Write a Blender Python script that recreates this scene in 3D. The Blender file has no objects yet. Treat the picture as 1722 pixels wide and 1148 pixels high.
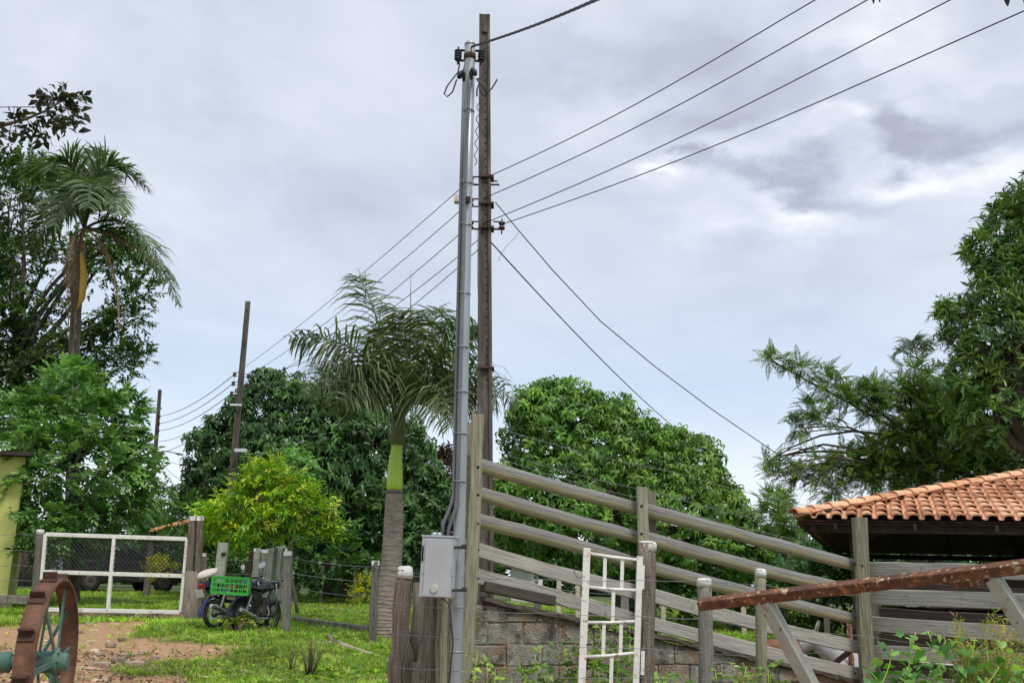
import bpy, math, random
import numpy as np
from mathutils import Vector, Matrix

scene = bpy.context.scene
random.seed(7)
rng = np.random.default_rng(11)
R = math.radians

# ------------------------------------------------------------------ camera
F_PX, W_PX, H_PX = 1700.0, 1722.0, 1148.0
PITCH, ROLL, EYE = R(13.6), 0.025, 1.47
cam_data = bpy.data.cameras.new('camera')
cam_data.sensor_width = 36.0
cam_data.lens = 36.0 * F_PX / W_PX
cam_data.clip_start = 0.05
cam_data.clip_end = 3000
cam = bpy.data.objects.new('camera', cam_data)
scene.collection.objects.link(cam)
CAM_M = Matrix.Translation((0, 0, EYE)) @ Matrix.Rotation(math.pi / 2 + PITCH, 4, 'X') @ Matrix.Rotation(ROLL, 4, 'Z')
cam.matrix_world = CAM_M
scene.camera = cam
CAM_R = CAM_M.to_3x3()

# ------------------------------------------------------------------ sun, exposure
SUN_EL, SUN_AZ = R(58), R(150)          # azimuth measured clockwise from +Y: behind the camera, to the right
sun_data = bpy.data.lights.new('sun', 'SUN')
sun_data.energy = 1.5
sun_data.angle = R(16)
sun_data.color = (1.0, 0.95, 0.88)
sun = bpy.data.objects.new('sun', sun_data)
scene.collection.objects.link(sun)
sd = Vector((math.sin(SUN_AZ) * math.cos(SUN_EL), math.cos(SUN_AZ) * math.cos(SUN_EL), math.sin(SUN_EL)))
sun.rotation_euler = sd.to_track_quat('Z', 'Y').to_euler()
scene.view_settings.view_transform = 'Standard'
scene.view_settings.look = 'None'
scene.view_settings.exposure = 0.75
scene.view_settings.gamma = 1.0
scene.view_settings.use_curve_mapping = False
scene.cycles.use_denoising = True
scene.cycles.max_bounces = 6
scene.cycles.diffuse_bounces = 3
scene.cycles.transmission_bounces = 4
scene.cycles.transparent_max_bounces = 8


def ray(px, py):
    v = Vector(((px - W_PX / 2) / F_PX, (H_PX / 2 - py) / F_PX, -1.0))
    return CAM_R @ v


def P(px, py, Y):
    """world point seen at photo pixel (px,py) at forward distance Y"""
    d = ray(px, py)
    t = Y / d.y
    return Vector((d.x * t, Y, EYE + d.z * t))


def PXM(Y):
    """metres per photo pixel at forward distance Y"""
    return Y / F_PX * 1.01


# ------------------------------------------------------------------ world: overcast sky
world = bpy.data.worlds.new('World')
scene.world = world
world.use_nodes = True
wn, wl = world.node_tree.nodes, world.node_tree.links
wn.clear()


def N(nodes, typ, **kw):
    n = nodes.new(typ)
    for k, v in kw.items():
        if k.startswith('i_'):
            key = k[2:]
            n.inputs[int(key) if key.isdigit() else key.replace('_', ' ')].default_value = v
        else:
            setattr(n, k, v)
    return n


def build_world():
    out = N(wn, 'ShaderNodeOutputWorld')
    bg = N(wn, 'ShaderNodeBackground', i_Strength=0.1)
    wl.new(bg.outputs[0], out.inputs[0])
    sky = N(wn, 'ShaderNodeTexSky', sky_type='NISHITA', sun_disc=False, sun_elevation=SUN_EL, sun_rotation=SUN_AZ, air_density=1.0, dust_density=2.0)
    tc = N(wn, 'ShaderNodeTexCoord')
    sep = N(wn, 'ShaderNodeSeparateXYZ')
    wl.new(tc.outputs['Generated'], sep.inputs[0])

    def M(op, a, b=None, clamp=False):
        n = N(wn, 'ShaderNodeMath', operation=op)
        n.use_clamp = clamp
        for i, x in enumerate((a, b)):
            if x is None:
                continue
            if isinstance(x, (int, float)):
                n.inputs[i].default_value = x
            else:
                wl.new(x, n.inputs[i])
        return n.outputs[0]
    zc = M('MAXIMUM', sep.outputs[2], 0.0)
    den = M('ADD', zc, 0.22)
    u = M('DIVIDE', sep.outputs[0], den)
    v = M('DIVIDE', sep.outputs[1], den)
    comb = N(wn, 'ShaderNodeCombineXYZ')
    wl.new(u, comb.inputs[0]); wl.new(v, comb.inputs[1])
    # domain-warped noise on the cloud layer
    n1 = N(wn, 'ShaderNodeTexNoise', i_Scale=1.5, i_Detail=8.0, i_Roughness=0.55, i_Distortion=0.35)
    wl.new(comb.outputs[0], n1.inputs['Vector'])
    n2 = N(wn, 'ShaderNodeTexNoise', i_Scale=4.2, i_Detail=9.0, i_Roughness=0.58, i_Distortion=0.5)
    wl.new(comb.outputs[0], n2.inputs['Vector'])
    warp = N(wn, 'ShaderNodeTexNoise', i_Scale=3.0, i_Detail=6.0, i_Roughness=0.6)
    wl.new(comb.outputs[0], warp.inputs['Vector'])
    wsub = N(wn, 'ShaderNodeVectorMath', operation='SUBTRACT')
    wl.new(warp.outputs['Color'], wsub.inputs[0]); wsub.inputs[1].default_value = (0.5, 0.5, 0.5)
    wsc = N(wn, 'ShaderNodeVectorMath', operation='SCALE')
    wl.new(wsub.outputs[0], wsc.inputs[0]); wsc.inputs['Scale'].default_value = 0.55
    wadd = N(wn, 'ShaderNodeVectorMath', operation='ADD')
    wl.new(comb.outputs[0], wadd.inputs[0]); wl.new(wsc.outputs[0], wadd.inputs[1])
    wsep = N(wn, 'ShaderNodeSeparateXYZ')
    wl.new(wadd.outputs[0], wsep.inputs[0])

    def patch(px, py, rx, ry):
        """soft cloud bank on the layer, centred where it stands in the sky"""
        def uv(a, b):
            d = ray(a, b).normalized()
            return d.x / (max(d.z, 0) + .22), d.y / (max(d.z, 0) + .22)
        cu, cv = uv(px, py)
        su = abs(uv(px + rx, py)[0] - uv(px - rx, py)[0]) / 2
        sv = abs(uv(px, py + ry)[1] - uv(px, py - ry)[1]) / 2
        a = M('DIVIDE', M('SUBTRACT', wsep.outputs[0], cu), su)
        b = M('DIVIDE', M('SUBTRACT', wsep.outputs[1], cv), sv)
        r2 = M('ADD', M('MULTIPLY', a, a), M('MULTIPLY', b, b))
        return M('POWER', 2.718, M('MULTIPLY', r2, -1.0))
    dark = None
    for px, py, rx, ry, s in ((1570, 245, 130, 42, .8), (1340, 318, 105, 30, .85), (1190, 278, 70, 18, .8), (1330, 140, 140, 40, .42),
                              (1080, 60, 190, 60, .5), (1250, 190, 90, 25, .4), (1640, 170, 90, 25, .35), (1470, 355, 90, 30, .4), (1120, 190, 80, 40, .35), (700, 90, 240, 80, .08), (560, 330, 260, 120, .2),
                              (1050, 480, 300, 80, .16), (900, 330, 150, 90, .12)):
        p = M('MULTIPLY', patch(px, py, rx, ry), s)
        dark = p if dark is None else M('ADD', dark, p)
    lit = None
    for px, py, rx, ry, s in ((1430, 235, 70, 22, 1.0), (1270, 265, 90, 25, .7), (1120, 312, 80, 22, 1.0), (1290, 365, 150, 30, 1.0), (1650, 320, 80, 30, .6), (1530, 310, 80, 30, .8), (1440, 90, 160, 60, .4),
                              (1560, 170, 120, 30, .4), (950, 170, 120, 80, .25), (200, 70, 260, 120, .15), (1560, 110, 200, 60, .35)):
        p = M('MULTIPLY', patch(px, py, rx, ry), s)
        lit = p if lit is None else M('ADD', lit, p)
    # brightness of the cloud sheet
    base = M('ADD', M('MULTIPLY', M('SUBTRACT', n1.outputs[0], 0.5), 0.62), 0.565)
    base = M('ADD', base, M('MULTIPLY', M('SUBTRACT', n2.outputs[0], 0.5), 0.38))
    nz = M('ADD', M('MULTIPLY', M('SUBTRACT', n2.outputs[0], 0.5), 2.4), 1.0)
    base = M('SUBTRACT', base, M('MULTIPLY', M('MULTIPLY', dark, nz), 0.37))
    base = M('ADD', base, M('MULTIPLY', M('MULTIPLY', lit, nz), 0.30), True)
    ramp = N(wn, 'ShaderNodeValToRGB')
    wl.new(base, ramp.inputs[0])
    el = ramp.color_ramp.elements
    el[0].position = 0.0; el[0].color = (0.32, 0.355, 0.43, 1)
    el[1].position = 1.0; el[1].color = (1.0, 1.0, 1.0, 1)
    for pos, c in ((0.3, (0.40, 0.435, 0.52, 1)), (0.52, (0.58, 0.632, 0.728, 1)), (0.72, (0.73, 0.77, 0.845, 1))):
        e = el.new(pos); e.color = c
    sc10 = N(wn, 'ShaderNodeVectorMath', operation='SCALE')
    wl.new(ramp.outputs[0], sc10.inputs[0]); sc10.inputs['Scale'].default_value = 7.0
    # thinner, bluer veil lower down
    low = N(wn, 'ShaderNodeMapRange', interpolation_type='SMOOTHSTEP')
    wl.new(sep.outputs[2], low.inputs[0])
    low.inputs[1].default_value = 0.42; low.inputs[2].default_value = 0.12
    low.inputs[3].default_value = 0.0; low.inputs[4].default_value = 1.0
    veil = N(wn, 'ShaderNodeMix', data_type='RGBA')
    wl.new(M('MULTIPLY', low.outputs[0], 0.72), veil.inputs[0])
    wl.new(sc10.outputs[0], veil.inputs[6])
    grad = N(wn, 'ShaderNodeValToRGB')
    wl.new(sep.outputs[2], grad.inputs[0])
    g = grad.color_ramp.elements
    g[0].position = 0.0; g[0].color = (0.86, 0.90, 0.94, 1)
    g[1].position = 0.45; g[1].color = (0.60, 0.655, 0.74, 1)
    for pos, c in ((0.10, (0.78, 0.855, 0.93, 1)), (0.19, (0.50, 0.63, 0.80, 1)), (0.30, (0.52, 0.62, 0.765, 1))):
        e = g.new(pos); e.color = c
    g10 = N(wn, 'ShaderNodeVectorMath', operation='SCALE')
    wl.new(grad.outputs[0], g10.inputs[0]); g10.inputs['Scale'].default_value = 7.4
    wl.new(g10.outputs[0], veil.inputs[7])
    # the clear sky above shows faintly through
    mix = N(wn, 'ShaderNodeMix', data_type='RGBA')
    mix.inputs[0].default_value = 0.94
    wl.new(sky.outputs[0], mix.inputs[6]); wl.new(veil.outputs[2], mix.inputs[7])
    wl.new(mix.outputs[2], bg.inputs[0])


build_world()

# ------------------------------------------------------------------ object helpers
COL = scene.collection


def tag(o, label=None, cat=None, group=None, kind=None):
    if label: o['label'] = label
    if cat: o['category'] = cat
    if group: o['group'] = group
    if kind: o['kind'] = kind
    return o


def thing(name, label, cat, loc=(0, 0, 0), group=None, kind=None):
    o = bpy.data.objects.new(name, None)
    o.empty_display_size = 0.2
    COL.objects.link(o)
    o.location = loc
    return tag(o, label, cat, group, kind)


def root_loc(o):
    while o is not None and o.parent is not None:
        o = o.parent
    return Vector(o.location) if o is not None else Vector((0, 0, 0))


class MB:
    """collects shapes in world coordinates; build() links them as one mesh object"""
    def __init__(self):
        self.v, self.f, self.uv = [], [], []
        self.sm = []

    def face(self, pts, uvs=None, smooth=False):
        i = len(self.v)
        self.v.extend([tuple(p) for p in pts])
        self.f.append(tuple(range(i, i + len(pts))))
        self.uv.extend(uvs or [(0, 0)] * len(pts))
        self.sm.append(smooth)
        return self

    def box(self, c, size, rot=None, taper=1.0):
        """box centred at c; rot a 3x3; UV u runs along the longest side"""
        sx, sy, sz = [s / 2 for s in size]
        rot = rot or Matrix.Identity(3)
        c = Vector(c)
        cs = []
        for z in (-1, 1):
            k = taper if z > 0 else 1.0
            for y in (-1, 1):
                for x in (-1, 1):
                    cs.append(c + rot @ Vector((x * sx * k, y * sy * k, z * sz)))
        ax = max(range(3), key=lambda i: size[i])
        loc = [Vector((x * sx, y * sy, z * sz)) for z in (-1, 1) for y in (-1, 1) for x in (-1, 1)]
        ru, rv = random.random() * 5, random.random() * 5
        for k, q in enumerate(((0, 2, 3, 1), (4, 5, 7, 6), (0, 1, 5, 4), (2, 6, 7, 3), (0, 4, 6, 2), (1, 3, 7, 5))):
            others = [i for i in range(3) if i != ax]
            uvs = [(loc[j][ax] + ru, loc[j][others[0]] + loc[j][others[1]] * .83 + rv + k * .37) for j in q]
            self.face([cs[j] for j in q], uvs)
        return self

    def bar(self, a, b, w, h, up=(0, 0, 1), taper=1.0):
        """rectangular bar from a to b, w across, h along up"""
        a, b = Vector(a), Vector(b)
        d = (b - a)
        L = d.length
        z = d / L
        upv = Vector(up)
        if abs(z.dot(upv)) > .98:
            upv = Vector((0, 1, 0))
        x = upv.cross(z).normalized()
        y = z.cross(x)
        rot = Matrix((x, y, z)).transposed()
        return self.box((a + b) / 2, (w, h, L), rot, taper)

    def rough_bar(self, a, b, w, h, up=(0, 0, 1), K=9, j=.005, bow=.012):
        """sawn or split timber: rectangular section that wanders, bows and varies along its length"""
        a, b = Vector(a), Vector(b)
        z = (b - a).normalized()
        upv = Vector(up)
        if abs(z.dot(upv)) > .98:
            upv = Vector((0, 1, 0))
        x = upv.cross(z).normalized(); y = z.cross(x)
        L = (b - a).length
        bo = (x * random.uniform(-1, 1) + y * random.uniform(-1, 1)) * bow
        ru, rv = random.random() * 9, random.random() * 9
        rings = []
        for i in range(K + 1):
            t = i / K
            c = a.lerp(b, t) + bo * math.sin(math.pi * t)
            ww, hh = w / 2 * (1 + random.uniform(-.04, .04)), h / 2 * (1 + random.uniform(-.05, .05))
            ch = min(ww, hh) * .22
            pr = [(-ww, -hh + ch), (-ww + ch, -hh), (ww - ch, -hh), (ww, -hh + ch), (ww, hh - ch), (ww - ch, hh), (-ww + ch, hh), (-ww, hh - ch)]
            rings.append([c + x * (p + random.uniform(-j, j)) + y * (q + random.uniform(-j, j)) for p, q in pr])
        per = [0, .2 * w, w, w + .2 * h, w + h, w + h + .2 * w, 2 * w + h, 2 * w + 1.2 * h, 2 * w + 2 * h]
        for i in range(K):
            for k in range(8):
                k2 = (k + 1) % 8
                u0, u1 = ru + L * i / K, ru + L * (i + 1) / K
                self.face([rings[i][k], rings[i][k2], rings[i + 1][k2], rings[i + 1][k]], [(u0, rv + per[k]), (u0, rv + per[k + 1]), (u1, rv + per[k + 1]), (u1, rv + per[k])])
        self.face(list(reversed(rings[0])), [(ru, rv + k * .01) for k in range(8)]); self.face(rings[K], [(ru, rv + k * .01) for k in range(8)])
        return self

    def tube(self, pts, rad, n=8, caps=True, wob=0.0, smooth=True, flat=1.0):
        pts = [Vector(p) for p in pts]
        m = len(pts)
        if not hasattr(rad, '__len__'):
            rad = [rad] * m
        t0 = (pts[1] - pts[0]).normalized()
        ref = Vector((0, 0, 1)) if abs(t0.z) < .9 else Vector((0, 1, 0))
        x = ref.cross(t0).normalized()
        base = len(self.v)
        L = random.random() * 7
        us = []
        for i in range(m):
            t = ((pts[min(i + 1, m - 1)] - pts[max(i - 1, 0)])).normalized()
            x = (x - t * x.dot(t)).normalized()
            y = t.cross(x)
            if i:
                L += (pts[i] - pts[i - 1]).length
            us.append(L)
            for k in range(n):
                a = 2 * math.pi * k / n
                rr = rad[i] * (1 + (random.random() - .5) * wob)
                self.v.append(tuple(pts[i] + x * (math.cos(a) * rr) + y * (math.sin(a) * rr * flat)))
        circ = 2 * math.pi * max(rad)
        for i in range(m - 1):
            for k in range(n):
                k2 = (k + 1) % n
                self.f.append((base + i * n + k, base + i * n + k2, base + (i + 1) * n + k2, base + (i + 1) * n + k))
                v0, v1 = k / n * circ, (k + 1) / n * circ
                self.uv.extend([(us[i], v0), (us[i], v1), (us[i + 1], v1), (us[i + 1], v0)])
                self.sm.append(smooth)
        if caps:
            self.f.append(tuple(base + k for k in reversed(range(n))))
            self.uv.extend([(0, k * .01) for k in range(n)]); self.sm.append(False)
            self.f.append(tuple(base + (m - 1) * n + k for k in range(n)))
            self.uv.extend([(0, k * .01) for k in range(n)]); self.sm.append(False)
        return self

    def lathe(self, c, axis, prof, n=16, smooth=True):
        """prof: list of (radius, height along axis)"""
        c, axis = Vector(c), Vector(axis).normalized()
        ref = Vector((0, 0, 1)) if abs(axis.z) < .9 else Vector((1, 0, 0))
        x = ref.cross(axis).normalized()
        y = axis.cross(x)
        base = len(self.v)
        for r, h in prof:
            for k in range(n):
                a = 2 * math.pi * k / n
                self.v.append(tuple(c + axis * h + x * math.cos(a) * r + y * math.sin(a) * r))
        for i in range(len(prof) - 1):
            for k in range(n):
                k2 = (k + 1) % n
                self.f.append((base + i * n + k, base + i * n + k2, base + (i + 1) * n + k2, base + (i + 1) * n + k))
                self.uv.extend([(prof[i][1], k / n), (prof[i][1], (k + 1) / n), (prof[i + 1][1], (k + 1) / n), (prof[i + 1][1], k / n)])
                self.sm.append(smooth)
        self.f.append(tuple(base + k for k in reversed(range(n)))); self.uv.extend([(0, 0)] * n); self.sm.append(False)
        self.f.append(tuple(base + (len(prof) - 1) * n + k for k in range(n))); self.uv.extend([(0, 0)] * n); self.sm.append(False)
        return self

    def prism(self, outline, a, b):
        """outline: world points of one end; extruded by vector b-a"""
        off = Vector(b) - Vector(a)
        o1 = [Vector(p) for p in outline]
        o2 = [p + off for p in o1]
        self.face(list(reversed(o1)), [(p.x, p.z) for p in reversed(o1)])
        self.face(o2, [(p.x, p.z) for p in o2])
        n = len(o1)
        for i in range(n):
            j = (i + 1) % n
            self.face([o1[i], o1[j], o2[j], o2[i]], [(0, i), (0, j), (1, j), (1, i)])
        return self

    def build(self, name, material, parent=None, bevel=0.0, world_space=True):
        off = root_loc(parent) if (parent is not None and world_space) else Vector((0, 0, 0))
        me = bpy.data.meshes.new(name)
        vs = [(x - off.x, y - off.y, z - off.z) for x, y, z in self.v]
        me.from_pydata(vs, [], self.f)
        uvl = me.uv_layers.new(name='UVMap')
        uvl.data.foreach_set('uv', np.array(self.uv, dtype=np.float32).ravel())
        me.polygons.foreach_set('use_smooth', np.array(self.sm, dtype=bool))
        me.materials.append(material)
        me.update()
        o = bpy.data.objects.new(name, me)
        COL.objects.link(o)
        o.parent = parent
        if bevel:
            weld = o.modifiers.new('weld', 'WELD'); weld.merge_threshold = 0.0005
            b = o.modifiers.new('bevel', 'BEVEL'); b.width = bevel; b.segments = 2; b.limit_method = 'ANGLE'
        return o


def np_mesh(name, V, Fq, material, parent=None, tint=None, smooth=False, world_space=True):
    """fast quad mesh from arrays; tint: per-vertex RGB"""
    off = np.array(root_loc(parent)) if (parent is not None and world_space) else np.zeros(3)
    V = (np.asarray(V, dtype=np.float64) - off).astype(np.float32)
    Fq = np.asarray(Fq, dtype=np.int32)
    me = bpy.data.meshes.new(name)
    me.vertices.add(len(V)); me.vertices.foreach_set('co', V.ravel())
    nf = len(Fq)
    me.loops.add(nf * 4); me.loops.foreach_set('vertex_index', Fq.ravel())
    me.polygons.add(nf)
    me.polygons.foreach_set('loop_start', np.arange(0, nf * 4, 4, dtype=np.int32))
    me.polygons.foreach_set('use_smooth', np.full(nf, smooth, dtype=bool))
    if tint is not None:
        at = me.attributes.new('tint', 'FLOAT_COLOR', 'POINT')
        c = np.ones((len(V), 4), dtype=np.float32); c[:, :3] = tint
        at.data.foreach_set('color', c.ravel())
    me.materials.append(material)
    me.update(calc_edges=True)
    o = bpy.data.objects.new(name, me)
    COL.objects.link(o)
    o.parent = parent
    return o


# ------------------------------------------------------------------ materials
def new_mat(name):
    m = bpy.data.materials.new(name)
    m.use_nodes = True
    nt = m.node_tree
    nt.nodes.clear()
    out = nt.nodes.new('ShaderNodeOutputMaterial')
    bs = nt.nodes.new('ShaderNodeBsdfPrincipled')
    nt.links.new(bs.outputs[0], out.inputs[0])
    return m, nt.nodes, nt.links, bs, out


def ramp_node(nodes, stops):
    r = nodes.new('ShaderNodeValToRGB')
    e = r.color_ramp.elements
    e[0].position, e[0].color = stops[0][0], (*stops[0][1], 1)
    e[1].position, e[1].color = stops[-1][0], (*stops[-1][1], 1)
    for p, c in stops[1:-1]:
        x = e.new(p); x.color = (*c, 1)
    return r


def surf(name, stops, scale=8.0, rough=.8, metal=0.0, bump=.3, coords='Object', stretch=(1, 1, 1), detail=6.0, rand=0.0, spec=.5, dirt=None, bdist=.01, fine=None):
    """noise-driven surface: colour ramp over stretched noise; dirt=(scale, lo, hi, colour) adds blotches of another colour; rand varies per object"""
    m, n, l, bs, out = new_mat(name)
    tc = n.new('ShaderNodeTexCoord')
    mp = n.new('ShaderNodeMapping'); mp.inputs['Scale'].default_value = stretch
    l.new(tc.outputs[coords], mp.inputs[0])
    no = N(n, 'ShaderNodeTexNoise', i_Scale=scale, i_Detail=detail, i_Roughness=.62)
    l.new(mp.outputs[0], no.inputs['Vector'])
    rp = ramp_node(n, stops)
    fac = no.outputs[0]
    oi = n.new('ShaderNodeObjectInfo')
    if rand:
        ma = N(n, 'ShaderNodeMath', operation='MULTIPLY_ADD'); ma.inputs[1].default_value = rand; ma.inputs[2].default_value = -rand / 2
        l.new(oi.outputs['Random'], ma.inputs[0])
        ad = N(n, 'ShaderNodeMath', operation='ADD'); l.new(ma.outputs[0], ad.inputs[0]); l.new(fac, ad.inputs[1])
        fac = ad.outputs[0]
        add = N(n, 'ShaderNodeVectorMath', operation='ADD')
        cx = n.new('ShaderNodeCombineXYZ')
        mu = N(n, 'ShaderNodeMath', operation='MULTIPLY'); mu.inputs[1].default_value = 37.0
        l.new(oi.outputs['Random'], mu.inputs[0]); l.new(mu.outputs[0], cx.inputs[0]); l.new(mu.outputs[0], cx.inputs[1])
        l.new(mp.outputs[0], add.inputs[0]); l.new(cx.outputs[0], add.inputs[1])
        l.new(add.outputs[0], no.inputs['Vector'])
    l.new(fac, rp.inputs[0])
    col = rp.outputs[0]
    for d in (dirt if isinstance(dirt, list) else [dirt] if dirt else []):
        dn = N(n, 'ShaderNodeTexNoise', i_Scale=d[0], i_Detail=7.0, i_Roughness=.68)
        vsrc = tc.outputs[coords]
        if rand:
            ad2 = N(n, 'ShaderNodeVectorMath', operation='ADD'); l.new(vsrc, ad2.inputs[0]); l.new(cx.outputs[0], ad2.inputs[1]); vsrc = ad2.outputs[0]
        l.new(vsrc, dn.inputs['Vector'])
        mr = n.new('ShaderNodeMapRange'); mr.inputs[1].default_value = d[1]; mr.inputs[2].default_value = d[2]
        l.new(dn.outputs[0], mr.inputs[0])
        mx = N(n, 'ShaderNodeMix', data_type='RGBA')
        l.new(mr.outputs[0], mx.inputs[0]); l.new(col, mx.inputs[6]); mx.inputs[7].default_value = (*d[3], 1)
        col = mx.outputs[2]
    l.new(col, bs.inputs['Base Color'])
    bs.inputs['Roughness'].default_value = rough
    bs.inputs['Metallic'].default_value = metal
    bs.inputs['Specular IOR Level'].default_value = spec
    if bump:
        bp = N(n, 'ShaderNodeBump', i_Strength=bump, i_Distance=bdist)
        src = no.outputs[0]
        if fine:
            n3 = N(n, 'ShaderNodeTexNoise', i_Scale=fine, i_Detail=4.0, i_Roughness=.6)
            l.new(tc.outputs[coords], n3.inputs['Vector'])
            a3 = N(n, 'ShaderNodeMath', operation='ADD'); l.new(src, a3.inputs[0]); l.new(n3.outputs[0], a3.inputs[1]); src = a3.outputs[0]
        l.new(src, bp.inputs['Height'])
        l.new(bp.outputs[0], bs.inputs['Normal'])
    return m


def leaf_mat(name, rough=.42, trans=.35, spec=.4, tgain=(1.25, 1.35, .55)):
    m, n, l, bs, out = new_mat(name)
    at = n.new('ShaderNodeAttribute'); at.attribute_name = 'tint'
    ge = n.new('ShaderNodeNewGeometry')
    no = N(n, 'ShaderNodeTexNoise', i_Scale=1.1, i_Detail=3.0)
    l.new(ge.outputs['Position'], no.inputs['Vector'])
    mr = n.new('ShaderNodeMapRange'); mr.inputs[1].default_value = .25; mr.inputs[2].default_value = .75; mr.inputs[3].default_value = .70; mr.inputs[4].default_value = 1.85
    l.new(no.outputs[0], mr.inputs[0])
    vs = N(n, 'ShaderNodeVectorMath', operation='SCALE')
    l.new(at.outputs['Color'], vs.inputs[0]); l.new(mr.outputs[0], vs.inputs['Scale'])
    l.new(vs.outputs[0], bs.inputs['Base Color'])
    bs.inputs['Roughness'].default_value = rough
    bs.inputs['Specular IOR Level'].default_value = spec
    tr = n.new('ShaderNodeBsdfTranslucent')
    vm = N(n, 'ShaderNodeVectorMath', operation='MULTIPLY'); vm.inputs[1].default_value = tgain
    l.new(vs.outputs[0], vm.inputs[0]); l.new(vm.outputs[0], tr.inputs[0])
    mx = n.new('ShaderNodeMixShader'); mx.inputs[0].default_value = trans
    l.new(bs.outputs[0], mx.inputs[1]); l.new(tr.outputs[0], mx.inputs[2])
    l.new(mx.outputs[0], out.inputs[0])
    return m


def paint(name, col, rough=.45, metal=0.0, wear=None, bump=.05):
    c2 = tuple(x * .8 for x in col)
    return surf(name, [(.3, c2), (.7, col)], scale=6, rough=rough, metal=metal, bump=bump, dirt=wear)


M_ = {}
M_['leaf'] = leaf_mat('leaf')
M_['leaf_shiny'] = leaf_mat('leaf_glossy', rough=.38, trans=.3)
M_['leaf_dry'] = leaf_mat('leaf_dry', rough=.8, trans=.2, tgain=(1.1, 1.0, .8))
M_['grass'] = leaf_mat('grass_blade', rough=.6, trans=.4)
M_['bark'] = surf('bark', [(.3, (.045, .035, .028)), (.7, (.16, .13, .105))], scale=14, stretch=(1, 1, .25), rough=.9, bump=.8, bdist=.03)
M_['twig'] = surf('twig_bark', [(.3, (.06, .045, .035)), (.7, (.17, .13, .10))], scale=20, rough=.9, bump=.3)
M_['galv'] = surf('galvanised_steel', [(.3, (.27, .30, .315)), (.7, (.40, .43, .445))], scale=11, rough=.45, metal=.55, bump=.06, stretch=(1, 1, .12), dirt=(3.0, .58, .8, (.36, .42, .44)))
M_['conduit'] = surf('grey_conduit', [(.3, (.105, .112, .125)), (.7, (.17, .18, .19))], scale=7, rough=.5, bump=.04, stretch=(1, 1, .2))
M_['concrete_pole'] = surf('weathered_concrete', [(.28, (.045, .036, .030)), (.5, (.105, .085, .070)), (.72, (.19, .165, .14))], scale=5, rough=.95, bump=.6, stretch=(2.2, 2.2, .35), bdist=.01, fine=60, dirt=(2.2, .56, .72, (.045, .042, .036)))
M_['dark_hole'] = surf('dark_recess', [(.3, (.008, .007, .006)), (.7, (.02, .018, .016))], rough=1, bump=0)
M_['black_cable'] = surf('black_cable', [(.3, (.012, .012, .013)), (.7, (.03, .03, .032))], rough=.6, bump=0)
M_['alu_wire'] = surf('weathered_wire', [(.3, (.05, .05, .055)), (.7, (.10, .10, .11))], rough=.6, metal=.3, bump=0)
M_['grey_wire'] = surf('zinc_wire', [(.3, (.16, .165, .17)), (.7, (.27, .275, .28))], rough=.55, metal=.4, bump=0)
M_['ceramic'] = surf('brown_insulator', [(.3, (.05, .018, .014)), (.7, (.10, .035, .025))], rough=.25, bump=0)
M_['rust_iron'] = surf('rust_iron', [(.3, (.035, .018, .013)), (.7, (.10, .045, .027))], scale=16, rough=.85, bump=.3, dirt=(5, .55, .7, (.05, .03, .025)))
M_['box_grey'] = surf('meter_box_paint', [(.3, (.36, .38, .40)), (.7, (.44, .46, .48))], scale=4, rough=.55, bump=.03, dirt=[(3.5, .55, .85, (.27, .27, .255)), (14, .62, .72, (.25, .23, .20))])
M_['lichen_post'] = surf('treated_post', [(.25, (.115, .105, .065)), (.5, (.25, .235, .16)), (.75, (.38, .365, .27))], scale=5, coords='UV', stretch=(.7, 9, 1), rough=.9, bump=.5, rand=.25, fine=70, dirt=[(9, .57, .75, (.15, .17, .09)), (4, .63, .7, (.07, .06, .045))])
M_['rail_wood'] = surf('weathered_rail', [(.25, (.11, .10, .088)), (.42, (.26, .245, .215)), (.6, (.38, .36, .315)), (.8, (.48, .455, .40))], scale=4, coords='UV', stretch=(.55, 16, 1), rough=.9, bump=.6, rand=.2, fine=60, dirt=[(5, .6, .7, (.14, .13, .09)), (14, .68, .74, (.05, .045, .04))])
M_['log_round'] = surf('barked_log', [(.25, (.13, .105, .05)), (.5, (.27, .23, .125)), (.75, (.39, .34, .21))], scale=5, coords='UV', stretch=(.8, 8, 1), rough=.9, bump=.5, rand=.2, fine=60, dirt=[(6, .58, .7, (.17, .17, .085)), (12, .64, .72, (.09, .055, .03))])
M_['stump_wood'] = surf('old_fence_wood', [(.25, (.045, .033, .025)), (.42, (.15, .118, .09)), (.6, (.29, .245, .195)), (.8, (.43, .385, .325))], scale=4.5, coords='UV', stretch=(.6, 14, 1), rough=.95, bump=1.0, bdist=.02, rand=.2, fine=50, dirt=(7, .60, .7, (.03, .024, .02)))
M_['old_post'] = surf('grey_weathered_post', [(.25, (.06, .052, .045)), (.5, (.17, .155, .135)), (.75, (.33, .31, .28))], scale=5, coords='UV', stretch=(.6, 14, 1), rough=.95, bump=.8, rand=.25, fine=50, dirt=(8, .6, .68, (.035, .03, .027)))
M_['brown_plank'] = surf('brown_plank', [(.3, (.045, .033, .026)), (.7, (.115, .09, .072))], scale=4, coords='UV', stretch=(.6, 12, 1), rough=.9, bump=.4, rand=.2)
M_['white_cap'] = surf('white_lime_paint', [(.25, (.50, .48, .45)), (.6, (.78, .77, .74))], scale=16, rough=.85, bump=.3, dirt=(14, .58, .72, (.30, .27, .23)))
M_['white_gate'] = surf('white_gate_paint', [(.3, (.70, .69, .65)), (.7, (.82, .81, .78))], scale=8, rough=.5, bump=.1, dirt=[(5, .55, .8, (.52, .49, .43)), (13, .59, .66, (.30, .15, .07)), (40, .62, .66, (.16, .07, .035))])
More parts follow.
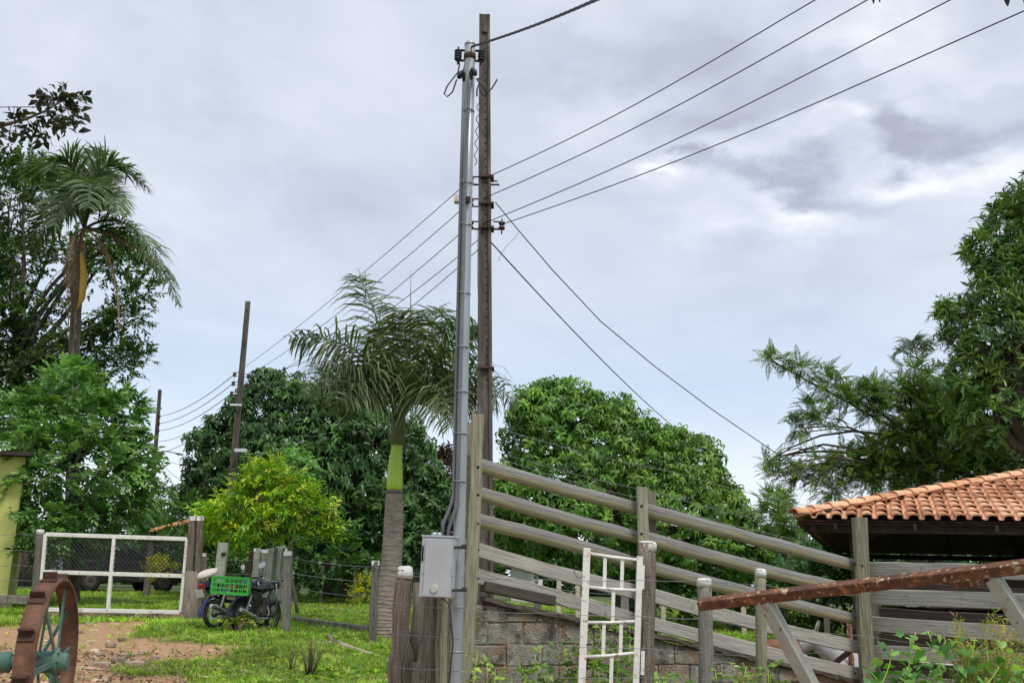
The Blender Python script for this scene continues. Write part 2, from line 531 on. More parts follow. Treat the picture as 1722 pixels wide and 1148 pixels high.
M_['cream_gate'] = surf('off_white_gate_paint', [(.3, (.66, .645, .58)), (.7, (.80, .785, .73))], scale=5, rough=.55, bump=.1, dirt=[(4, .58, .76, (.46, .33, .19)), (16, .62, .68, (.30, .15, .07))])
M_['rust_beam'] = surf('flaking_rusty_paint', [(.3, (.055, .024, .016)), (.5, (.13, .052, .028)), (.7, (.23, .10, .046))], scale=9, rough=.85, bump=.5, fine=60, dirt=[(4.5, .54, .64, (.05, .02, .016)), (11, .58, .66, (.36, .13, .045)), (9, .60, .63, (.46, .36, .21)), (30, .60, .63, (.55, .42, .27))])
M_['leg_paint'] = surf('peeling_grey_paint', [(.3, (.28, .275, .235)), (.7, (.42, .415, .36))], scale=6, rough=.75, bump=.3, dirt=[(8, .62, .66, (.24, .11, .05)), (24, .62, .65, (.13, .05, .025)), (5, .52, .7, (.33, .30, .22))])
M_['block'] = surf('stained_concrete_block', [(.25, (.10, .092, .078)), (.5, (.27, .255, .215)), (.75, (.43, .42, .375))], scale=9, rough=.95, bump=.9, bdist=.02, fine=55, dirt=[(2.2, .44, .58, (.25, .15, .085)), (2.6, .48, .60, (.06, .052, .043)), (16, .56, .66, (.36, .37, .31)), (9, .59, .66, (.05, .042, .035))])
M_['mortar'] = surf('red_earth_mortar', [(.3, (.13, .09, .062)), (.7, (.33, .225, .15))], scale=12, rough=1, bump=.9, dirt=[(3.4, .52, .62, (.06, .05, .042)), (16, .58, .68, (.3, .29, .24))], fine=60)
M_['tile'] = surf('terracotta_tile', [(.22, (.38, .165, .085)), (.5, (.62, .30, .15)), (.78, (.74, .46, .28))], scale=7, rough=.8, bump=.3, rand=.55, fine=50, dirt=[(7, .60, .74, (.20, .10, .07)), (2.1, .60, .72, (.13, .08, .06)), (24, .64, .70, (.5, .42, .33))])
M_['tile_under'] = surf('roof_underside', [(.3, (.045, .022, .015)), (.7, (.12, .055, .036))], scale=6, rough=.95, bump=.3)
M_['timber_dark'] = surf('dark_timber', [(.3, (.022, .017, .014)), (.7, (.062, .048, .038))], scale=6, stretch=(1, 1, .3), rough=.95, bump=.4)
M_['house_wall'] = surf('lime_yellow_wall', [(.3, (.60, .58, .15)), (.7, (.70, .67, .22))], scale=3, rough=.85, bump=.15, dirt=[(1.2, .54, .75, (.48, .47, .17)), (5, .60, .72, (.40, .38, .20))])
M_['wheel_rust'] = surf('wheel_rust', [(.25, (.075, .036, .023)), (.5, (.155, .075, .045)), (.75, (.25, .135, .08))], scale=9, rough=.9, bump=.4, fine=60, dirt=[(6, .58, .72, (.10, .042, .025)), (14, .66, .72, (.40, .24, .15))])
M_['green_paint'] = surf('faded_green_paint', [(.3, (.045, .115, .092)), (.7, (.10, .20, .16))], scale=7, rough=.75, bump=.2, dirt=[(7, .56, .66, (.17, .085, .05)), (16, .62, .7, (.28, .33, .27))])
M_['tyre'] = surf('tyre_rubber', [(.3, (.012, .012, .012)), (.7, (.035, .033, .031))], scale=20, rough=.85, bump=.2, dirt=(6, .55, .75, (.10, .06, .04)))
M_['chrome'] = surf('worn_metal', [(.3, (.35, .36, .36)), (.7, (.55, .56, .56))], scale=8, rough=.3, metal=.8, bump=0)
M_['engine'] = surf('engine_metal', [(.3, (.07, .065, .06)), (.7, (.17, .155, .14))], scale=18, rough=.6, metal=.5, bump=.2, dirt=(9, .55, .7, (.17, .075, .035)))
M_['moto_blue'] = paint('dark_blue_paint', (.018, .022, .10), rough=.3, wear=(5, .6, .8, (.09, .07, .06)))
M_['moto_black'] = paint('black_paint', (.02, .022, .025), rough=.35, wear=(5, .6, .8, (.11, .08, .06)))
M_['seat_black'] = paint('seat_vinyl', (.018, .018, .02), rough=.6)
M_['red_lens'] = paint('red_lens', (.30, .014, .014), rough=.2)
M_['amber_lens'] = paint('amber_lens', (.62, .13, .03), rough=.25)
M_['plate_white'] = paint('plate_white', (.68, .68, .66), rough=.5)
M_['plate_grey'] = paint('plate_grey', (.50, .50, .47), rough=.5)
M_['mirror'] = surf('mirror_glass', [(.3, (.8, .82, .85)), (.7, (.88, .9, .92))], rough=.05, metal=1.0, bump=0)
M_['crate_green'] = paint('green_plastic', (.045, .36, .05), rough=.4, wear=(6, .62, .85, (.05, .3, .05)))
M_['bag_cloth'] = surf('pale_cloth', [(.3, (.48, .42, .38)), (.7, (.68, .62, .57))], scale=9, rough=.9, bump=.5)
M_['car_paint'] = paint('dark_car_paint', (.030, .033, .038), rough=.22)
M_['car_glass'] = surf('car_glass', [(.3, (.012, .015, .017)), (.7, (.02, .024, .027))], rough=.06, bump=0)
M_['kerb'] = surf('mossy_kerb', [(.3, (.11, .095, .07)), (.7, (.30, .275, .21))], scale=7, rough=.95, bump=.5, dirt=(4, .52, .68, (.065, .08, .035)))
M_['pale_wood'] = surf('bleached_wood', [(.3, (.36, .29, .21)), (.7, (.60, .53, .42))], scale=6, coords='UV', stretch=(.7, 8, 1), rough=.9, bump=.4, rand=.2)
M_['stone'] = surf('flat_stone', [(.3, (.19, .14, .10)), (.7, (.42, .345, .27))], scale=7, rough=.95, bump=.5, rand=.5)
M_['cow_white'] = surf('white_hide', [(.3, (.32, .305, .295)), (.7, (.47, .46, .45))], scale=5, rough=.75, bump=.15, dirt=(3, .62, .8, (.36, .33, .30)))
M_['cow_brown'] = surf('brown_hide', [(.3, (.12, .042, .018)), (.7, (.24, .095, .042))], scale=5, rough=.7, bump=.15)
M_['skin_dark'] = paint('dark_muzzle', (.03, .027, .027), rough=.5)
M_['far_wall'] = paint('pale_far_wall', (.62, .62, .60), rough=.8)
M_['palm_trunk'] = surf('palm_trunk_bark', [(.25, (.15, .115, .088)), (.5, (.30, .24, .19)), (.75, (.44, .375, .31))], scale=6, stretch=(1, 1, 3.5), rough=.9, bump=.4, dirt=(2.6, .54, .72, (.14, .13, .13)))
M_['crownshaft'] = surf('crownshaft_green', [(.3, (.36, .55, .03)), (.7, (.48, .66, .07))], scale=4, stretch=(4, 4, .5), rough=.35, bump=.05)
M_['petiole'] = surf('palm_petiole', [(.3, (.07, .085, .035)), (.7, (.19, .20, .09))], scale=9, stretch=(4, 4, .4), rough=.6, bump=.3)
M_['yellow_sheath'] = surf('dry_yellow_sheath', [(.3, (.42, .22, .03)), (.7, (.66, .42, .08))], scale=10, stretch=(4, 4, .5), rough=.8, bump=.4)

# ------------------------------------------------------------------ terrain
def sstep(a, b, x):
    t = np.clip((np.asarray(x, dtype=float) - a) / (b - a), 0, 1)
    return t * t * (3 - 2 * t)


def ground(x, y):
    x = np.asarray(x, dtype=float); y = np.asarray(y, dtype=float)
    z = 0.0285 * np.clip(y, 0, 36) + 0.10 * sstep(36, 70, y)
    dip = .58 * sstep(0, 1.3, x - 3.1 - .26 * np.clip(y - 13, 0, 60)) * sstep(8.5, 11.5, y) * (1 - sstep(26, 36, y))
    bumps = .03 * np.sin(x * 1.7 + 1.3 * np.sin(y * .9)) * np.sin(y * 1.3 + .7) * sstep(6, 10, y) * (1 - sstep(30, 40, y))
    return z - dip + bumps


def gz(x, y):
    return float(ground(x, y))


def G(px, py):
    """ground point seen at the pixel"""
    d = ray(px, py)
    lo, hi = 2.0, 200.0
    for _ in range(50):
        mid = (lo + hi) / 2
        t = mid / d.y
        if EYE + d.z * t > gz(d.x * t, mid):
            lo = mid
        else:
            hi = mid
    t = lo / d.y
    return Vector((d.x * t, lo, gz(d.x * t, lo)))


def blob(x, y, cx, cy, rx, ry):
    return np.exp(-(((x - cx) / rx) ** 2 + ((y - cy) / ry) ** 2))


def vnoise(x, y, s, seed):
    """cheap smooth value noise"""
    r = np.random.default_rng(seed)
    T = r.random((64, 64))
    x = np.asarray(x) / s + 100; y = np.asarray(y) / s + 100
    xi, yi = np.floor(x).astype(int), np.floor(y).astype(int)
    fx, fy = x - xi, y - yi
    fx, fy = fx * fx * (3 - 2 * fx), fy * fy * (3 - 2 * fy)
    a, b = T[xi % 64, yi % 64], T[(xi + 1) % 64, yi % 64]
    c, d = T[xi % 64, (yi + 1) % 64], T[(xi + 1) % 64, (yi + 1) % 64]
    return (a * (1 - fx) + b * fx) * (1 - fy) + (c * (1 - fx) + d * fx) * fy


def dirt_mask(x, y):
    """bare red earth in front of the gate and up to the camera; 1 = bare"""
    m = 1.2 * blob(x, y, -6.4, 14.6, 2.7, 2.3) + 1.2 * blob(x, y, -9.5, 16.6, 3.4, 2.8) + 1.0 * blob(x, y, -7.6, 19.0, .9, 2.4)
    m = m + .6 * blob(x, y, -4.3, 11.4, 1.8, .6) + .8 * blob(x, y, -6.2, 11.5, 1.4, .8) + 1.0 * blob(x, y, -3.0, 6, 7, 4.3)
    m = m + .9 * sstep(3.0, 4.4, x - .26 * np.clip(y - 13, 0, 60)) * sstep(9, 10.5, y) * (1 - sstep(20, 26, y))
    n = vnoise(x, y, .8, 1) * .6 + vnoise(x, y, .27, 2) * .4
    return sstep(.38, .62, m + (n - .5) * .62)


def make_ground():
    def axis(lo, a, b, hi, fine):
        left = -np.geomspace(fine, a - lo, 22)[::-1] + a
        right = b + np.geomspace(fine, hi - b, 26)
        return np.concatenate([left, np.arange(a, b, fine), right])
    xs = axis(-600, -13, 9, 600, .13)
    ys = axis(-200, 5, 27, 1500, .13)
    X, Yg = np.meshgrid(xs, ys)
    Z = ground(X, Yg)
    D = dirt_mask(X, Yg)
    Z = Z - D * .02 + (vnoise(X, Yg, .35, 5) - .5) * .03 * (Yg > 5) * (Yg < 27) * (np.abs(X) < 12)
    nx, ny = len(xs), len(ys)
    V = np.stack([X.ravel(), Yg.ravel(), Z.ravel()], 1)
    idx = np.arange(nx * ny).reshape(ny, nx)
    Fq = np.stack([idx[:-1, :-1].ravel(), idx[:-1, 1:].ravel(), idx[1:, 1:].ravel(), idx[1:, :-1].ravel()], 1)
    m, n, l, bs, out = new_mat('ground_earth_and_turf')
    at = n.new('ShaderNodeAttribute'); at.attribute_name = 'tint'
    sp = n.new('ShaderNodeSeparateColor'); l.new(at.outputs['Color'], sp.inputs[0])
    tc = n.new('ShaderNodeTexCoord')
    n1 = N(n, 'ShaderNodeTexNoise', i_Scale=2.2, i_Detail=8.0, i_Roughness=.65); l.new(tc.outputs['Object'], n1.inputs['Vector'])
    n2 = N(n, 'ShaderNodeTexNoise', i_Scale=14.0, i_Detail=6.0, i_Roughness=.7); l.new(tc.outputs['Object'], n2.inputs['Vector'])
    dr = ramp_node(n, [(.25, (.20, .105, .055)), (.5, (.40, .235, .122)), (.75, (.53, .355, .205))])
    l.new(n2.outputs[0], dr.inputs[0])
    tr = ramp_node(n, [(.3, (.035, .06, .014)), (.55, (.075, .115, .026)), (.75, (.14, .15, .05))])
    l.new(n1.outputs[0], tr.inputs[0])
    mx = N(n, 'ShaderNodeMix', data_type='RGBA')
    l.new(sp.outputs[0], mx.inputs[0]); l.new(tr.outputs[0], mx.inputs[6]); l.new(dr.outputs[0], mx.inputs[7])
    # litter of old leaves
    n3 = N(n, 'ShaderNodeTexNoise', i_Scale=5.0, i_Detail=9.0, i_Roughness=.75); l.new(tc.outputs['Object'], n3.inputs['Vector'])
    mr = n.new('ShaderNodeMapRange'); mr.inputs[1].default_value = .60; mr.inputs[2].default_value = .70; l.new(n3.outputs[0], mr.inputs[0])
    mx2 = N(n, 'ShaderNodeMix', data_type='RGBA'); l.new(mr.outputs[0], mx2.inputs[0]); l.new(mx.outputs[2], mx2.inputs[6]); mx2.inputs[7].default_value = (.065, .042, .028, 1)
    l.new(mx2.outputs[2], bs.inputs['Base Color'])
    bs.inputs['Roughness'].default_value = .95
    bp = N(n, 'ShaderNodeBump', i_Strength=.7, i_Distance=.03); l.new(n2.outputs[0], bp.inputs['Height']); l.new(bp.outputs[0], bs.inputs['Normal'])
    tint = np.zeros((len(V), 3)); tint[:, 0] = D.ravel()
    o = np_mesh('ground', V, Fq, m, tint=tint, smooth=True)
    tag(o, kind='structure')


make_ground()


# ------------------------------------------------------------------ leaf prototypes and scattering
def leaf6(p0, az, e0, e1, L, Wd, roll=0.0):
    """two-quad bent leaf: base pair, mid pair, tip pair"""
    p0 = np.array(p0, dtype=float)
    d0 = np.array([math.cos(az) * math.cos(e0), math.sin(az) * math.cos(e0), math.sin(e0)])
    d1 = np.array([math.cos(az) * math.cos(e1), math.sin(az) * math.cos(e1), math.sin(e1)])
    s = np.array([-math.sin(az), math.cos(az), 0.0])
    up = np.cross(d0, s)
    s = s * math.cos(roll) + up * math.sin(roll)
    m = p0 + d0 * L * .48
    t = m + d1 * L * .52
    return [p0 - s * Wd * .14, p0 + s * Wd * .14, m - s * Wd * .5, m + s * Wd * .5, t - s * Wd * .06, t + s * Wd * .06]


LF = np.array([[0, 1, 3, 2], [2, 3, 5, 4]])


def proto(leaves):
    V = np.array([v for lf in leaves for v in lf])
    Fq = np.concatenate([LF + 6 * i for i in range(len(leaves))])
    return V, Fq


def whorl(n, L, Wd, e0=.5, e1=-.7, stem=.1, r=random):
    out = []
    for i in range(n):
        az = 2 * math.pi * (i + r.random() * .6) / n
        k = .7 + r.random() * .5
        out.append(leaf6((0, 0, -stem * r.random()), az, e0 + r.uniform(-.35, .35), e1 + r.uniform(-.35, .35), L * k, Wd * k, r.uniform(-.4, .4)))
    return proto(out)


def pinnate(L, pairs, lL, lW, droop=.5, r=random, ang=.95):
    """compound leaf along +x, arching down"""
    out = []
    for i in range(pairs):
        t = (i + .6) / pairs
        x, z = L * t * math.cos(droop * t * .6), -L * t * t * math.sin(droop) * .6
        k = .65 + .45 * math.sin(math.pi * min(1, t + .1))
        for s in (-1, 1):
            out.append(leaf6((x, 0, z), s * (ang + r.uniform(-.15, .15)), r.uniform(-.15, .2), -.35 - droop * t + r.uniform(-.2, .2), lL * k, lW * k, r.uniform(-.3, .3)))
    out.append(leaf6((L * math.cos(droop * .6), 0, -L * math.sin(droop) * .6), 0, -.3, -.6, lL * .9, lW * .9))
    return proto(out)


def spray(n, L, Wd, r=random, span=.4):
    """a twig along +x carrying alternate leaves"""
    out = []
    for i in range(n):
        t = i / max(1, n - 1)
        az = (1 if i % 2 else -1) * r.uniform(.4, 1.2)
        k = r.uniform(.7, 1.2)
        out.append(leaf6((span * t, r.uniform(-.02, .02), r.uniform(-.03, .03) - .06 * t), az, r.uniform(-.2, .4), r.uniform(-1.0, -.2), L * k, Wd * k, r.uniform(-.6, .6)))
    return proto(out)


def frames_from(axis_main, up_hint, spin=None):
    """frames whose local x = axis_main"""
    x = axis_main / np.linalg.norm(axis_main, axis=1, keepdims=True)
    y = np.cross(up_hint, x)
    nn = np.linalg.norm(y, axis=1, keepdims=True)
    y = np.where(nn < 1e-3, np.array([0, 1.0, 0]), y / np.maximum(nn, 1e-3))
    z = np.cross(x, y)
    if spin is not None:
        c, s = np.cos(spin)[:, None], np.sin(spin)[:, None]
        y, z = y * c + z * s, z * c - y * s
    return np.stack([x, y, z], 2)


def frames_z(axis, rg):
    """frames whose local z = axis, random spin"""
    z = axis / np.linalg.norm(axis, axis=1, keepdims=True)
    h = rg.normal(size=z.shape)
    x = np.cross(h, z); x /= np.maximum(np.linalg.norm(x, axis=1, keepdims=True), 1e-6)
    y = np.cross(z, x)
    return np.stack([x, y, z], 2)


def scatter(name, protos, pos, fr, scale, tints, mat, parent=None, leaf_jit=.18, rg=rng):
    pos, tints = np.asarray(pos, dtype=float), np.asarray(tints, dtype=float)
    which = rg.integers(0, len(protos), len(pos))
    Vs, Fs, Ts, base = [], [], [], 0
    for k, (pv, pf) in enumerate(protos):
        ii = np.nonzero(which == k)[0]
        if not len(ii):
            continue
        W_ = np.einsum('nij,kj->nki', fr[ii], pv) * scale[ii][:, None, None] + pos[ii][:, None, :]
        n, kv = len(ii), len(pv)
        Vs.append(W_.reshape(-1, 3))
        Fs.append((pf[None] + (np.arange(n) * kv)[:, None, None]).reshape(-1, 4) + base)
        nl = kv // 6
        jit = 1 + rg.normal(size=(n, nl, 1)) * leaf_jit
        t = np.clip(tints[ii][:, None, :] * jit, .003, .9)
        Ts.append(np.repeat(t, 6, axis=1).reshape(-1, 3))
        base += n * kv
    return np_mesh(name, np.concatenate(Vs), np.concatenate(Fs), mat, parent, np.concatenate(Ts))


def sub_lumps(lumps, per, rg, size=(.3, .5), zmin=-.5):
    out = []
    for c, r in lumps:
        for _ in range(per):
            d = rg.normal(size=3); d /= np.linalg.norm(d)
            if d[2] < zmin:
                d[2] = abs(d[2]) * .5
            s = rg.uniform(*size)
            out.append((np.array(c) + d * np.array(r) * (1 - s * .45), np.array(r) * s))
    return out


def surface_points(lumps, density, rg, shell=(.72, 1.06), zmin=-.55, inner=.78):
    """points near the outer skin of a union of ellipsoids; density per m2"""
    C = np.array([c for c, r in lumps]); Rr = np.array([r for c, r in lumps])
    P_, D_ = [], []
    for i in range(len(lumps)):
        area = 4 * math.pi * float(np.mean(Rr[i])) ** 2
        n = max(6, int(area * density))
        d = rg.normal(size=(n, 3)); d /= np.linalg.norm(d, axis=1, keepdims=True)
        d = d[d[:, 2] > zmin]
        p = C[i] + d * Rr[i] * rg.uniform(shell[0], shell[1], (len(d), 1))
        q = (p[:, None, :] - C[None]) / (Rr[None] * inner)
        ins = (q * q).sum(2) < 1
        ins[:, i] = False
        keep = ~ins.any(1)
        P_.append(p[keep]); D_.append((d / Rr[i])[keep])
    p, d = np.concatenate(P_), np.concatenate(D_)
    return p, d / np.linalg.norm(d, axis=1, keepdims=True)


def tint_of(n, stops, rg, w=None):
    """blend of listed leaf colours per cluster"""
    s = np.array(stops)
    k = rg.random(n) ** (w or 1.0) * (len(s) - 1)
    i = np.minimum(k.astype(int), len(s) - 2)
    f = (k - i)[:, None]
    return s[i] * (1 - f) + s[i + 1] * f


def px_lumps(L, Y, depth=1.0):
    """(px, py, r_px[, dY]) list -> world ellipsoids"""
    out = []
    for a in L:
        y = Y + (a[3] if len(a) > 3 else 0)
        c = P(a[0], a[1], y)
        r = a[2] * PXM(y)
        out.append((np.array(c), np.array((r, r * depth, r))))
    return out


def limb(mb, a, b, r0, r1, rg, n=6, bend=.12, sides=6):
    a, b = Vector(a), Vector(b)
    L = (b - a).length
    pts, rr = [], []
    o1 = Vector(rg.normal(size=3)) * L * bend
    o2 = Vector(rg.normal(size=3)) * L * bend * .6
    for i in range(n + 1):
        t = i / n
        p = a.lerp(b, t) + o1 * math.sin(math.pi * t) * .5 + o2 * math.sin(2 * math.pi * t) * .4
        p.z += math.sin(math.pi * t) * L * .06
        pts.append(p); rr.append(r0 + (r1 - r0) * t)
    mb.tube(pts, rr, sides, caps=True)
    return pts


def tree(name, label, cat, base, trunk_top, tr, lumps_main, protos, colours, mat, per=6, size=(.32, .5), density=14, sc=(.8, 1.25), mode='whorl', up=.6,
         shell=(.72, 1.06), limbs=9, group=None, seed=1, zmin=-.55, inner=.78, w=None, twigs=0, trunk=True, keep_main=True, lr=.05, lj=.18, bark=None):
    rg = np.random.default_rng(seed)
    base = Vector(base)
    root = thing(name, label, cat, base, group)
    lumps = (list(lumps_main) if keep_main else []) + sub_lumps(lumps_main, per, rg, size)
    p, d = surface_points(lumps, density, rg, shell, zmin, inner)
    n = len(p)
    upv = np.array([0, 0, 1.0])
    if mode == 'whorl':
        ax = d + upv * up + rg.normal(size=(n, 3)) * .25
        fr = frames_z(ax, rg)
    else:
        ax = d + rg.normal(size=(n, 3)) * .45 + upv * up
        fr = frames_from(ax, np.tile(upv, (n, 1)), rg.normal(size=n) * .45)
    cr = scatter('crown', protos, p, fr, rg.uniform(sc[0], sc[1], n), tint_of(n, colours, rg, w), mat, root, leaf_jit=lj, rg=rg)
    cr['kind'] = 'stuff'
    if trunk:
        mb = MB()
        top = Vector(trunk_top)
        k = 7
        o1 = Vector(rg.normal(size=3)) * .04 * (top - base).length; o1.z = 0
        pts = [base.lerp(top, i / k) + o1 * math.sin(i / k * math.pi) + (Vector((0, 0, -.15)) if i == 0 else Vector((0, 0, 0))) for i in range(k + 1)]
        mb.tube(pts, [tr * (1.25 if i == 0 else 1 - .35 * i / k) for i in range(k + 1)], 10, wob=.12)
        mb.build('trunk', bark or M_['bark'], root)
        mb = MB()
        for i in rg.permutation(len(lumps))[:limbs]:
            c, r = lumps[i]
            pts = limb(mb, top - Vector((0, 0, .1)), Vector(c), tr * .5, lr * .35, rg)
            for _ in range(twigs):
                dd = rg.normal(size=3); dd[2] = abs(dd[2]) * .6; dd /= np.linalg.norm(dd)
                limb(mb, pts[rg.integers(3, 6)], Vector(c + dd * r * .9), lr * .4, .008, rg, n=4, sides=4)
        if limbs:
            mb.build('limbs', bark or M_['bark'], root)
    return root


# frond: arching rachis with leaflets, one mesh
def frond(name, pts3, parent, leafL, leafW, n_pairs, rg, colours, mat, droop=.9, plum=.5, r0=.03, start=.12, lift=.15, taper=True, fwd=.55, split=1):
    a, m, b = [np.array(p, dtype=float) for p in pts3]
    def q(t):
        return a * (1 - t) ** 2 + 2 * (2 * m - (a + b) / 2) * t * (1 - t) + b * t * t
    V, Fq, T = [], [], []
    c0 = tint_of(1, colours, rg)[0]
    # rachis: square section strip (4 sided tube)
    K = 12
    rp = [q(i / K) for i in range(K + 1)]
    for i in range(K + 1):
        t = i / K
        r = r0 * (1 - .85 * t)
        tg = rp[min(i + 1, K)] - rp[max(i - 1, 0)]; tg /= np.linalg.norm(tg)
        s = np.cross(tg, [0, 0, 1.0]); s /= max(np.linalg.norm(s), 1e-4); u = np.cross(s, tg)
        for k in range(4):
            an = math.pi / 2 * k + math.pi / 4
            V.append(rp[i] + s * math.cos(an) * r + u * math.sin(an) * r)
            T.append(c0 * np.array([1.15, 1.0, .9]) * 1.1)
        if i:
            for k in range(4):
                b0 = (i - 1) * 4; k2 = (k + 1) % 4
                Fq.append([b0 + k, b0 + k2, b0 + 4 + k2, b0 + 4 + k])
    down = np.array([0, 0, -1.0])
    for i in range(n_pairs):
        t = start + (1 - start) * (i + rg.random() * .8) / n_pairs
        p = q(t)
        tg = q(min(1, t + .02)) - q(max(0, t - .02)); tg /= np.linalg.norm(tg)
        s = np.cross(tg, [0, 0, 1.0]); s /= max(np.linalg.norm(s), 1e-4); u = np.cross(s, tg)
        k = math.sin(math.pi * min(.97, .18 + .8 * t)) ** .6 if taper else 1
        for sg in (-1, 1):
            L = leafL * k * rg.uniform(.8, 1.15)
            d0 = sg * s * 1.0 + tg * fwd + u * (lift + rg.normal() * plum)
            d0 /= np.linalg.norm(d0)
            d1 = d0 + down * droop * rg.uniform(.6, 1.3); d1 /= np.linalg.norm(d1)
            d2 = d1 + down * droop * rg.uniform(.8, 1.6); d2 /= np.linalg.norm(d2)
            wv = np.cross(d0, tg); wv /= max(np.linalg.norm(wv), 1e-4); wv = np.cross(d0, wv); wv /= np.linalg.norm(wv)
            p1 = p + d0 * L * .33; p2 = p1 + d1 * L * .37; p3 = p2 + d2 * L * .3
            w = leafW * rg.uniform(.8, 1.2)
            b0 = len(V)
            for pp, ww in ((p, .5), (p1, 1.0), (p2, .8), (p3, .12)):
                V.append(pp - wv * w * ww / 2); V.append(pp + wv * w * ww / 2)
            Fq += [[b0, b0 + 1, b0 + 3, b0 + 2], [b0 + 2, b0 + 3, b0 + 5, b0 + 4], [b0 + 4, b0 + 5, b0 + 7, b0 + 6]]
            tt = tint_of(1, colours, rg)[0] * (1 + rg.normal() * .12)
            T += [np.clip(tt, .004, .9)] * 8
    return np_mesh(name, np.array(V), np.array(Fq), mat, parent, np.array(T))

# ------------------------------------------------------------------ trees
rr_ = random.Random(3)
mango_protos = [whorl(11, .30, .075, .35, -1.0, .14, rr_) for _ in range(5)]
broad_protos = [pinnate(.42, 4, .20, .10, .6, rr_) for _ in range(4)] + [spray(8, .2, .1, rr_, .35)]
small_protos = [spray(10, .15, .06, rr_, .38) for _ in range(4)]
fine_protos = [pinnate(.5, 11, .12, .034, .35, rr_, 1.0) for _ in range(4)]
willow_protos = [spray(11, .20, .042, rr_, .36) for _ in range(4)]
dark_protos = [spray(9, .17, .085, rr_, .36) for _ in range(4)]
longleaf_protos = [whorl(10, .34, .06, .75, .1, .1, rr_) for _ in range(4)]


def gp(px, py_guess, Y):
    p = P(px, py_guess, Y)
    return Vector((p.x, Y, gz(p.x, Y)))


# mango on the right, behind the chute
tree('mango_tree', 'broad domed mango tree with drooping green leaves behind the sloping chute rails', 'tree', gp(1050, 1000, 24.5), P(1050, 860, 24.5), .30,
     px_lumps([(940, 735, 92, 0), (1030, 775, 92, -.5), (1125, 820, 90, .3), (1195, 868, 66, .4), (900, 830, 75, -.4), (990, 850, 110, -1.0), (1110, 890, 105, -.9), (1215, 900, 60, 0),
               (930, 684, 46, .3), (1015, 712, 50, 0), (1120, 762, 46, .2), (880, 905, 60, 0), (1010, 930, 60, -1.0), (1130, 960, 60, -.6), (1235, 945, 45, .2)], 24.5, 1.1),
     mango_protos, [(.03, .08, .014), (.06, .145, .02), (.10, .215, .030), (.145, .27, .04), (.15, .23, .045)], M_['leaf_shiny'], per=10, size=(.18, .44), density=25, sc=(.58, 1.0), up=.75, shell=(.7, 1.14), limbs=16, seed=21)
# dark mango, left of the royal palm
tree('mango_tree', 'large dark green mango tree standing behind the royal palm', 'tree', gp(560, 1000, 34), P(560, 850, 34), .4,
     px_lumps([(470, 705, 78, 0), (400, 770, 80, 0), (560, 735, 90, 0), (640, 790, 95, 0), (690, 850, 70, .5), (480, 820, 120, -1), (590, 860, 110, -1), (360, 830, 55, .3), (420, 700, 45, .3),
               (520, 900, 80, -1), (640, 915, 80, -.5), (380, 890, 60, 0)], 34, 1.1),
     mango_protos, [(.018, .05, .014), (.034, .09, .022), (.06, .135, .032), (.10, .19, .05)], M_['leaf_shiny'], per=10, size=(.18, .44), density=11, sc=(.9, 1.5), up=.7, shell=(.7, 1.14), limbs=14, seed=22)
# brownish-red tree beside it
tree('copper_leaved_tree', 'dull reddish brown leafy tree between the royal palm and the steel pole', 'tree', gp(738, 1000, 36), P(738, 870, 36), .15,
     px_lumps([(728, 800, 42), (752, 850, 45), (725, 870, 45), (745, 910, 45), (770, 810, 30)], 36),
     small_protos, [(.028, .014, .016), (.06, .03, .028), (.085, .05, .035)], M_['leaf'], per=6, density=30, sc=(1.0, 1.5), mode='spray', up=.2, limbs=8, seed=23)
# tall airy tree far left, behind the syagrus palm
tree('tall_tree', 'tall loose dark tree behind the feather palm at the left edge', 'tree', gp(40, 1000, 39), P(20, 620, 39), .26,
     px_lumps([(20, 330, 62), (-40, 420, 90), (60, 300, 40), (30, 440, 55), (-60, 560, 110), (60, 530, 45), (170, 450, 48), (215, 450, 40), (235, 500, 34), (205, 545, 38), (165, 590, 42), (110, 610, 45),
               (40, 610, 60), (200, 620, 40), (150, 680, 60), (20, 690, 70), (120, 430, 45), (195, 410, 28), (240, 605, 20), (-30, 300, 60)], 39, 1.1),
     dark_protos, [(.015, .036, .012), (.028, .066, .016), (.052, .105, .022), (.10, .17, .032)], M_['leaf'], per=4, size=(.3, .5), density=7.0, sc=(.85, 1.4), mode='spray', up=.3, limbs=26, shell=(.35, 1.15), inner=.4, seed=24, twigs=3, lr=.06)
# leafy tree beside the yellow house
tree('broadleaf_tree', 'bright green broad leaved tree with compound leaves beside the yellow house', 'tree', gp(130, 1000, 26), P(125, 860, 26), .11,
     px_lumps([(100, 715, 75, 0), (40, 735, 62, 0), (170, 735, 60, 0), (120, 800, 95, -.6), (190, 820, 55, 0), (60, 830, 70, -.4), (125, 855, 62, -.6), (205, 862, 40, 0), (60, 900, 30, -.3), (120, 645, 35, .3), (200, 700, 34, .3),
               (225, 780, 26, 0), (232, 830, 28, .1), (-40, 760, 80, .3), (95, 915, 34, -.6), (150, 900, 34, -.6), (58, 800, 22, -2.4), (78, 880, 32, -2.0), (72, 920, 24, -2.2)], 26, 1.1),
     broad_protos, [(.035, .09, .022), (.075, .17, .042), (.13, .25, .07), (.21, .34, .11)], M_['leaf'], per=6, size=(.28, .46), density=17, sc=(.75, 1.2), mode='pinnate', up=.15, limbs=14, seed=25, shell=(.6, 1.1), inner=.7, twigs=2)
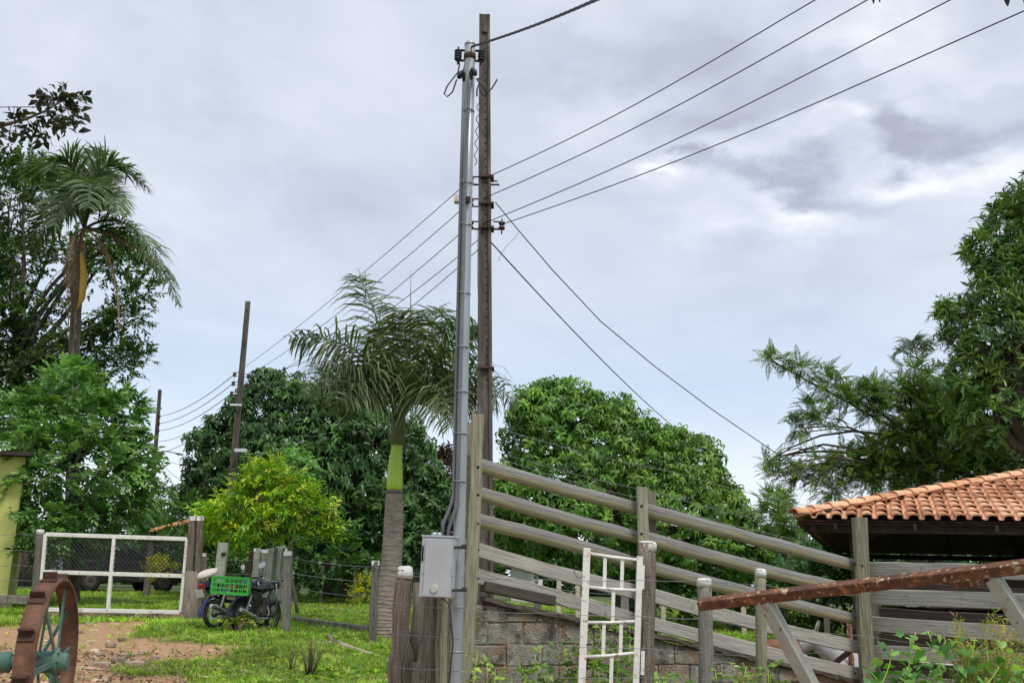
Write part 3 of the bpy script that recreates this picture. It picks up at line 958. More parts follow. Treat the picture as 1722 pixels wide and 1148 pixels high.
# yellow-green tree by the bikes
yt = tree('golden_dewdrop_tree', 'small yellow green leafy tree behind the parked motorcycles', 'tree', gp(405, 1000, 22.5), P(432, 905, 22.5), .09,
     px_lumps([(450, 850, 50, 0), (402, 858, 36, 0), (503, 862, 34, 0), (440, 815, 24, 0), (377, 875, 22, 0), (478, 832, 30, .2), (528, 875, 20, 0), (425, 890, 30, -.4), (395, 905, 18, -.2), (470, 815, 16, 0), (425, 830, 20, 0), (480, 893, 22, 0), (352, 872, 13, 0), (548, 862, 11, 0), (552, 885, 11, 0), (452, 790, 9, 0), (355, 898, 11, 0)], 22.5, 1.0),
     willow_protos, [(.06, .16, .016), (.13, .28, .018), (.22, .38, .02), (.32, .44, .025), (.40, .42, .05)], M_['leaf'], per=7, size=(.28, .46), density=24, sc=(.6, 1.15), mode='spray', up=0, limbs=16, seed=26, shell=(.5, 1.2), inner=.6, bark=M_['twig'], twigs=3, lj=.3)
tree('young_sapling', 'pale green large leaved sapling rising above the yellow tree', 'tree', gp(505, 1000, 25), P(503, 850, 25), .04,
     px_lumps([(500, 790, 22), (492, 775, 12), (515, 785, 12), (500, 830, 14), (408, 795, 11)][:4], 25),
     broad_protos, [(.09, .22, .05), (.16, .34, .08)], M_['leaf'], per=3, density=22, sc=(.6, .9), mode='pinnate', up=.1, limbs=3, seed=27)
# right side: large dark green tree
tree('glossy_tree', 'tall dense green tree at the right edge above the tiled shed', 'tree', gp(1745, 1000, 25), P(1740, 760, 25), .35,
     px_lumps([(1690, 385, 42), (1720, 350, 45), (1655, 425, 34), (1705, 460, 62), (1672, 505, 50), (1655, 560, 55), (1610, 560, 28), (1700, 590, 75), (1635, 625, 45), (1690, 690, 70), (1620, 670, 36), (1790, 450, 100), (1810, 620, 120), (1800, 330, 80),
               (1595, 525, 17), (1650, 720, 45)], 25, 1.1),
     longleaf_protos + willow_protos, [(.026, .07, .018), (.052, .12, .026), (.095, .185, .034), (.17, .27, .042)], M_['leaf_shiny'], per=7, size=(.28, .45), density=14, sc=(.75, 1.25), up=.5, limbs=22, seed=28, shell=(.55, 1.1), inner=.68, twigs=2)
# feathery spreading tree over the shed
tree('feathery_tree', 'spreading feathery leaved tree with long open branches above the tiled shed roof', 'tree', gp(1620, 1000, 29), P(1560, 770, 29), .12,
     px_lumps([(1296, 604, 8), (1318, 610, 10), (1345, 620, 14), (1375, 634, 17), (1405, 655, 22), (1440, 672, 28), (1360, 690, 19), (1385, 705, 21), (1345, 722, 12), (1480, 690, 29), (1520, 665, 29), (1555, 690, 33), (1600, 710, 34), (1290, 778, 8), (1315, 790, 15),
               (1345, 800, 21), (1385, 795, 26), (1425, 782, 28), (1470, 780, 31), (1520, 775, 33), (1570, 780, 34), (1500, 735, 22), (1640, 780, 39), (1700, 790, 39), (1580, 650, 22), (1530, 625, 15), (1620, 755, 33), (1690, 740, 39), (1400, 830, 22), (1460, 815, 26), (1540, 820, 29), (1470, 655, 19), (1540, 720, 34), (1580, 745, 34), (1480, 760, 26), (1660, 760, 40), (1620, 690, 34), (1500, 800, 30), (1580, 815, 30), (1640, 810, 36), (1700, 815, 36)], 29, 1.0),
     fine_protos, [(.035, .08, .018), (.065, .13, .024), (.11, .195, .032), (.20, .29, .05)], M_['leaf'], per=4, size=(.35, .6), density=27, sc=(.7, 1.15), mode='pinnate', up=-.1, limbs=24, seed=29, shell=(.2, 1.15), inner=.3, twigs=2, lr=.05, bark=M_['twig'])
# shrubs and hedges that close the background
def hedge(name, label, L, Y, protos, cols, seed, density=16, sc=(.8, 1.3), mode='spray', cat='bush', mat='leaf', up=.3):
    a = L[len(L) // 2]
    return tree(name, label, cat, gp(a[0], 1000, Y), None, .05, px_lumps(L, Y), protos, cols, M_[mat], per=5, density=density, sc=sc, mode=mode, up=up, seed=seed, trunk=False, zmin=-.9)


GREENS = [(.016, .048, .014), (.034, .09, .02), (.065, .145, .03)]
hedge('hedge', 'dark green hedge behind the chute rails beside the corral post', [(1130, 1000, 40), (1200, 1015, 42), (1270, 1005, 48), (1340, 1010, 50), (1400, 1005, 46), (1450, 1010, 46), (1380, 1055, 26), (1420, 1050, 26)], 23, broad_protos, [(.02, .055, .015), (.045, .11, .025), (.09, .18, .035)], 31, density=14, mode='pinnate')
hedge('shrub', 'dark tangle of shrubs seen through the white mesh gate', [(70, 925, 40), (120, 915, 40), (170, 900, 42), (110, 950, 24), (60, 960, 22), (230, 905, 40), (290, 920, 34)], 44, dark_protos, [(.012, .032, .01), (.026, .07, .016), (.055, .12, .025)], 32, density=10, sc=(.9, 1.4))
hedge('shrub', 'green shrubs between the gate post and the yellow tree', [(350, 920, 34), (330, 880, 26), (385, 940, 30), (300, 868, 24), (365, 975, 20)], 29, small_protos, [(.02, .06, .015), (.05, .12, .022), (.10, .19, .03)], 33)
hedge('shrub', 'leafy green shrub below the dark mango tree behind the wire fence', [(500, 930, 30), (540, 920, 34), (575, 940, 30), (545, 960, 24), (480, 950, 22), (610, 965, 20)], 30, broad_protos, [(.022, .062, .018), (.05, .12, .03), (.10, .20, .05)], 34, mode='pinnate', density=12)
hedge('clipped_bush', 'bright yellow leafed bush beside the royal palm trunk', [(612, 985, 11), (625, 990, 12), (600, 995, 9)], 29.5, willow_protos, [(.3, .34, .02), (.5, .46, .03)], 35, density=60, sc=(.4, .7))
hedge('clipped_bush', 'low yellow flowered bush seen through the gate beside the dark car', [(270, 956, 12), (258, 958, 8), (280, 958, 8)], 27.5, willow_protos, [(.3, .33, .02), (.55, .5, .03)], 36, density=60, sc=(.4, .7))
hedge('clipped_bush', 'low dark clipped bush behind the wire fence left of the palm trunk', [(560, 985, 14), (585, 990, 15), (605, 998, 10)], 30.5, small_protos, GREENS, 37, density=40, sc=(.5, .8))
# far trees closing the horizon
far = []
for i, x in enumerate(range(-500, 2300, 55)):
    far.append((x, 935 + 18 * math.sin(i * 1.7), 42 + 16 * math.sin(i * 2.3), 6 * math.sin(i * 3.1)))
for i, x in enumerate(range(-480, 2300, 70)):
    far.append((x, 985, 36, 4 * math.cos(i)))
ft = tree('distant_wood', 'distant line of dark green trees along the horizon', 'wood', gp(800, 1000, 58), None, .1, px_lumps(far, 58), mango_protos, GREENS, M_['leaf'], per=4, density=2.2, sc=(1.8, 2.8), up=.6, seed=38, trunk=False, zmin=-.9)
ft['kind'] = 'stuff'
hedge('bushy_tree', 'small bushy tree standing below the farthest utility pole', [(285, 860, 30), (265, 840, 20), (240, 870, 30), (300, 880, 26)], 41, small_protos, [(.03, .075, .02), (.06, .13, .03), (.1, .19, .04)], 39, density=14, sc=(1.0, 1.5), cat='tree')
hedge('bushy_tree', 'loose green bushes beside the left corner of the tiled shed', [(1300, 850, 22), (1322, 880, 22), (1290, 890, 24), (1330, 905, 22), (1300, 930, 26), (1310, 835, 12)], 30, fine_protos, [(.04, .10, .02), (.08, .17, .03), (.14, .24, .04)], 40, density=22, sc=(.6, 1.0), mode='pinnate')


# ------------------------------------------------------------------ royal palm
def royal_palm():
    rg = np.random.default_rng(5)
    Y = 18.6
    base = gp(652, 1060, Y)
    root = thing('royal_palm', 'royal palm with ringed grey trunk and bright green crownshaft behind the wire fence', 'palm tree', base)
    def c(py, x): return P(x, py, Y)
    rows = [(1075, 645, 19), (1040, 647, 18.5), (1000, 652, 18), (950, 658, 17), (900, 661, 16), (860, 662.5, 15), (828, 663, 14.2)]
    mb = MB()
    pts, rad = [], []
    for i in range(len(rows) - 1):
        for k in range(6):
            t = k / 6
            a, b = rows[i], rows[i + 1]
            pts.append(c(a[0] + (b[0] - a[0]) * t, a[1] + (b[1] - a[1]) * t))
            r = (a[2] + (b[2] - a[2]) * t) * PXM(Y)
            rad.append(r * (1.0 if k % 2 else 1.022))
    pts.append(c(826, 663)); rad.append(14 * PXM(Y)); pts.append(c(822, 663)); rad.append(11.5 * PXM(Y))
    pts[0].z = base.z - .1
    mb.tube(pts, rad, 18)
    mb.build('trunk', M_['palm_trunk'], root)
    mb = MB()
    # leaf-scar rings
    for i in range(2, len(pts) - 1, 1):
        d = (pts[i + 1] - pts[i]).normalized()
        mb.lathe(pts[i], d, [(rad[i] * .99, -.012), (rad[i] * 1.035, -.005), (rad[i] * 1.03, .006), (rad[i] * .99, .012)], 18)
    o = mb.build('leaf_scar_rings', M_['palm_trunk'], root); o['kind'] = 'stuff'
    mb = MB()
    sh = [(832, 663, 12.6), (815, 663.5, 13.4), (800, 664, 13), (775, 665, 11.5), (757, 667, 9.5), (742, 668, 9.5)]
    mb.tube([c(a, b) for a, b, r in sh], [r * PXM(Y) for a, b, r in sh], 14)
    mb.build('crownshaft', M_['crownshaft'], root)
    mb = MB()
    mb.tube([c(748, 668), c(725, 669), c(700, 671), c(675, 676)], [.13, .15, .12, .05], 10)
    mb.build('bud', M_['petiole'], root)
    mb = MB(); q0 = c(828, 663); mb.lathe(q0, (0, 0, 1), [(13.2 * PXM(Y), -.05), (14.4 * PXM(Y), -.03), (14.2 * PXM(Y), .02), (13.6 * PXM(Y), .05)], 18); mb.build('old_sheath', M_['bark'], root)
    cols = [(.024, .046, .018), (.045, .08, .028), (.08, .12, .046), (.16, .19, .09)]
    o = (668, 722)
    fr = [((640, 560), (603, 465), 0.6), ((612, 600), (490, 568), -.9), ((622, 625), (520, 660), -1.4), ((638, 640), (572, 675), -1.6),
          ((715, 590), (735, 520), .9), ((735, 600), (800, 545), -.5), ((755, 625), (868, 680), -.7), ((720, 650), (762, 720), -1.5), ((745, 640), (830, 690), .8), ((685, 600), (668, 530), -.9), ((600, 640), (530, 620), 1.3)]
    for i, (m, e, dy) in enumerate(fr):
        frond('frond', (P(*o, Y), P(*m, Y + dy * .5), P(*e, Y + dy)), root, 1.18, .036, 80, rg, cols, M_['leaf'], droop=.62 if i else .5, plum=.6, r0=.035, start=.14, fwd=.45)
    mb = MB()
    mb.tube([P(688, 600, Y), P(690, 540, Y), P(691, 455, Y)], [.02, .015, .003], 5)
    mb.build('spear_leaf', M_['petiole'], root)


royal_palm()


def feather_palm():
    """tall untidy palm at the left with hanging dead fronds and a yellow fruit sheath"""
    rg = np.random.default_rng(8)
    Y = 31.0
    base = gp(120, 1000, Y)
    root = thing('feather_palm', 'tall feather palm with hanging dead brown fronds and a yellow sheath', 'palm tree', base)
    mb = MB()
    tp = [Vector((base.x, Y, base.z - .1)), P(122, 800, Y), P(122, 650, Y), P(128, 520, Y), P(136, 410, Y)]
    mb.tube(tp, [.26, .2, .17, .17, .2], 10, wob=.06)
    mb.build('trunk', M_['bark'], root)
    green = [(.04, .075, .03), (.07, .12, .045), (.12, .17, .075)]
    dead = [(.15, .105, .06), (.26, .19, .115), (.38, .29, .19)]
    o = (142, 385)
    L = [((178, 280), (252, 322), 0, 1.0), ((225, 385), (298, 512), -.6, 1.0), ((100, 290), (52, 300), .6, 1.0), ((120, 280), (85, 285), -1, 1.0), ((150, 300), (165, 250), 1.4, .9), ((170, 320), (200, 360), -2, 1.0),
         ((125, 320), (90, 380), -2, 1.0), ((105, 350), (50, 420), .9, 1.0), ((150, 310), (150, 350), -2.8, 1.0), ((205, 400), (270, 460), 1.0, .9), ((130, 310), (115, 275), 2, .9), ((165, 310), (190, 300), 1.5, .9)]
    for m, e, dy, s in L:
        frond('frond', (P(*o, Y), P(*m, Y + dy * .5), P(*e, Y + dy)), root, 1.25 * s, .062, 74, rg, green, M_['leaf'], droop=.35, plum=.3, r0=.05, start=.12, fwd=.9)
    for m, e in (((118, 430), (116, 575)), ((132, 450), (122, 600)), ((125, 470), (128, 570)), ((185, 440), (200, 560)), ((250, 430), (303, 520))):
        k = frond('dead_frond', (P(*o, Y), P(*m, Y - .3), P(*e, Y - .3)), root, .42, .05, 40, rg, dead, M_['leaf_dry'], droop=1.6, plum=.2, r0=.05, start=.2, fwd=.9)
        k['label'] = 'dry brown hanging frond'
    mb = MB()
    mb.tube([P(138, 425, Y - .35), P(141, 460, Y - .4), P(138, 500, Y - .4), P(130, 520, Y - .4)], [.06, .11, .10, .03], 8, wob=.2)
    mb.build('flower_sheath', M_['yellow_sheath'], root)['label'] = 'dry yellow hanging flower sheath'


feather_palm()


def small_palm(label, crown, Y, ends, cols, seed, L=.7):
    rg = np.random.default_rng(seed)
    base = gp(crown[0], 1000, Y)
    root = thing('palm', label, 'palm tree', base)
    mb = MB()
    top = P(*crown, Y)
    mb.tube([base - Vector((0, 0, .1)), base.lerp(top, .5) + Vector((.1, 0, 0)), top], [.16, .12, .12], 8)
    mb.build('trunk', M_['bark'], root)
    for i, e in enumerate(ends):
        dy = (-1) ** i * (.3 + .25 * (i % 4))
        m = ((crown[0] * .55 + e[0] * .45), min(crown[1], e[1]) - 6 + (crown[1] - e[1]) * -.05)
        frond('frond', (top, P(*m, Y + dy * .5), P(*e, Y + dy)), root, L, .04, 34, rg, cols, M_['leaf'], droop=.35, plum=.25, r0=.03, fwd=.9)


small_palm('slender palm whose fronds show behind the feathery tree at right', (1548, 665), 34, [(1500, 605), (1525, 590), (1560, 590), (1600, 625), (1490, 650), (1590, 680), (1510, 690), (1610, 660)], [(.03, .055, .025), (.07, .10, .05), (.13, .15, .09)], 51)
small_palm('low green palm beside the left corner of the tiled shed roof', (1312, 905), 27, [(1285, 860), (1300, 842), (1325, 850), (1340, 880), (1280, 895), (1345, 900), (1295, 930), (1330, 930)], [(.05, .11, .025), (.10, .18, .04), (.16, .26, .06)], 52, L=.5)


# ------------------------------------------------------------------ branches hanging into the view
def overhanging_branch():
    rg = np.random.default_rng(61)
    Y = 8.0
    base = Vector((-9.5, 6.5, gz(-9.5, 6.5)))
    root = thing('overhanging_tree', 'near tree whose dark leafy branch reaches in at the upper left', 'tree', base)
    mb = MB()
    top = Vector((-9.3, 6.6, 5.2))
    mb.tube([base - Vector((0, 0, .1)), base.lerp(top, .5) + Vector((.1, 0, 0)), top], [.22, .18, .14], 10, wob=.1)
    mb.build('trunk', M_['bark'], root)
    mb = MB()
    path = [top, P(-180, 250, 7.2), P(-60, 225, 7.6), P(0, 212, Y), P(45, 200, Y), P(80, 185, Y), P(112, 165, Y)]
    mb.tube(path, [.09, .05, .03, .018, .013, .009, .005], 6)
    twigs = [((20, 208), (15, 225)), ((45, 200), (50, 220)), ((60, 195), (70, 225)), ((75, 187), (110, 205)), ((80, 185), (75, 160)), ((95, 175), (108, 148)), ((100, 172), (126, 160)), ((90, 180), (125, 188)), ((70, 190), (95, 200)), ((-20, 215), (-25, 235)), ((-40, 220), (-60, 200)), ((85, 182), (88, 160)), ((30, 204), (32, 192)), ((105, 170), (120, 205)), ((5, 212), (0, 228))]
    pos, ax = [], []
    for a, b in twigs:
        A, B = P(*a, Y + rg.uniform(-.15, .15)), P(*b, Y + rg.uniform(-.3, .3))
        mb.tube([A, A.lerp(B, .5) + Vector((0, 0, .02)), B], [.006, .004, .003], 4)
        for t in np.linspace(.25, 1, 6):
            pos.append(np.array(A.lerp(B, t)) + rg.normal(size=3) * .02)
            ax.append(np.array((B - A).normalized()) + rg.normal(size=3) * .5)
    mb.build('branch', M_['twig'], root)
    pos, ax = np.array(pos), np.array(ax)
    pr = [spray(4, .085, .042, rr_, .07) for _ in range(4)]
    fr = frames_from(ax, np.tile(np.array([0, 0, 1.0]), (len(ax), 1)), rg.normal(size=len(ax)))
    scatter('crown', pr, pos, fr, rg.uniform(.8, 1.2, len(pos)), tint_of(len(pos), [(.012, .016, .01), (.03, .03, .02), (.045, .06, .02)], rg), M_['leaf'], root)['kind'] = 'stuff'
    # second branch, just above the top right corner
    base = Vector((6.5, 3.2, gz(6.5, 3.2)))
    root = thing('overhanging_tree', 'near tree whose dark leaf tips hang in at the top right edge', 'tree', base)
    mb = MB()
    top = Vector((6.3, 3.3, 5.4))
    mb.tube([base - Vector((0, 0, .1)), base.lerp(top, .5) + Vector((-.1, 0, 0)), top], [.2, .16, .12], 10, wob=.1)
    mb.build('trunk', M_['bark'], root)
    mb = MB()
    path = [top, P(1900, -90, 5.4), P(1720, -42, 5.6), P(1600, -45, 5.8), P(1470, -40, 5.9)]
    mb.tube(path, [.07, .03, .016, .01, .005], 6)
    mb.build('branch', M_['twig'], root)
    lv = []
    for (x, y, L, w, Yy) in ((1706, -38, .24, .11, 5.6), (1698, -36, .21, .10, 5.62), (1712, -36, .22, .10, 5.6), (1475, -36, .20, .09, 5.9), (1469, -36, .18, .08, 5.9), (1640, -62, .13, .07, 5.7), (1560, -60, .12, .07, 5.8)):
        p = P(x, y, Yy)
        lv.append(leaf6(tuple(p), rg.uniform(-.4, .4) + (3.1 if rg.random() < .5 else 0), -1.25, -1.5, L, w))
    for k in range(40):
        t = rg.random()
        p = Vector(path[1]).lerp(Vector(path[4]), t) + Vector((0, 0, .06 + .1 * rg.random()))
        lv.append(leaf6(tuple(p), rg.uniform(0, 6.28), .3, -.2, .1, .05))
    V, Fq = proto(lv)
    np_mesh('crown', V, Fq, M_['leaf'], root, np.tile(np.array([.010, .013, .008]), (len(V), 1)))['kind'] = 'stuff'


overhanging_branch()

# ------------------------------------------------------------------ wires
def wire(name, label, pts, r, mat='alu_wire', cat='cable', group=None, n=5, parent=None):
    mb = MB()
    pts = [Vector(p) for p in pts]
    if parent is None:
        root = bpy.data.objects
        base = pts[0].copy()
        mb.tube([p - base for p in pts], r, n)
        o = mb.build(name, M_[mat])
        o.location = base
        return tag(o, label, cat, group)
    mb.tube(pts, r, n)
    return mb.build(name, M_[mat], parent)


def sag(a, b, s, n=24):
    a, b = Vector(a), Vector(b)
    return [a.lerp(b, i / n) - Vector((0, 0, 4 * s * (i / n) * (1 - i / n))) for i in range(n + 1)]


# ------------------------------------------------------------------ concrete utility poles
def i_section_pole(root, base, top, w0, w1, d0, d1):
    """tapering double-T concrete shaft: two flanges and a recessed web"""
    mb = MB()
    base, top = Vector(base), Vector(top)
    def ring(t):
        c = base.lerp(top, t)
        w, d = (w0 + (w1 - w0) * t) / 2, (d0 + (d1 - d0) * t) / 2
        fl, wb = w * .42, d * .55
        o = [(-w, -d), (-w + fl, -d), (-w + fl * 1.25, -wb), (w - fl * 1.25, -wb), (w - fl, -d), (w, -d), (w, d), (w - fl, d), (w - fl * 1.25, wb), (-w + fl * 1.25, wb), (-w + fl, d), (-w, d)]
        return [c + Vector((x, y, 0)) for x, y in o]
    K = 14
    rs = [ring(i / K) for i in range(K + 1)]
    L = (top - base).length
    for i in range(K):
        for k in range(12):
            k2 = (k + 1) % 12
            mb.face([rs[i][k], rs[i][k2], rs[i + 1][k2], rs[i + 1][k]], [(i * L / K, k * .06), (i * L / K, k2 * .06), ((i + 1) * L / K, k2 * .06), ((i + 1) * L / K, k * .06)])
    mb.face(rs[K])
    # solid head on the last stretch
    c = base.lerp(top, .985)
    mb.box(c, (w1 * .96, d1 * .9, L * .03))
    return mb.build('shaft', M_['concrete_pole'], root)


def insulator_rack(root, c, side, z_off=(0,), r=.045, arm=.16):
    """spool insulators on a clevis, side = -1 left, +1 right"""
    c = Vector(c)
    br = MB()
    br.bar(c + Vector((0, -.02, .055)), c + Vector((side * arm, -.02, .055)), .035, .008)
    br.bar(c + Vector((0, -.02, -.055)), c + Vector((side * arm, -.02, -.055)), .035, .008)
    br.tube([c + Vector((side * arm * .75, -.02, .10)), c + Vector((side * arm * .75, -.02, -.12))], .009, 6)
    o = br.build('bracket', M_['rust_iron'], root)
    ins = MB()
    ins.lathe(c + Vector((side * arm * .75, -.02, -.05)), (0, 0, 1), [(r * .8, 0), (r, .012), (r, .03), (r * .62, .042), (r * .62, .058), (r, .07), (r, .088), (r * .8, .1)], 12)
    ins.build('insulator', M_['ceramic'], root)
    return c + Vector((side * arm * .75, -.05, 0))


def pole_a():
    Y = 13.0
    base = P(821, 1000, Y); base.z = gz(base.x, Y) - .3
    top = P(815, 28, Y)
    root = thing('utility_pole', 'tall brown concrete utility pole with a row of holes beside the steel pole', 'pole', (base.x, Y, gz(base.x, Y)), 'concrete poles of the power line')
    i_section_pole(root, base, top, .225, .15, .19, .14)
    mb = MB()
    for k in range(46):
        py = 45 + k * 13.2
        t = (py - 28) / 972
        c = P(815 + 6 * t, py, Y)
        mb.lathe(c + Vector((0, -(.14 + .05 * t) / 2 * .58 - .004, 0)), (0, 1, 0), [(.011, 0), (.011, .004)], 8)
    o = mb.build('bolt_holes', M_['dark_hole'], root); o['kind'] = 'stuff'
    at = {}
    for py in (305, 342, 380):
        at[py] = insulator_rack(root, P(806, py, Y), -1)
    at['r'] = insulator_rack(root, P(829, 380, Y), 1)
    mb = MB()
    for py in (305, 380):
        mb.bar(P(796, py, Y - .0) + Vector((0, .12, 0)), P(840, py, Y) + Vector((0, .12, 0)), .02, .02)
    mb.bar(P(826, 305, Y) + Vector((0, -.02, 0)), P(837, 306, Y) + Vector((0, -.02, 0)), .016, .016)
    for py in (300, 345, 385, 620):
        w = .205
        mb.box(P(818, py, Y), (w, .2, .03))
    mb.build('clamp_band', M_['rust_iron'], root)
    mb = MB()
    mb.box(P(769, 331, Y) + Vector((0, .1, 0)), (.09, .12, .09))
    mb.build('connector_box', M_['bag_cloth'], root)
    return at


PA = pole_a()


def pole_far(label, bx, tx, ty, by, Y, w, racks):
    base = P(bx, by, Y)
    top = P(tx, ty, Y)
    g = Vector((base.x + (base.x - top.x) * .2, Y, gz(base.x, Y)))
    d = (base - top).normalized()
    k = (g.z - .3 - top.z) / d.z
    bottom = top + d * k
    root = thing('utility_pole', label, 'pole', (bottom.x, Y, gz(bottom.x, Y)), 'concrete poles of the power line')
    i_section_pole(root, bottom, top, w, w * .66, w * .85, w * .62)
    pts = []
    for px, py, s in racks:
        pts.append(insulator_rack(root, P(px, py, Y), s, r=.06, arm=.22))
    return root, pts


rb, PB = pole_far('dark concrete utility pole with many wires behind the yellow tree', 391, 417, 507, 800, 30.0, .20, [(404, 630, -1), (402, 645, -1), (399, 662, -1), (409, 632, 1), (407, 648, 1)])
mb = MB(); mb.box(P(399, 682, 30) + Vector((0, -.16, 0)), (.34, .05, .06)); mb.build('white_band', M_['white_cap'], rb)
mb = MB(); mb.box(P(405, 757, 29.7), (.35, .12, .1)); mb.build('lamp_head', M_['plate_white'], rb)
rc, PC = pole_far('farthest and shortest looking utility pole with a street lamp arm', 256, 269, 655, 830, 44.0, .19, [(262, 700, 1), (261, 712, 1), (260, 724, 1)])
mb = MB()
mb.tube([P(262, 762, 43.8), P(275, 758, 43.8), P(290, 760, 43.8), P(298, 762, 43.8)], .03, 6)
mb.build('lamp_arm', M_['galv'], rc)
mb = MB()
mb.tube([P(295, 762, 43.8), P(300, 763, 43.8), P(308, 764, 43.8)], [.05, .11, .06], 8, flat=.5)
mb.build('lamp_head', M_['conduit'], rc)

# four line wires running up to the right over the camera
ordw = ['topmost', 'second', 'third', 'lowest']
for k, (s, e, Ye) in enumerate((((808, 303), (1370, 0), 8.6), ((808, 336), (1458, 0), 8.3), ((808, 378), (1597, 0), 8.0), ((842, 378), (1722, 18), 7.6))):
    S, E = P(*s, 13.0), P(*e, Ye)
    d = (E - S)
    pts = [S + d * t - Vector((0, 0, .10 * 4 * t * (1.7 - t) / 1.0 * .35 * t * 0)) for t in np.linspace(0, 3.6, 40)]
    # slight sag towards the middle of the span, zero where it is tied off
    pts = [p - Vector((0, 0, .10 * math.sin(math.pi * min(1, t)))) if t < 1 else p for p, t in zip(pts, np.linspace(0, 3.6, 40))]
    wire('power_line', f'{ordw[k]} of the four wires running from the brown pole to the upper right', pts, .0062, 'black_cable', 'wire', 'line wires to the upper right')
# wires from the near pole to the second one
ords = ['topmost', 'second', 'third', 'fourth', 'lowest']
for k, (s, e) in enumerate(zip((PA[305], PA[342], PA[380], P(808, 400, 13), P(806, 418, 13)), (PB[0], PB[1], PB[2], PB[3], PB[4]))):
    wire('power_line', f'{ords[k]} wire from the brown pole left to the pole behind the yellow tree', sag(s, e, .12 + .12 * k), .006, 'alu_wire', 'wire', 'line wires to the second pole')
for k, (s, e) in enumerate(zip((PB[0], PB[1], PB[2]), PC)):
    wire('power_line', f'{["upper", "middle", "lower"][k]} of the wires between the two distant poles at left', sag(s, e, .25), .012, 'alu_wire', 'wire', 'line wires between the distant poles')
for k, (s, e, Ya, Yb) in enumerate((((398, 668), (268, 742), 30, 43.9), ((398, 680), (262, 762), 30, 43.9), ((410, 640), (560, 690), 30, 33), ((410, 655), (700, 745), 30, 36), ((305, 780), (250, 740), 60, 44), ((320, 810), (262, 765), 60, 44))):
    wire('service_wire', ['slack thin wire between the two distant poles, above the lamp', 'slackest thin wire between the two distant poles, level with the lamp', 'thin wire from the pole behind the yellow tree into the dark mango', 'lower thin wire from the pole behind the yellow tree passing the royal palm',
                          'short thin wire falling right of the street lamp', 'lowest thin wire falling right of the street lamp'][k], sag(P(*s, Ya), P(*e, Yb), .3), .011, 'alu_wire', 'wire', 'thin service wires')
# service drops
wire('service_cable', 'thick cable dropping from the brown pole to behind the right mango tree', sag(P(808, 388, 12.9), P(1130, 715, 27), .12), .0105, 'black_cable')
wire('service_cable', 'long cable from the brown pole down to the tiled shed roof', [P(833, 340, 12.9), P(870, 385, 13.0), P(930, 455, 13.3), P(1010, 540, 13.9), P(1100, 615, 14.6), P(1200, 690, 15.3), P(1325, 775, 16.3), P(1375, 805, 16.9), P(1432, 838, 17.4)], .0075, 'black_cable')
wire('loose_wire', 'thin loose curled wire beside the long service cable', [P(872, 390, 13), P(866, 400, 13), P(850, 416, 13), P(840, 432, 13), P(838, 438, 13), P(843, 436, 13)], .003, 'alu_wire', 'wire')
wire('hanging_wire', 'pale wires hanging straight down between the steel pole and the brown pole', [P(802, 385, 13), P(803, 420, 13), P(803, 470, 13), P(804, 505, 13)], .003, 'grey_wire', 'wire')
pts = []
for k in range(60):
    t = k / 59
    p = P(1003 - 213 * t, 80 * t + 4 * math.sin(math.pi * t), 5.0 + 3.2 * t)
    pts.append(p)
back = pts[0] + (pts[0] - pts[3]) * 14
def twist(path, ph, r):
    out = []
    for i, p in enumerate(path):
        a = i * .9 + ph
        out.append(p + Vector((0, math.cos(a) * r, math.sin(a) * r)))
    return out
root = thing('twisted_cable', 'black twisted cable running from the steel pole top to the upper right', 'cable', pts[-1])
full = [back.lerp(pts[0], i / 30) for i in range(30)] + pts
for ph in (0, 2.1, 4.2):
    wire('cable_strand', None, twist(full, ph, .006), .0062, 'black_cable', parent=root)
wire('thin_wire', 'short thin wire at the left edge ending in the overhanging branch', sag(P(-300, 170, 7.8), P(62, 180, 8.0), .02), .004, 'black_cable', 'wire')


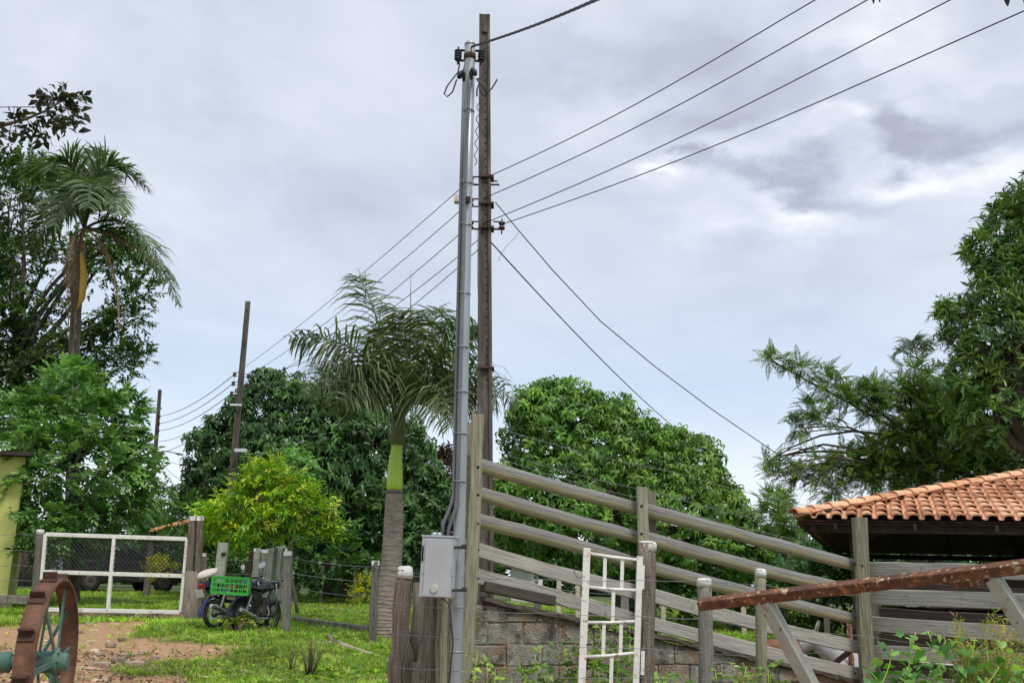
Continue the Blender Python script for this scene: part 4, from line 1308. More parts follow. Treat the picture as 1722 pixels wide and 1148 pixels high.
# ------------------------------------------------------------------ steel service pole and meter box
def steel_pole():
    Y = 8.2
    def c(py): return P(767 + (1148 - py) / 1073 * 23.5, py, Y)
    g = c(1148); g.z = gz(g.x, Y)
    root = thing('steel_pole', 'galvanised steel service pole with grey conduits strapped along it', 'pole', g)
    d = (c(75) - c(1148))
    bot = c(1148) + d * (-(c(1148).z - g.z + .2) / d.z)
    top = c(76)
    r = .048
    mb = MB(); mb.tube([bot, c(1148), c(900), c(600), c(300), top], r, 20); mb.build('tube', M_['galv'], root)
    mb = MB(); mb.lathe(top, d, [(r * 1.04, -.01), (r * 1.04, .012), (r * .8, .022)], 20); mb.build('cap', M_['galv'], root)
    # conduits on the near face
    dn = d.normalized()
    def off(py, dx, dy=-.055): return c(py) + Vector((dx, dy, 0))
    mb = MB()
    mb.tube([off(905, -.09, -.02), off(890, -.085, -.03), off(868, -.05, -.05), off(850, -.022, -.06), off(700, -.022, -.06), off(400, -.016, -.06), off(250, -.01, -.06), off(150, .005, -.06), off(130, .012, -.06)], .0155, 10)
    mb.build('conduit', M_['conduit'], root)
    mb = MB()
    mb.tube([off(905, -.135, -.02), off(880, -.13, -.03), off(862, -.09, -.03), off(835, -.05, -.03), off(600, -.052, -.02), off(300, -.05, -.02), off(132, -.045, -.02)], .0155, 10)
    mb.build('conduit', M_['conduit'], root)
    mb = MB()
    mb.tube([off(140, .014, -.06), off(128, .018, -.06), off(124, .03, -.07), off(128, .05, -.08), off(134, .055, -.085)], [.017, .021, .023, .022, .018], 10)
    mb.build('weatherhead', M_['black_cable'], root)
    mb = MB()
    mb.tube([off(140, -.045, -.02), off(128, -.045, -.02), off(124, -.06, -.03), off(128, -.085, -.04), off(136, -.09, -.045)], [.017, .021, .023, .022, .018], 10)
    mb.build('weatherhead', M_['black_cable'], root)
    for py in (188, 310, 380, 495, 585, 660, 730, 810, 1020, 1095):
        mb = MB(); mb.lathe(c(py), dn, [(r * 1.02, -.006), (r * 1.1, -.005), (r * 1.1, .005), (r * 1.02, .006)], 20)
        if py < 850:
            mb.tube([off(py, -.05, -.03), off(py, -.045, -.078), off(py, -.01, -.082), off(py, .015, -.075), off(py, .045, -.03)], .004, 4)
        mb.build('strap', M_['galv'], root)
    mb = MB(); mb.lathe(c(96), dn, [(r * 1.06, -.025), (r * 1.14, -.024), (r * 1.14, .024), (r * 1.06, .025)], 20); mb.build('clamp_band', M_['rust_iron'], root)
    for s, x in ((-1, 763), (1, 813)):
        mb = MB()
        for z in (.05, -.05):
            mb.bar(c(94) + Vector((s * r, 0, z)), c(94) + Vector((s * (.125), 0, z)), .03, .008)
        mb.tube([c(94) + Vector((s * .105, 0, .085)), c(94) + Vector((s * .105, 0, -.09))], .008, 6)
        mb.build('bracket', M_['rust_iron'], root)
        mb = MB()
        for z in (-.045, .005):
            mb.lathe(c(94) + Vector((s * .105, 0, z)), (0, 0, 1), [(.026, 0), (.034, .006), (.034, .014), (.022, .02), (.022, .026), (.034, .032), (.034, .04), (.026, .045)], 12)
        mb.build('insulator', M_['black_cable'], root)
    # cable loops
    def loop(pts):
        mb = MB(); mb.tube(pts, .007, 6); return mb.build('cable_loop', M_['black_cable'], root)
    loop([P(768, 96, Y), P(773, 108, Y), P(770, 122, Y), P(762, 132, Y - .04), P(752, 145, Y - .04), P(747, 158, Y - .04), P(752, 163, Y - .04), P(761, 155, Y - .04), P(766, 140, Y - .04), P(768, 134, Y - .04)])
    loop([P(812, 96, Y), P(815, 106, Y), P(813, 118, Y), P(814, 128, Y), P(803, 134, Y - .08)])
    loop([P(801, 132, Y - .08), P(808, 142, Y - .06), P(816, 152, Y - .04), P(818, 160, Y), P(812, 160, Y), P(806, 150, Y)])
    loop([P(802, 134, Y - .08), P(812, 146, Y), P(820, 156, Y), P(828, 148, Y), P(836, 134, Y)])
    loop([P(806, 140, Y), P(802, 152, Y), P(802, 162, Y)])
    loop([P(775, 132, Y), P(780, 118, Y), P(785, 88, Y), P(795, 78, Y)])
    mb = MB()
    tw = [P(805 + 2.5 * math.sin(k * .9) - (k / 40) * 6, 165 + k * 2.9, Y + .3) for k in range(40)]
    mb.tube(tw, .004, 5)
    mb.build('hanging_wire', M_['rust_iron'], root)
    mb = MB(); mb.box(P(788, 341, Y) + Vector((0, -.07, 0)), (.036, .03, .05)); mb.build('conduit_joint', M_['tyre'], root)


steel_pole()


def meter_box():
    Y = 8.05
    a, b = P(712, 905, Y), P(762, 1002, Y)
    cx, cz = (a.x + b.x) / 2, (a.z + b.z) / 2
    w, h, dp = .245, .455, .19
    rot = Matrix.Rotation(R(-10), 3, 'Z') @ Matrix.Rotation(R(1.0), 3, 'Y')
    ctr = Vector((cx, Y + .06, cz))
    root = thing('meter_box', 'grey electricity meter box clamped to the steel pole', 'meter box', ctr - Vector((0, 0, h / 2)))
    L = lambda x, y, z: ctr + rot @ Vector((x, y, z))
    mb = MB(); mb.box(ctr, (w, dp, h), rot); mb.build('case', M_['box_grey'], root, bevel=.006)
    mb = MB(); mb.box(L(.012, -dp / 2 - .006, -.005), (w * .83, .012, h * .95), rot); mb.build('lid', M_['box_grey'], root, bevel=.003)
    mb = MB(); mb.box(L(0, 0, h / 2 + .006), (w * 1.04, dp * 1.08, .014), rot); mb.build('top_edge', M_['box_grey'], root, bevel=.003)
    mb = MB(); mb.lathe(L(.0, -dp / 2 - .012, -h * .36), rot @ Vector((0, -1, 0)), [(.032, 0), (.032, .008), (.026, .012)], 20); mb.build('round_seal', M_['plate_grey'], root)
    mb = MB(); mb.box(L(-w / 2 + .013, -dp / 2 - .003, h * .22), (.012, .008, .115), rot); mb.build('window_slot', M_['dark_hole'], root)
    mb = MB(); mb.lathe(L(-w / 2 + .02, -dp / 2, -h * .11), rot @ Vector((0, -1, 0)), [(.006, 0), (.006, .006)], 10); mb.build('screw', M_['chrome'], root)
    for py in (920, 992):
        p = P(771, py, Y)
        mb = MB(); mb.bar(P(761, py, Y + .02), P(781, py, Y + .02), .03, .02); mb.bar(P(776, py - 1, Y + .01), P(785, py - 1, Y + .01), .028, .034); mb.build('clamp', M_['black_cable'], root)
    for dx in (-.06, -.02):
        mb = MB(); mb.lathe(L(dx + .01, 0, h / 2 + .01), (0, 0, 1), [(.024, 0), (.024, .02), (.019, .03)], 12); mb.build('gland', M_['chrome'], root)
    mb = MB(); mb.tube([P(738, 1002, Y), P(745, 1006, Y - .03), P(755, 1015, Y - .06), P(758, 1040, Y - .05), P(762, 1080, Y - .05), P(759, 1110, Y - .04), P(755, 1148, Y - .03), P(754, 1200, Y)], .006, 6); mb.build('earth_wire', M_['black_cable'], root)


meter_box()


# ------------------------------------------------------------------ loading chute: ramp wall, posts, rails
def cy(px):
    """forward distance of the chute line at a pixel column"""
    return 10.0 + (px - 805) / (1445 - 805) * 2.0


def chute():
    base = P(803, 1190, 10.0); base.z = gz(base.x, 10.0)
    root = thing('cattle_chute', 'sloping log rail cattle loading chute on a stained block ramp', 'cattle chute', base)
    # posts: near and far of each pair
    def post(px, top, w, Y, mat='lichen_post', dx=0, zb=None, name='post', d=.1, lean=0.0):
        t = P(px, top, Y)
        zb = gz(t.x, Y) - .3 if zb is None else zb
        mb = MB(); mb.rough_bar(Vector((t.x + lean, Y, zb)), t, d, w, up=(1, 0, 0), bow=.02); return mb.build(name, M_[mat], root)
    post(804, 697, .11, cy(805) - .18, lean=-.05)
    post(793, 712, .12, cy(795) + .17)
    post(1079, 819, .115, cy(1079) - .17)
    post(1093, 826, .12, cy(1093) + .16)
    post(1445, 870, .15, cy(1445) - .16, d=.12)
    post(1462, 960, .13, cy(1462) + .16, mat='old_post')
    # round / split rails
    rows = [(783, 858, 949, 'r', .071), (830, 905, 992, 'r', .07), (878, 951, 1039, 'r', .069), (925, 998, 1085, 'p', .14), (970, 1046, 1130, 'p', .135)]
    for i, (a, m, b, k, s) in enumerate(rows):
        for j, (x0, y0, x1, y1) in enumerate(((780, a - 8, 1088, m + 1), (1076, m - 3, 1450, b + 4))):
            p0, p1 = P(x0, y0, cy(x0)), P(x1, y1, cy(x1))
            mb = MB()
            if k == 'r':
                # half-round log: flat weathered top, round underside
                n, K = 12, 10
                ax = (p1 - p0).normalized(); sx = Vector((0, 0, 1)).cross(ax).normalized(); up = ax.cross(sx)
                rings = []
                bx = Vector((0, 0, random.uniform(-.025, .025)))
                for q in range(K + 1):
                    t = q / K
                    c = p0.lerp(p1, t) + bx * math.sin(math.pi * t) + Vector((0, random.uniform(-.004, .004), random.uniform(-.004, .004)))
                    r_ = s * (1.06 - .12 * t) * (1 + random.uniform(-.04, .04))
                    ring = []
                    for g in range(n):
                        an = 2 * math.pi * g / n + math.pi * .06
                        yy, zz = math.cos(an) * r_ * .8, math.sin(an) * r_
                        ring.append(c + sx * yy + up * zz)
                    rings.append(ring)
                L = (p1 - p0).length
                uo = random.random() * 6
                for q in range(K):
                    for g in range(n):
                        g2 = (g + 1) % n
                        mb.face([rings[q][g], rings[q][g2], rings[q + 1][g2], rings[q + 1][g]], [(uo + q * L / K, g / n * .5), (uo + q * L / K, (g + 1) / n * .5), (uo + (q + 1) * L / K, (g + 1) / n * .5), (uo + (q + 1) * L / K, g / n * .5)], True)
                mb.face(list(reversed(rings[0]))); mb.face(rings[K])
                o = mb.build('rail', M_['log_two_tone'], root)
                w_ = o.modifiers.new('weld', 'WELD'); w_.merge_threshold = .0005
            else:
                mb.rough_bar(p0, p1, .07, s, bow=.03)
                o = mb.build('rail', M_['rail_wood'], root)
    # bolts on the posts
    mb = MB()
    for px, ys, Y in ((804, (785, 832, 880, 924, 972), cy(805) - .235), (1079, (850, 897), cy(1079) - .225), (1438, (948, 1038, 1086, 1131), cy(1445) - .225), (1450, (951, 1044, 1092, 1134), cy(1445) - .225)):
        for y in ys:
            mb.lathe(P(px, y, Y), (0, -1, 0), [(.014, 0), (.014, .006), (.008, .008)], 8)
    o = mb.build('bolts', M_['dark_hole'], root); o['kind'] = 'stuff'
    # ramp wall of blocks under the rails
    x0, x1 = P(812, 1005, cy(812)), P(1450, 1146, cy(1450))
    d = Vector((x1.x - x0.x, x1.y - x0.y, 0)); L = d.length; d /= L
    nrm = Vector((d.y, -d.x, 0))          # towards the camera
    wall = MB()
    zb = -.5
    A = x0 - d * .1
    core0 = nrm * -.004
    wall.prism([A + core0 + Vector((0, 0, zb - A.z)), x1 + core0 + Vector((0, 0, zb - x1.z)), x1 + core0 - Vector((0, 0, .02)), A + core0 - Vector((0, 0, .02))], (0, 0, 0), -nrm * 1.6)
    wo = wall.build('ramp_wall', M_['mortar'], root)
    h, bl = .19, .385
    cache = {}
    for row in range(9):
        ztop = x0.z - .03 - row * (h + .012)
        if ztop < -.2:
            break
        s = -.12 + (row % 2) * -.2
        while s < L:
            e = s + bl
            # clip under the sloping top
            zl = x0.z + (x1.z - x0.z) * max(0, s) / L - .05
            zr = x0.z + (x1.z - x0.z) * max(0, e) / L - .05
            t0, t1 = min(ztop, zl), min(ztop, zr)
            b = ztop - h
            if t1 > b + .03:
                ss = max(s, -.1)
                pr = random.uniform(-.004, .010); jz = [Vector((random.uniform(-.012, .012), 0, random.uniform(-.012, .012))) for _ in range(4)]
                q = [A + d * (ss + .1) + Vector((0, 0, b - A.z)), A + d * (e + .1 - .012) + Vector((0, 0, b - A.z)), A + d * (e + .1 - .012) + Vector((0, 0, t1 - A.z)), A + d * (ss + .1) + Vector((0, 0, t0 - A.z))]
                bm_ = MB(); bm_.prism([p + jq + nrm * (-.015) for p, jq in zip(q, jz)], (0, 0, 0), nrm * (.024 + pr * .6)); bm_.build('block', M_['block'], wo, bevel=.009)
            s = e
    cop = MB()
    K = 12
    for i in range(K):
        a, b = x0.lerp(x1, i / K), x0.lerp(x1, (i + .985) / K)
        cop.rough_bar(a + nrm * .0 + Vector((0, 0, -.005)), b + Vector((0, 0, -.005 + random.uniform(-.015, .015))), .12, .045, K=3, j=.008)
    cop.build('coping', M_['brown_plank'], wo)
    mb = MB(); mb.bar(P(812, 985, cy(812) - .02), P(930, 1010, cy(930) - .02), .12, .10); mb.build('ramp_board', M_['brown_plank'], root, bevel=.01)


# log rail: grey weathered top, tan round underside (bands run along the log, tied to its own UV)
def two_tone():
    m, n, l, bs, out = new_mat('split_log')
    tc = n.new('ShaderNodeTexCoord')
    sp = n.new('ShaderNodeSeparateXYZ'); l.new(tc.outputs['UV'], sp.inputs[0])
    mp = n.new('ShaderNodeMapping'); mp.inputs['Scale'].default_value = (.5, 22, 1); l.new(tc.outputs['UV'], mp.inputs[0])
    no = N(n, 'ShaderNodeTexNoise', i_Scale=4.0, i_Detail=8.0, i_Roughness=.65); l.new(mp.outputs[0], no.inputs['Vector'])
    grey = ramp_node(n, [(.28, (.06, .055, .052)), (.45, (.18, .17, .16)), (.6, (.27, .26, .245)), (.8, (.38, .365, .345))])
    tan = ramp_node(n, [(.25, (.19, .155, .085)), (.5, (.35, .31, .19)), (.75, (.50, .455, .32))])
    l.new(no.outputs[0], grey.inputs[0]); l.new(no.outputs[0], tan.inputs[0])
    n2 = N(n, 'ShaderNodeTexNoise', i_Scale=3.0, i_Detail=5.0); l.new(tc.outputs['UV'], n2.inputs['Vector'])
    # v 0..0.5 around: top quarter is centred on .125-.02
    a = N(n, 'ShaderNodeMath', operation='SUBTRACT'); l.new(sp.outputs[1], a.inputs[0]); a.inputs[1].default_value = .125
    b = N(n, 'ShaderNodeMath', operation='ABSOLUTE'); l.new(a.outputs[0], b.inputs[0])
    c = N(n, 'ShaderNodeMath', operation='MULTIPLY_ADD'); l.new(n2.outputs[0], c.inputs[0]); c.inputs[1].default_value = .09; l.new(b.outputs[0], c.inputs[2])
    mr = n.new('ShaderNodeMapRange'); mr.inputs[1].default_value = .150; mr.inputs[2].default_value = .170; l.new(c.outputs[0], mr.inputs[0])
    mx = N(n, 'ShaderNodeMix', data_type='RGBA'); l.new(mr.outputs[0], mx.inputs[0]); l.new(grey.outputs[0], mx.inputs[6]); l.new(tan.outputs[0], mx.inputs[7])
    l.new(mx.outputs[2], bs.inputs['Base Color']); bs.inputs['Roughness'].default_value = .9
    bp = N(n, 'ShaderNodeBump', i_Strength=.7, i_Distance=.012); l.new(no.outputs[0], bp.inputs['Height']); l.new(bp.outputs[0], bs.inputs['Normal'])
    return m


M_['log_two_tone'] = two_tone()
chute()


# ------------------------------------------------------------------ corral plank fence at right
def corral():
    Yl, Yr = 12.0, 10.6
    def fy(px): return Yl + (px - 1458) / (1722 - 1458) * (Yr - Yl)
    b = P(1500, 1148, fy(1500)); b.z = gz(b.x, b.y)
    root = thing('corral_fence', 'plank corral fence of grey boards in front of the tiled shed', 'fence', b)
    for y0, y1, s in ((956, 966, .155), (1003, 1017, .165), (1047, 1063, .16), (1094, 1112, .15), (1138, 1160, .15)):
        p0, p1 = P(1452, y0, fy(1452) - .02), P(1722, y1, fy(1722) - .02)
        mb = MB(); mb.rough_bar(p0, p0 + (p1 - p0) * 1.9, .05, s, bow=.035); mb.build('plank', M_['rail_wood'], root)
    for y0, y1, s in ((985, 996, .14), (1031, 1044, .15), (1073, 1092, .14), (1115, 1138, .14)):
        p0, p1 = P(1464, y0, fy(1464) + .3), P(1722, y1, fy(1722) + .3)
        mb = MB(); mb.rough_bar(p0, p0 + (p1 - p0) * 1.9, .05, s, bow=.03); mb.build('plank', M_['brown_plank'], root)['label'] = 'brown plank on the far side of the posts'
    for px in (1790, 1960):
        t = P(px, 880, fy(px) + .12)
        mb = MB(); mb.bar(Vector((t.x, t.y, gz(t.x, t.y) - .3)), t, .12, .15, up=(1, 0, 0)); mb.build('post', M_['lichen_post'], root, bevel=.008)


corral()


# ------------------------------------------------------------------ tiled shed
def shed():
    ang = -.20
    ex = Vector((math.cos(ang), math.sin(ang), 0))       # along the near eave
    ey = Vector((.34, .94, 0))                           # into the building, slightly out of square
    C0 = P(1338, 869, 16.4)
    LEN, DEP, SL = 15.0, 12.0, .275
    root = thing('tiled_shed', 'open sided cattle shed under a hipped orange clay tile roof', 'shed', Vector((C0.x, C0.y, gz(C0.x, C0.y))))
    W = lambda u, v, z: C0 + ex * u + ey * v + Vector((0, 0, z))
    half = DEP / 2
    # underside deck (thin slab under the tiles)
    mb = MB()
    e = -.10
    c = [W(0, 0, e), W(LEN, 0, e), W(LEN, DEP, e), W(0, DEP, e)]
    r1, r2 = W(half, half, e + half * SL), W(LEN - half, half, e + half * SL)
    lift = Vector((0, 0, .035))
    for q in ([c[0], c[1], r2, r1], [c[1], c[2], r2], [c[2], c[3], r1, r2], [c[3], c[0], r1]):
        mb.face(list(reversed(q))); mb.face([p + lift for p in q])
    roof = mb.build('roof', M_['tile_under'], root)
    # tile meshes, shared
    TW, TL = .232, .40
    def tile_mesh(name, n=8):
        m = MB()
        prof_lo, prof_hi = [], []
        for k in range(n + 1):
            a = math.pi * k / n
            prof_lo.append((-math.cos(a) * .088, math.sin(a) ** .7 * .052))
            prof_hi.append((-math.cos(a) * .064, math.sin(a) ** .7 * .040))
        th = .014
        lo_o = [Vector((x, -.02, z + .032)) for x, z in prof_lo]
        lo_i = [Vector((x * .84, -.02, z * .72 + .02)) for x, z in prof_lo]
        hi_o = [Vector((x, TL + .05, z - .004)) for x, z in prof_hi]
        for k in range(n):
            m.face([lo_o[k], hi_o[k], hi_o[k + 1], lo_o[k + 1]], None, True)
            m.face([lo_i[k], lo_o[k], lo_o[k + 1], lo_i[k + 1]])
            m.face([lo_i[k + 1], hi_o[k + 1] - Vector((0, 0, th)), hi_o[k] - Vector((0, 0, th)), lo_i[k]])
        # pan flange to the right of the barrel
        x0, x1 = .070, TW - .070
        pz = -.008
        pp = [(x0, .012), (x0 + .02, pz), (x1 - .02, pz), (x1, .012)]
        for (xa, za), (xb, zb) in zip(pp[:-1], pp[1:]):
            m.face([Vector((xa, -.025, za + .008)), Vector((xb, -.025, zb + .008)), Vector((xb, TL + .05, zb)), Vector((xa, TL + .05, za))], None, True)
            m.face([Vector((xa, -.025, za - .006)), Vector((xb, -.025, zb - .006)), Vector((xb, -.025, zb + .008)), Vector((xa, -.025, za + .008))])
        o = m.build(name, M_['tile'])
        me = o.data
        bpy.data.objects.remove(o)
        return me
    TM = tile_mesh('tile')
    sn = math.sqrt(1 + SL * SL)
    slope_rot = Matrix((ex, (ey + Vector((0, 0, SL))) / sn, (Vector((0, 0, 1)) - ey * SL).normalized())).transposed()
    cells = []
    ncol = int(LEN / TW)
    for i in range(ncol):
        u = .05 + (i + .5) * TW
        lim = min(u, LEN - u, half)
        for j in range(int(lim * sn / TL) + 1):
            v = j * TL / sn
            if v > lim - .03:
                break
            cells.append((u, v))
    cells.sort(key=lambda q: (q[0] + q[1] * .4))
    rl = root_loc(root)
    inst = cells[:285]
    def place(u, v):
        p = W(u, v, v * SL) + slope_rot @ Vector((0, random.uniform(-.015, .012), random.uniform(-.003, .005)))
        rt = slope_rot @ Matrix.Rotation(random.uniform(-.035, .035), 3, 'Z') @ Matrix.Rotation(random.uniform(-.012, .012), 3, 'X') @ Matrix.Rotation(random.uniform(-.03, .03), 3, 'Y')
        return p, rt
    for u, v in inst:
        p, rt = place(u, v)
        o = bpy.data.objects.new('tile', TM); COL.objects.link(o); o.parent = roof
        o.matrix_local = Matrix.Translation(p - rl) @ rt.to_4x4()
    # the other slopes, and tiles past the limit, as one mesh
    vt = np.array([v.co[:] for v in TM.vertices]); fq = np.array([list(p.vertices) for p in TM.polygons])
    Vs, Fs, b0 = [], [], 0
    rest = [place(u, v) for u, v in cells[285:]]
    lrot = Matrix((-ey, (ex + Vector((0, 0, SL))) / sn, (Vector((0, 0, 1)) - ex * SL).normalized())).transposed()
    for i in range(int(DEP / TW)):
        v = .05 + (i + .5) * TW
        lim = min(v, DEP - v, half)
        for j in range(int(lim * sn / TL) + 1):
            u = j * TL / sn
            if u > lim - .03: break
            rest.append((W(u, v, u * SL), lrot))
    brot = Matrix((-ex, (-ey + Vector((0, 0, SL))) / sn, (Vector((0, 0, 1)) + ey * SL).normalized())).transposed()
    for i in range(0, ncol):
        u = .05 + (i + .5) * TW
        for j in range(2):
            rest.append((W(u, DEP - j * TL / sn, j * TL / sn * SL), brot))
    for p, rt in rest:
        Rm = np.array(rt)
        Vs.append(vt @ Rm.T + np.array(p)); Fs.append(fq + b0); b0 += len(vt)
    o = np_mesh('far_tiles', np.concatenate(Vs), np.concatenate(Fs), M_['tile'], roof); o['kind'] = 'stuff'
    # hip cap tiles
    hip = (W(half, half, half * SL) - C0)
    HL = hip.length; hd = hip / HL
    hs = Vector((0, 0, 1)).cross(hd).normalized(); hu = hd.cross(hs)
    k, step = 0, .40
    while k * step < HL:
        m = MB()
        a = C0 + hd * (k * step - .06) + Vector((0, 0, .045)); b = a + hd * (step + .07)
        n = 8
        for q in range(n):
            a0, a1 = math.pi * (q / n) , math.pi * ((q + 1) / n)
            def ring(c, r, an, dz): return c + hs * math.cos(an) * r + hu * (math.sin(an) * r * .72 + dz)
            m.face([ring(a, .125, a0, .02), ring(a, .125, a1, .02), ring(b, .10, a1, 0), ring(b, .10, a0, 0)], None, True)
            m.face([ring(a, .105, a0, .015), ring(a, .105, a1, .015), ring(a, .125, a1, .02), ring(a, .125, a0, .02)])
        m.build('hip_tile', M_['tile'], roof)
        k += 1
    # frame: eave beams, rafters, posts
    mb = MB()
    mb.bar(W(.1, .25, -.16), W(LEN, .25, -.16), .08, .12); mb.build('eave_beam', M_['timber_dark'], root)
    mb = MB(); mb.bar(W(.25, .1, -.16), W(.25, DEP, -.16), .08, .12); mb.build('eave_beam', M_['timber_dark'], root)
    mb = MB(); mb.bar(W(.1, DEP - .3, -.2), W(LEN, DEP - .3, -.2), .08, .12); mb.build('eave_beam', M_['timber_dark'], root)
    for i in range(12):
        u = .6 + i * 1.2
        lim = min(u, LEN - u, half)
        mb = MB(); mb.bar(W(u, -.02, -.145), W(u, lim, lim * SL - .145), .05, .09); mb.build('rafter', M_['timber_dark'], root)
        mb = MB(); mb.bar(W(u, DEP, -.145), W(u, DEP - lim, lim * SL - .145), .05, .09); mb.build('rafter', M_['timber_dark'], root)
    for u in (.9, 4.6, 8.6, 12.6):
        for v in (.9, DEP / 2, DEP - .9):
            p = W(u, v, -.2)
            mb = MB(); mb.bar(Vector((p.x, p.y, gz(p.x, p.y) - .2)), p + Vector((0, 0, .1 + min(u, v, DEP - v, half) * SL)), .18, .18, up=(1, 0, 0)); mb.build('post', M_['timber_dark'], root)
    # feeding trough inside
    t0, t1 = W(1.5, 3.5, -1.9), W(LEN - 1, 3.5, -1.9)
    mb = MB(); mb.bar(t0, t1, .6, .45); mb.build('feed_trough', M_['kerb'], root)
    # far-side plank wall, half height
    for k in range(5):
        mb = MB(); mb.bar(W(.6, DEP - .7, -1.25 - k * .28), W(LEN, DEP - .7, -1.25 - k * .28), .04, .16); mb.build('wall_plank', M_['timber_dark'], root)
    for k in range(5):
        mb = MB(); mb.bar(W(2.0 + .02 * k, 2.2, -.95 - k * .34), W(LEN, 2.2, -.95 - k * .34), .04, .2); mb.build('wall_plank', M_['timber_dark'], root)


shed()


# ------------------------------------------------------------------ yellow house at the left edge
def house():
    Y = 24.0
    tr = P(44, 768, Y)
    g = gz(tr.x, Y)
    root = thing('yellow_house', 'lime yellow plastered house wall under a dark eave at the left edge', 'house', Vector((tr.x, Y, g)))
    mb = MB()
    mb.prism([Vector((tr.x - 7, Y, g - .3)), Vector((tr.x, Y, g - .3)), Vector((tr.x, Y, tr.z)), Vector((tr.x - 7, Y, tr.z))], (0, 0, 0), (-1.2, 3.0, 0))
    mb.build('wall', M_['house_wall'], root)
    mb = MB()
    mb.box(Vector((tr.x - 3.4, Y - .02, g + .06)), (7.1, .06, .32)); mb.build('plinth', M_['kerb'], root)
    mb = MB()
    mb.prism([Vector((tr.x - 7.4, Y - .45, tr.z + .12)), Vector((tr.x + .32, Y - .45, tr.z - .02)), Vector((tr.x + .32, Y - .45, tr.z + .06)), Vector((tr.x - 7.4, Y - .45, tr.z + .2))], (0, 0, 0), (-1.4, 4.0, .3))
    mb.build('roof', M_['timber_dark'], root)
    # distant pale wall glimpsed through the chute
    Y = 33
    a, b = P(846, 938, Y), P(880, 955, Y)
    root = thing('white_house', 'pale low house wall glimpsed through the chute rails', 'house', Vector(((a.x + b.x) / 2, Y, gz(a.x, Y))))
    mb = MB(); mb.box(Vector(((a.x + b.x) / 2 + .3, Y + 1, (a.z + gz(a.x, Y)) / 2 + .02)), (.7, 2, a.z - gz(a.x, Y))); mb.build('wall', M_['far_wall'], root)
    mb = MB(); mb.prism([Vector((a.x - .5, Y - .3, a.z)), Vector((b.x + .4, Y - .3, a.z - .25)), Vector((b.x + .4, Y - .3, a.z - .17)), Vector((a.x - .5, Y - .3, a.z + .1))], (0, 0, 0), (0, 3, .2)); mb.build('roof', M_['conduit'], root)
    # small tiled shelter behind the gate post
    Y = 31
    a, b = P(250, 893, Y), P(330, 874, Y)
    root = thing('tiled_shelter', 'small red tiled shelter roof behind the gate post', 'shelter', Vector((b.x, Y, gz(b.x, Y))))
    d = (b - a)
    mb = MB()
    n = 12
    for i in range(n):
        p, q = a + d * (i / n), a + d * ((i + 1) / n)
        back = Vector((0, 2.2, .35))
        mid = (p + q) / 2 + Vector((0, 0, .05))
        for e, f in ((p, mid), (mid, q)):
            mb.face([e, f, f + back, e + back], None, True)
            mb.face([f - Vector((0, 0, .05)), e - Vector((0, 0, .05)), e + back - Vector((0, 0, .05)), f + back - Vector((0, 0, .05))])
            mb.face([e - Vector((0, 0, .05)), f - Vector((0, 0, .05)), f, e])
    mb.build('roof', M_['tile'], root)
    for t, w in ((.02, .16), (.95, .16)):
        p = a + d * t + Vector((0, .3, 0))
        mb = MB(); mb.bar(Vector((p.x, p.y, gz(p.x, p.y) - .2)), p + Vector((0, 0, .05)), w, w, up=(1, 0, 0)); mb.build('post', M_['old_post'], root)


house()

# ------------------------------------------------------------------ posts and fences
def fence_post(root, px, top, base_px, Y, w, mat='old_post', cap=True, z0=None, sides=10, wob=.1, capped_h=.07, round_=True):
    t = P(px, top, Y)
    bx = P(base_px[0], base_px[1], Y) if base_px else None
    zb = gz(t.x, Y) - .25 if z0 is None else z0
    if bx is None:
        bot = Vector((t.x, Y, zb))
    else:
        d = t - bx
        bot = t - d * ((t.z - zb) / d.z)
    mb = MB()
    r = w / 2
    if round_:
        K = 7
        pts = [bot.lerp(t, i / K) + Vector((random.uniform(-.1, .1) * r, 0, 0)) for i in range(K + 1)]
        mb.tube(pts, [r * (1.08 - .1 * i / K) for i in range(K + 1)], sides, wob=wob)
    else:
        mb.rough_bar(bot, t, w, w, up=(1, 0, 0))
    o = mb.build('post', M_[mat], root)
    if cap:
        d = (t - bot).normalized()
        m = MB()
        if round_:
            m.tube([t - d * capped_h, t - d * .012, t + d * .006, t + d * .014], [r * 1.05, r * 1.04, r * .94, r * .6], sides, wob=.04)
        else:
            m.bar(t - d * capped_h, t + d * .006, w * 1.03, w * 1.03, up=(1, 0, 0))
        m.build('paint_cap', M_['white_cap'], o)
    return t


def strand(root, pts, r=.0028, mat='grey_wire'):
    mb = MB()
    out = []
    for a, b in zip(pts[:-1], pts[1:]):
        s = sag(a, b, .012 * (Vector(b) - Vector(a)).length, 6)
        out += s[:-1]
    out.append(Vector(pts[-1]))
    mb.tube(out, r, 4)
    return mb.build('wire', M_[mat], root)


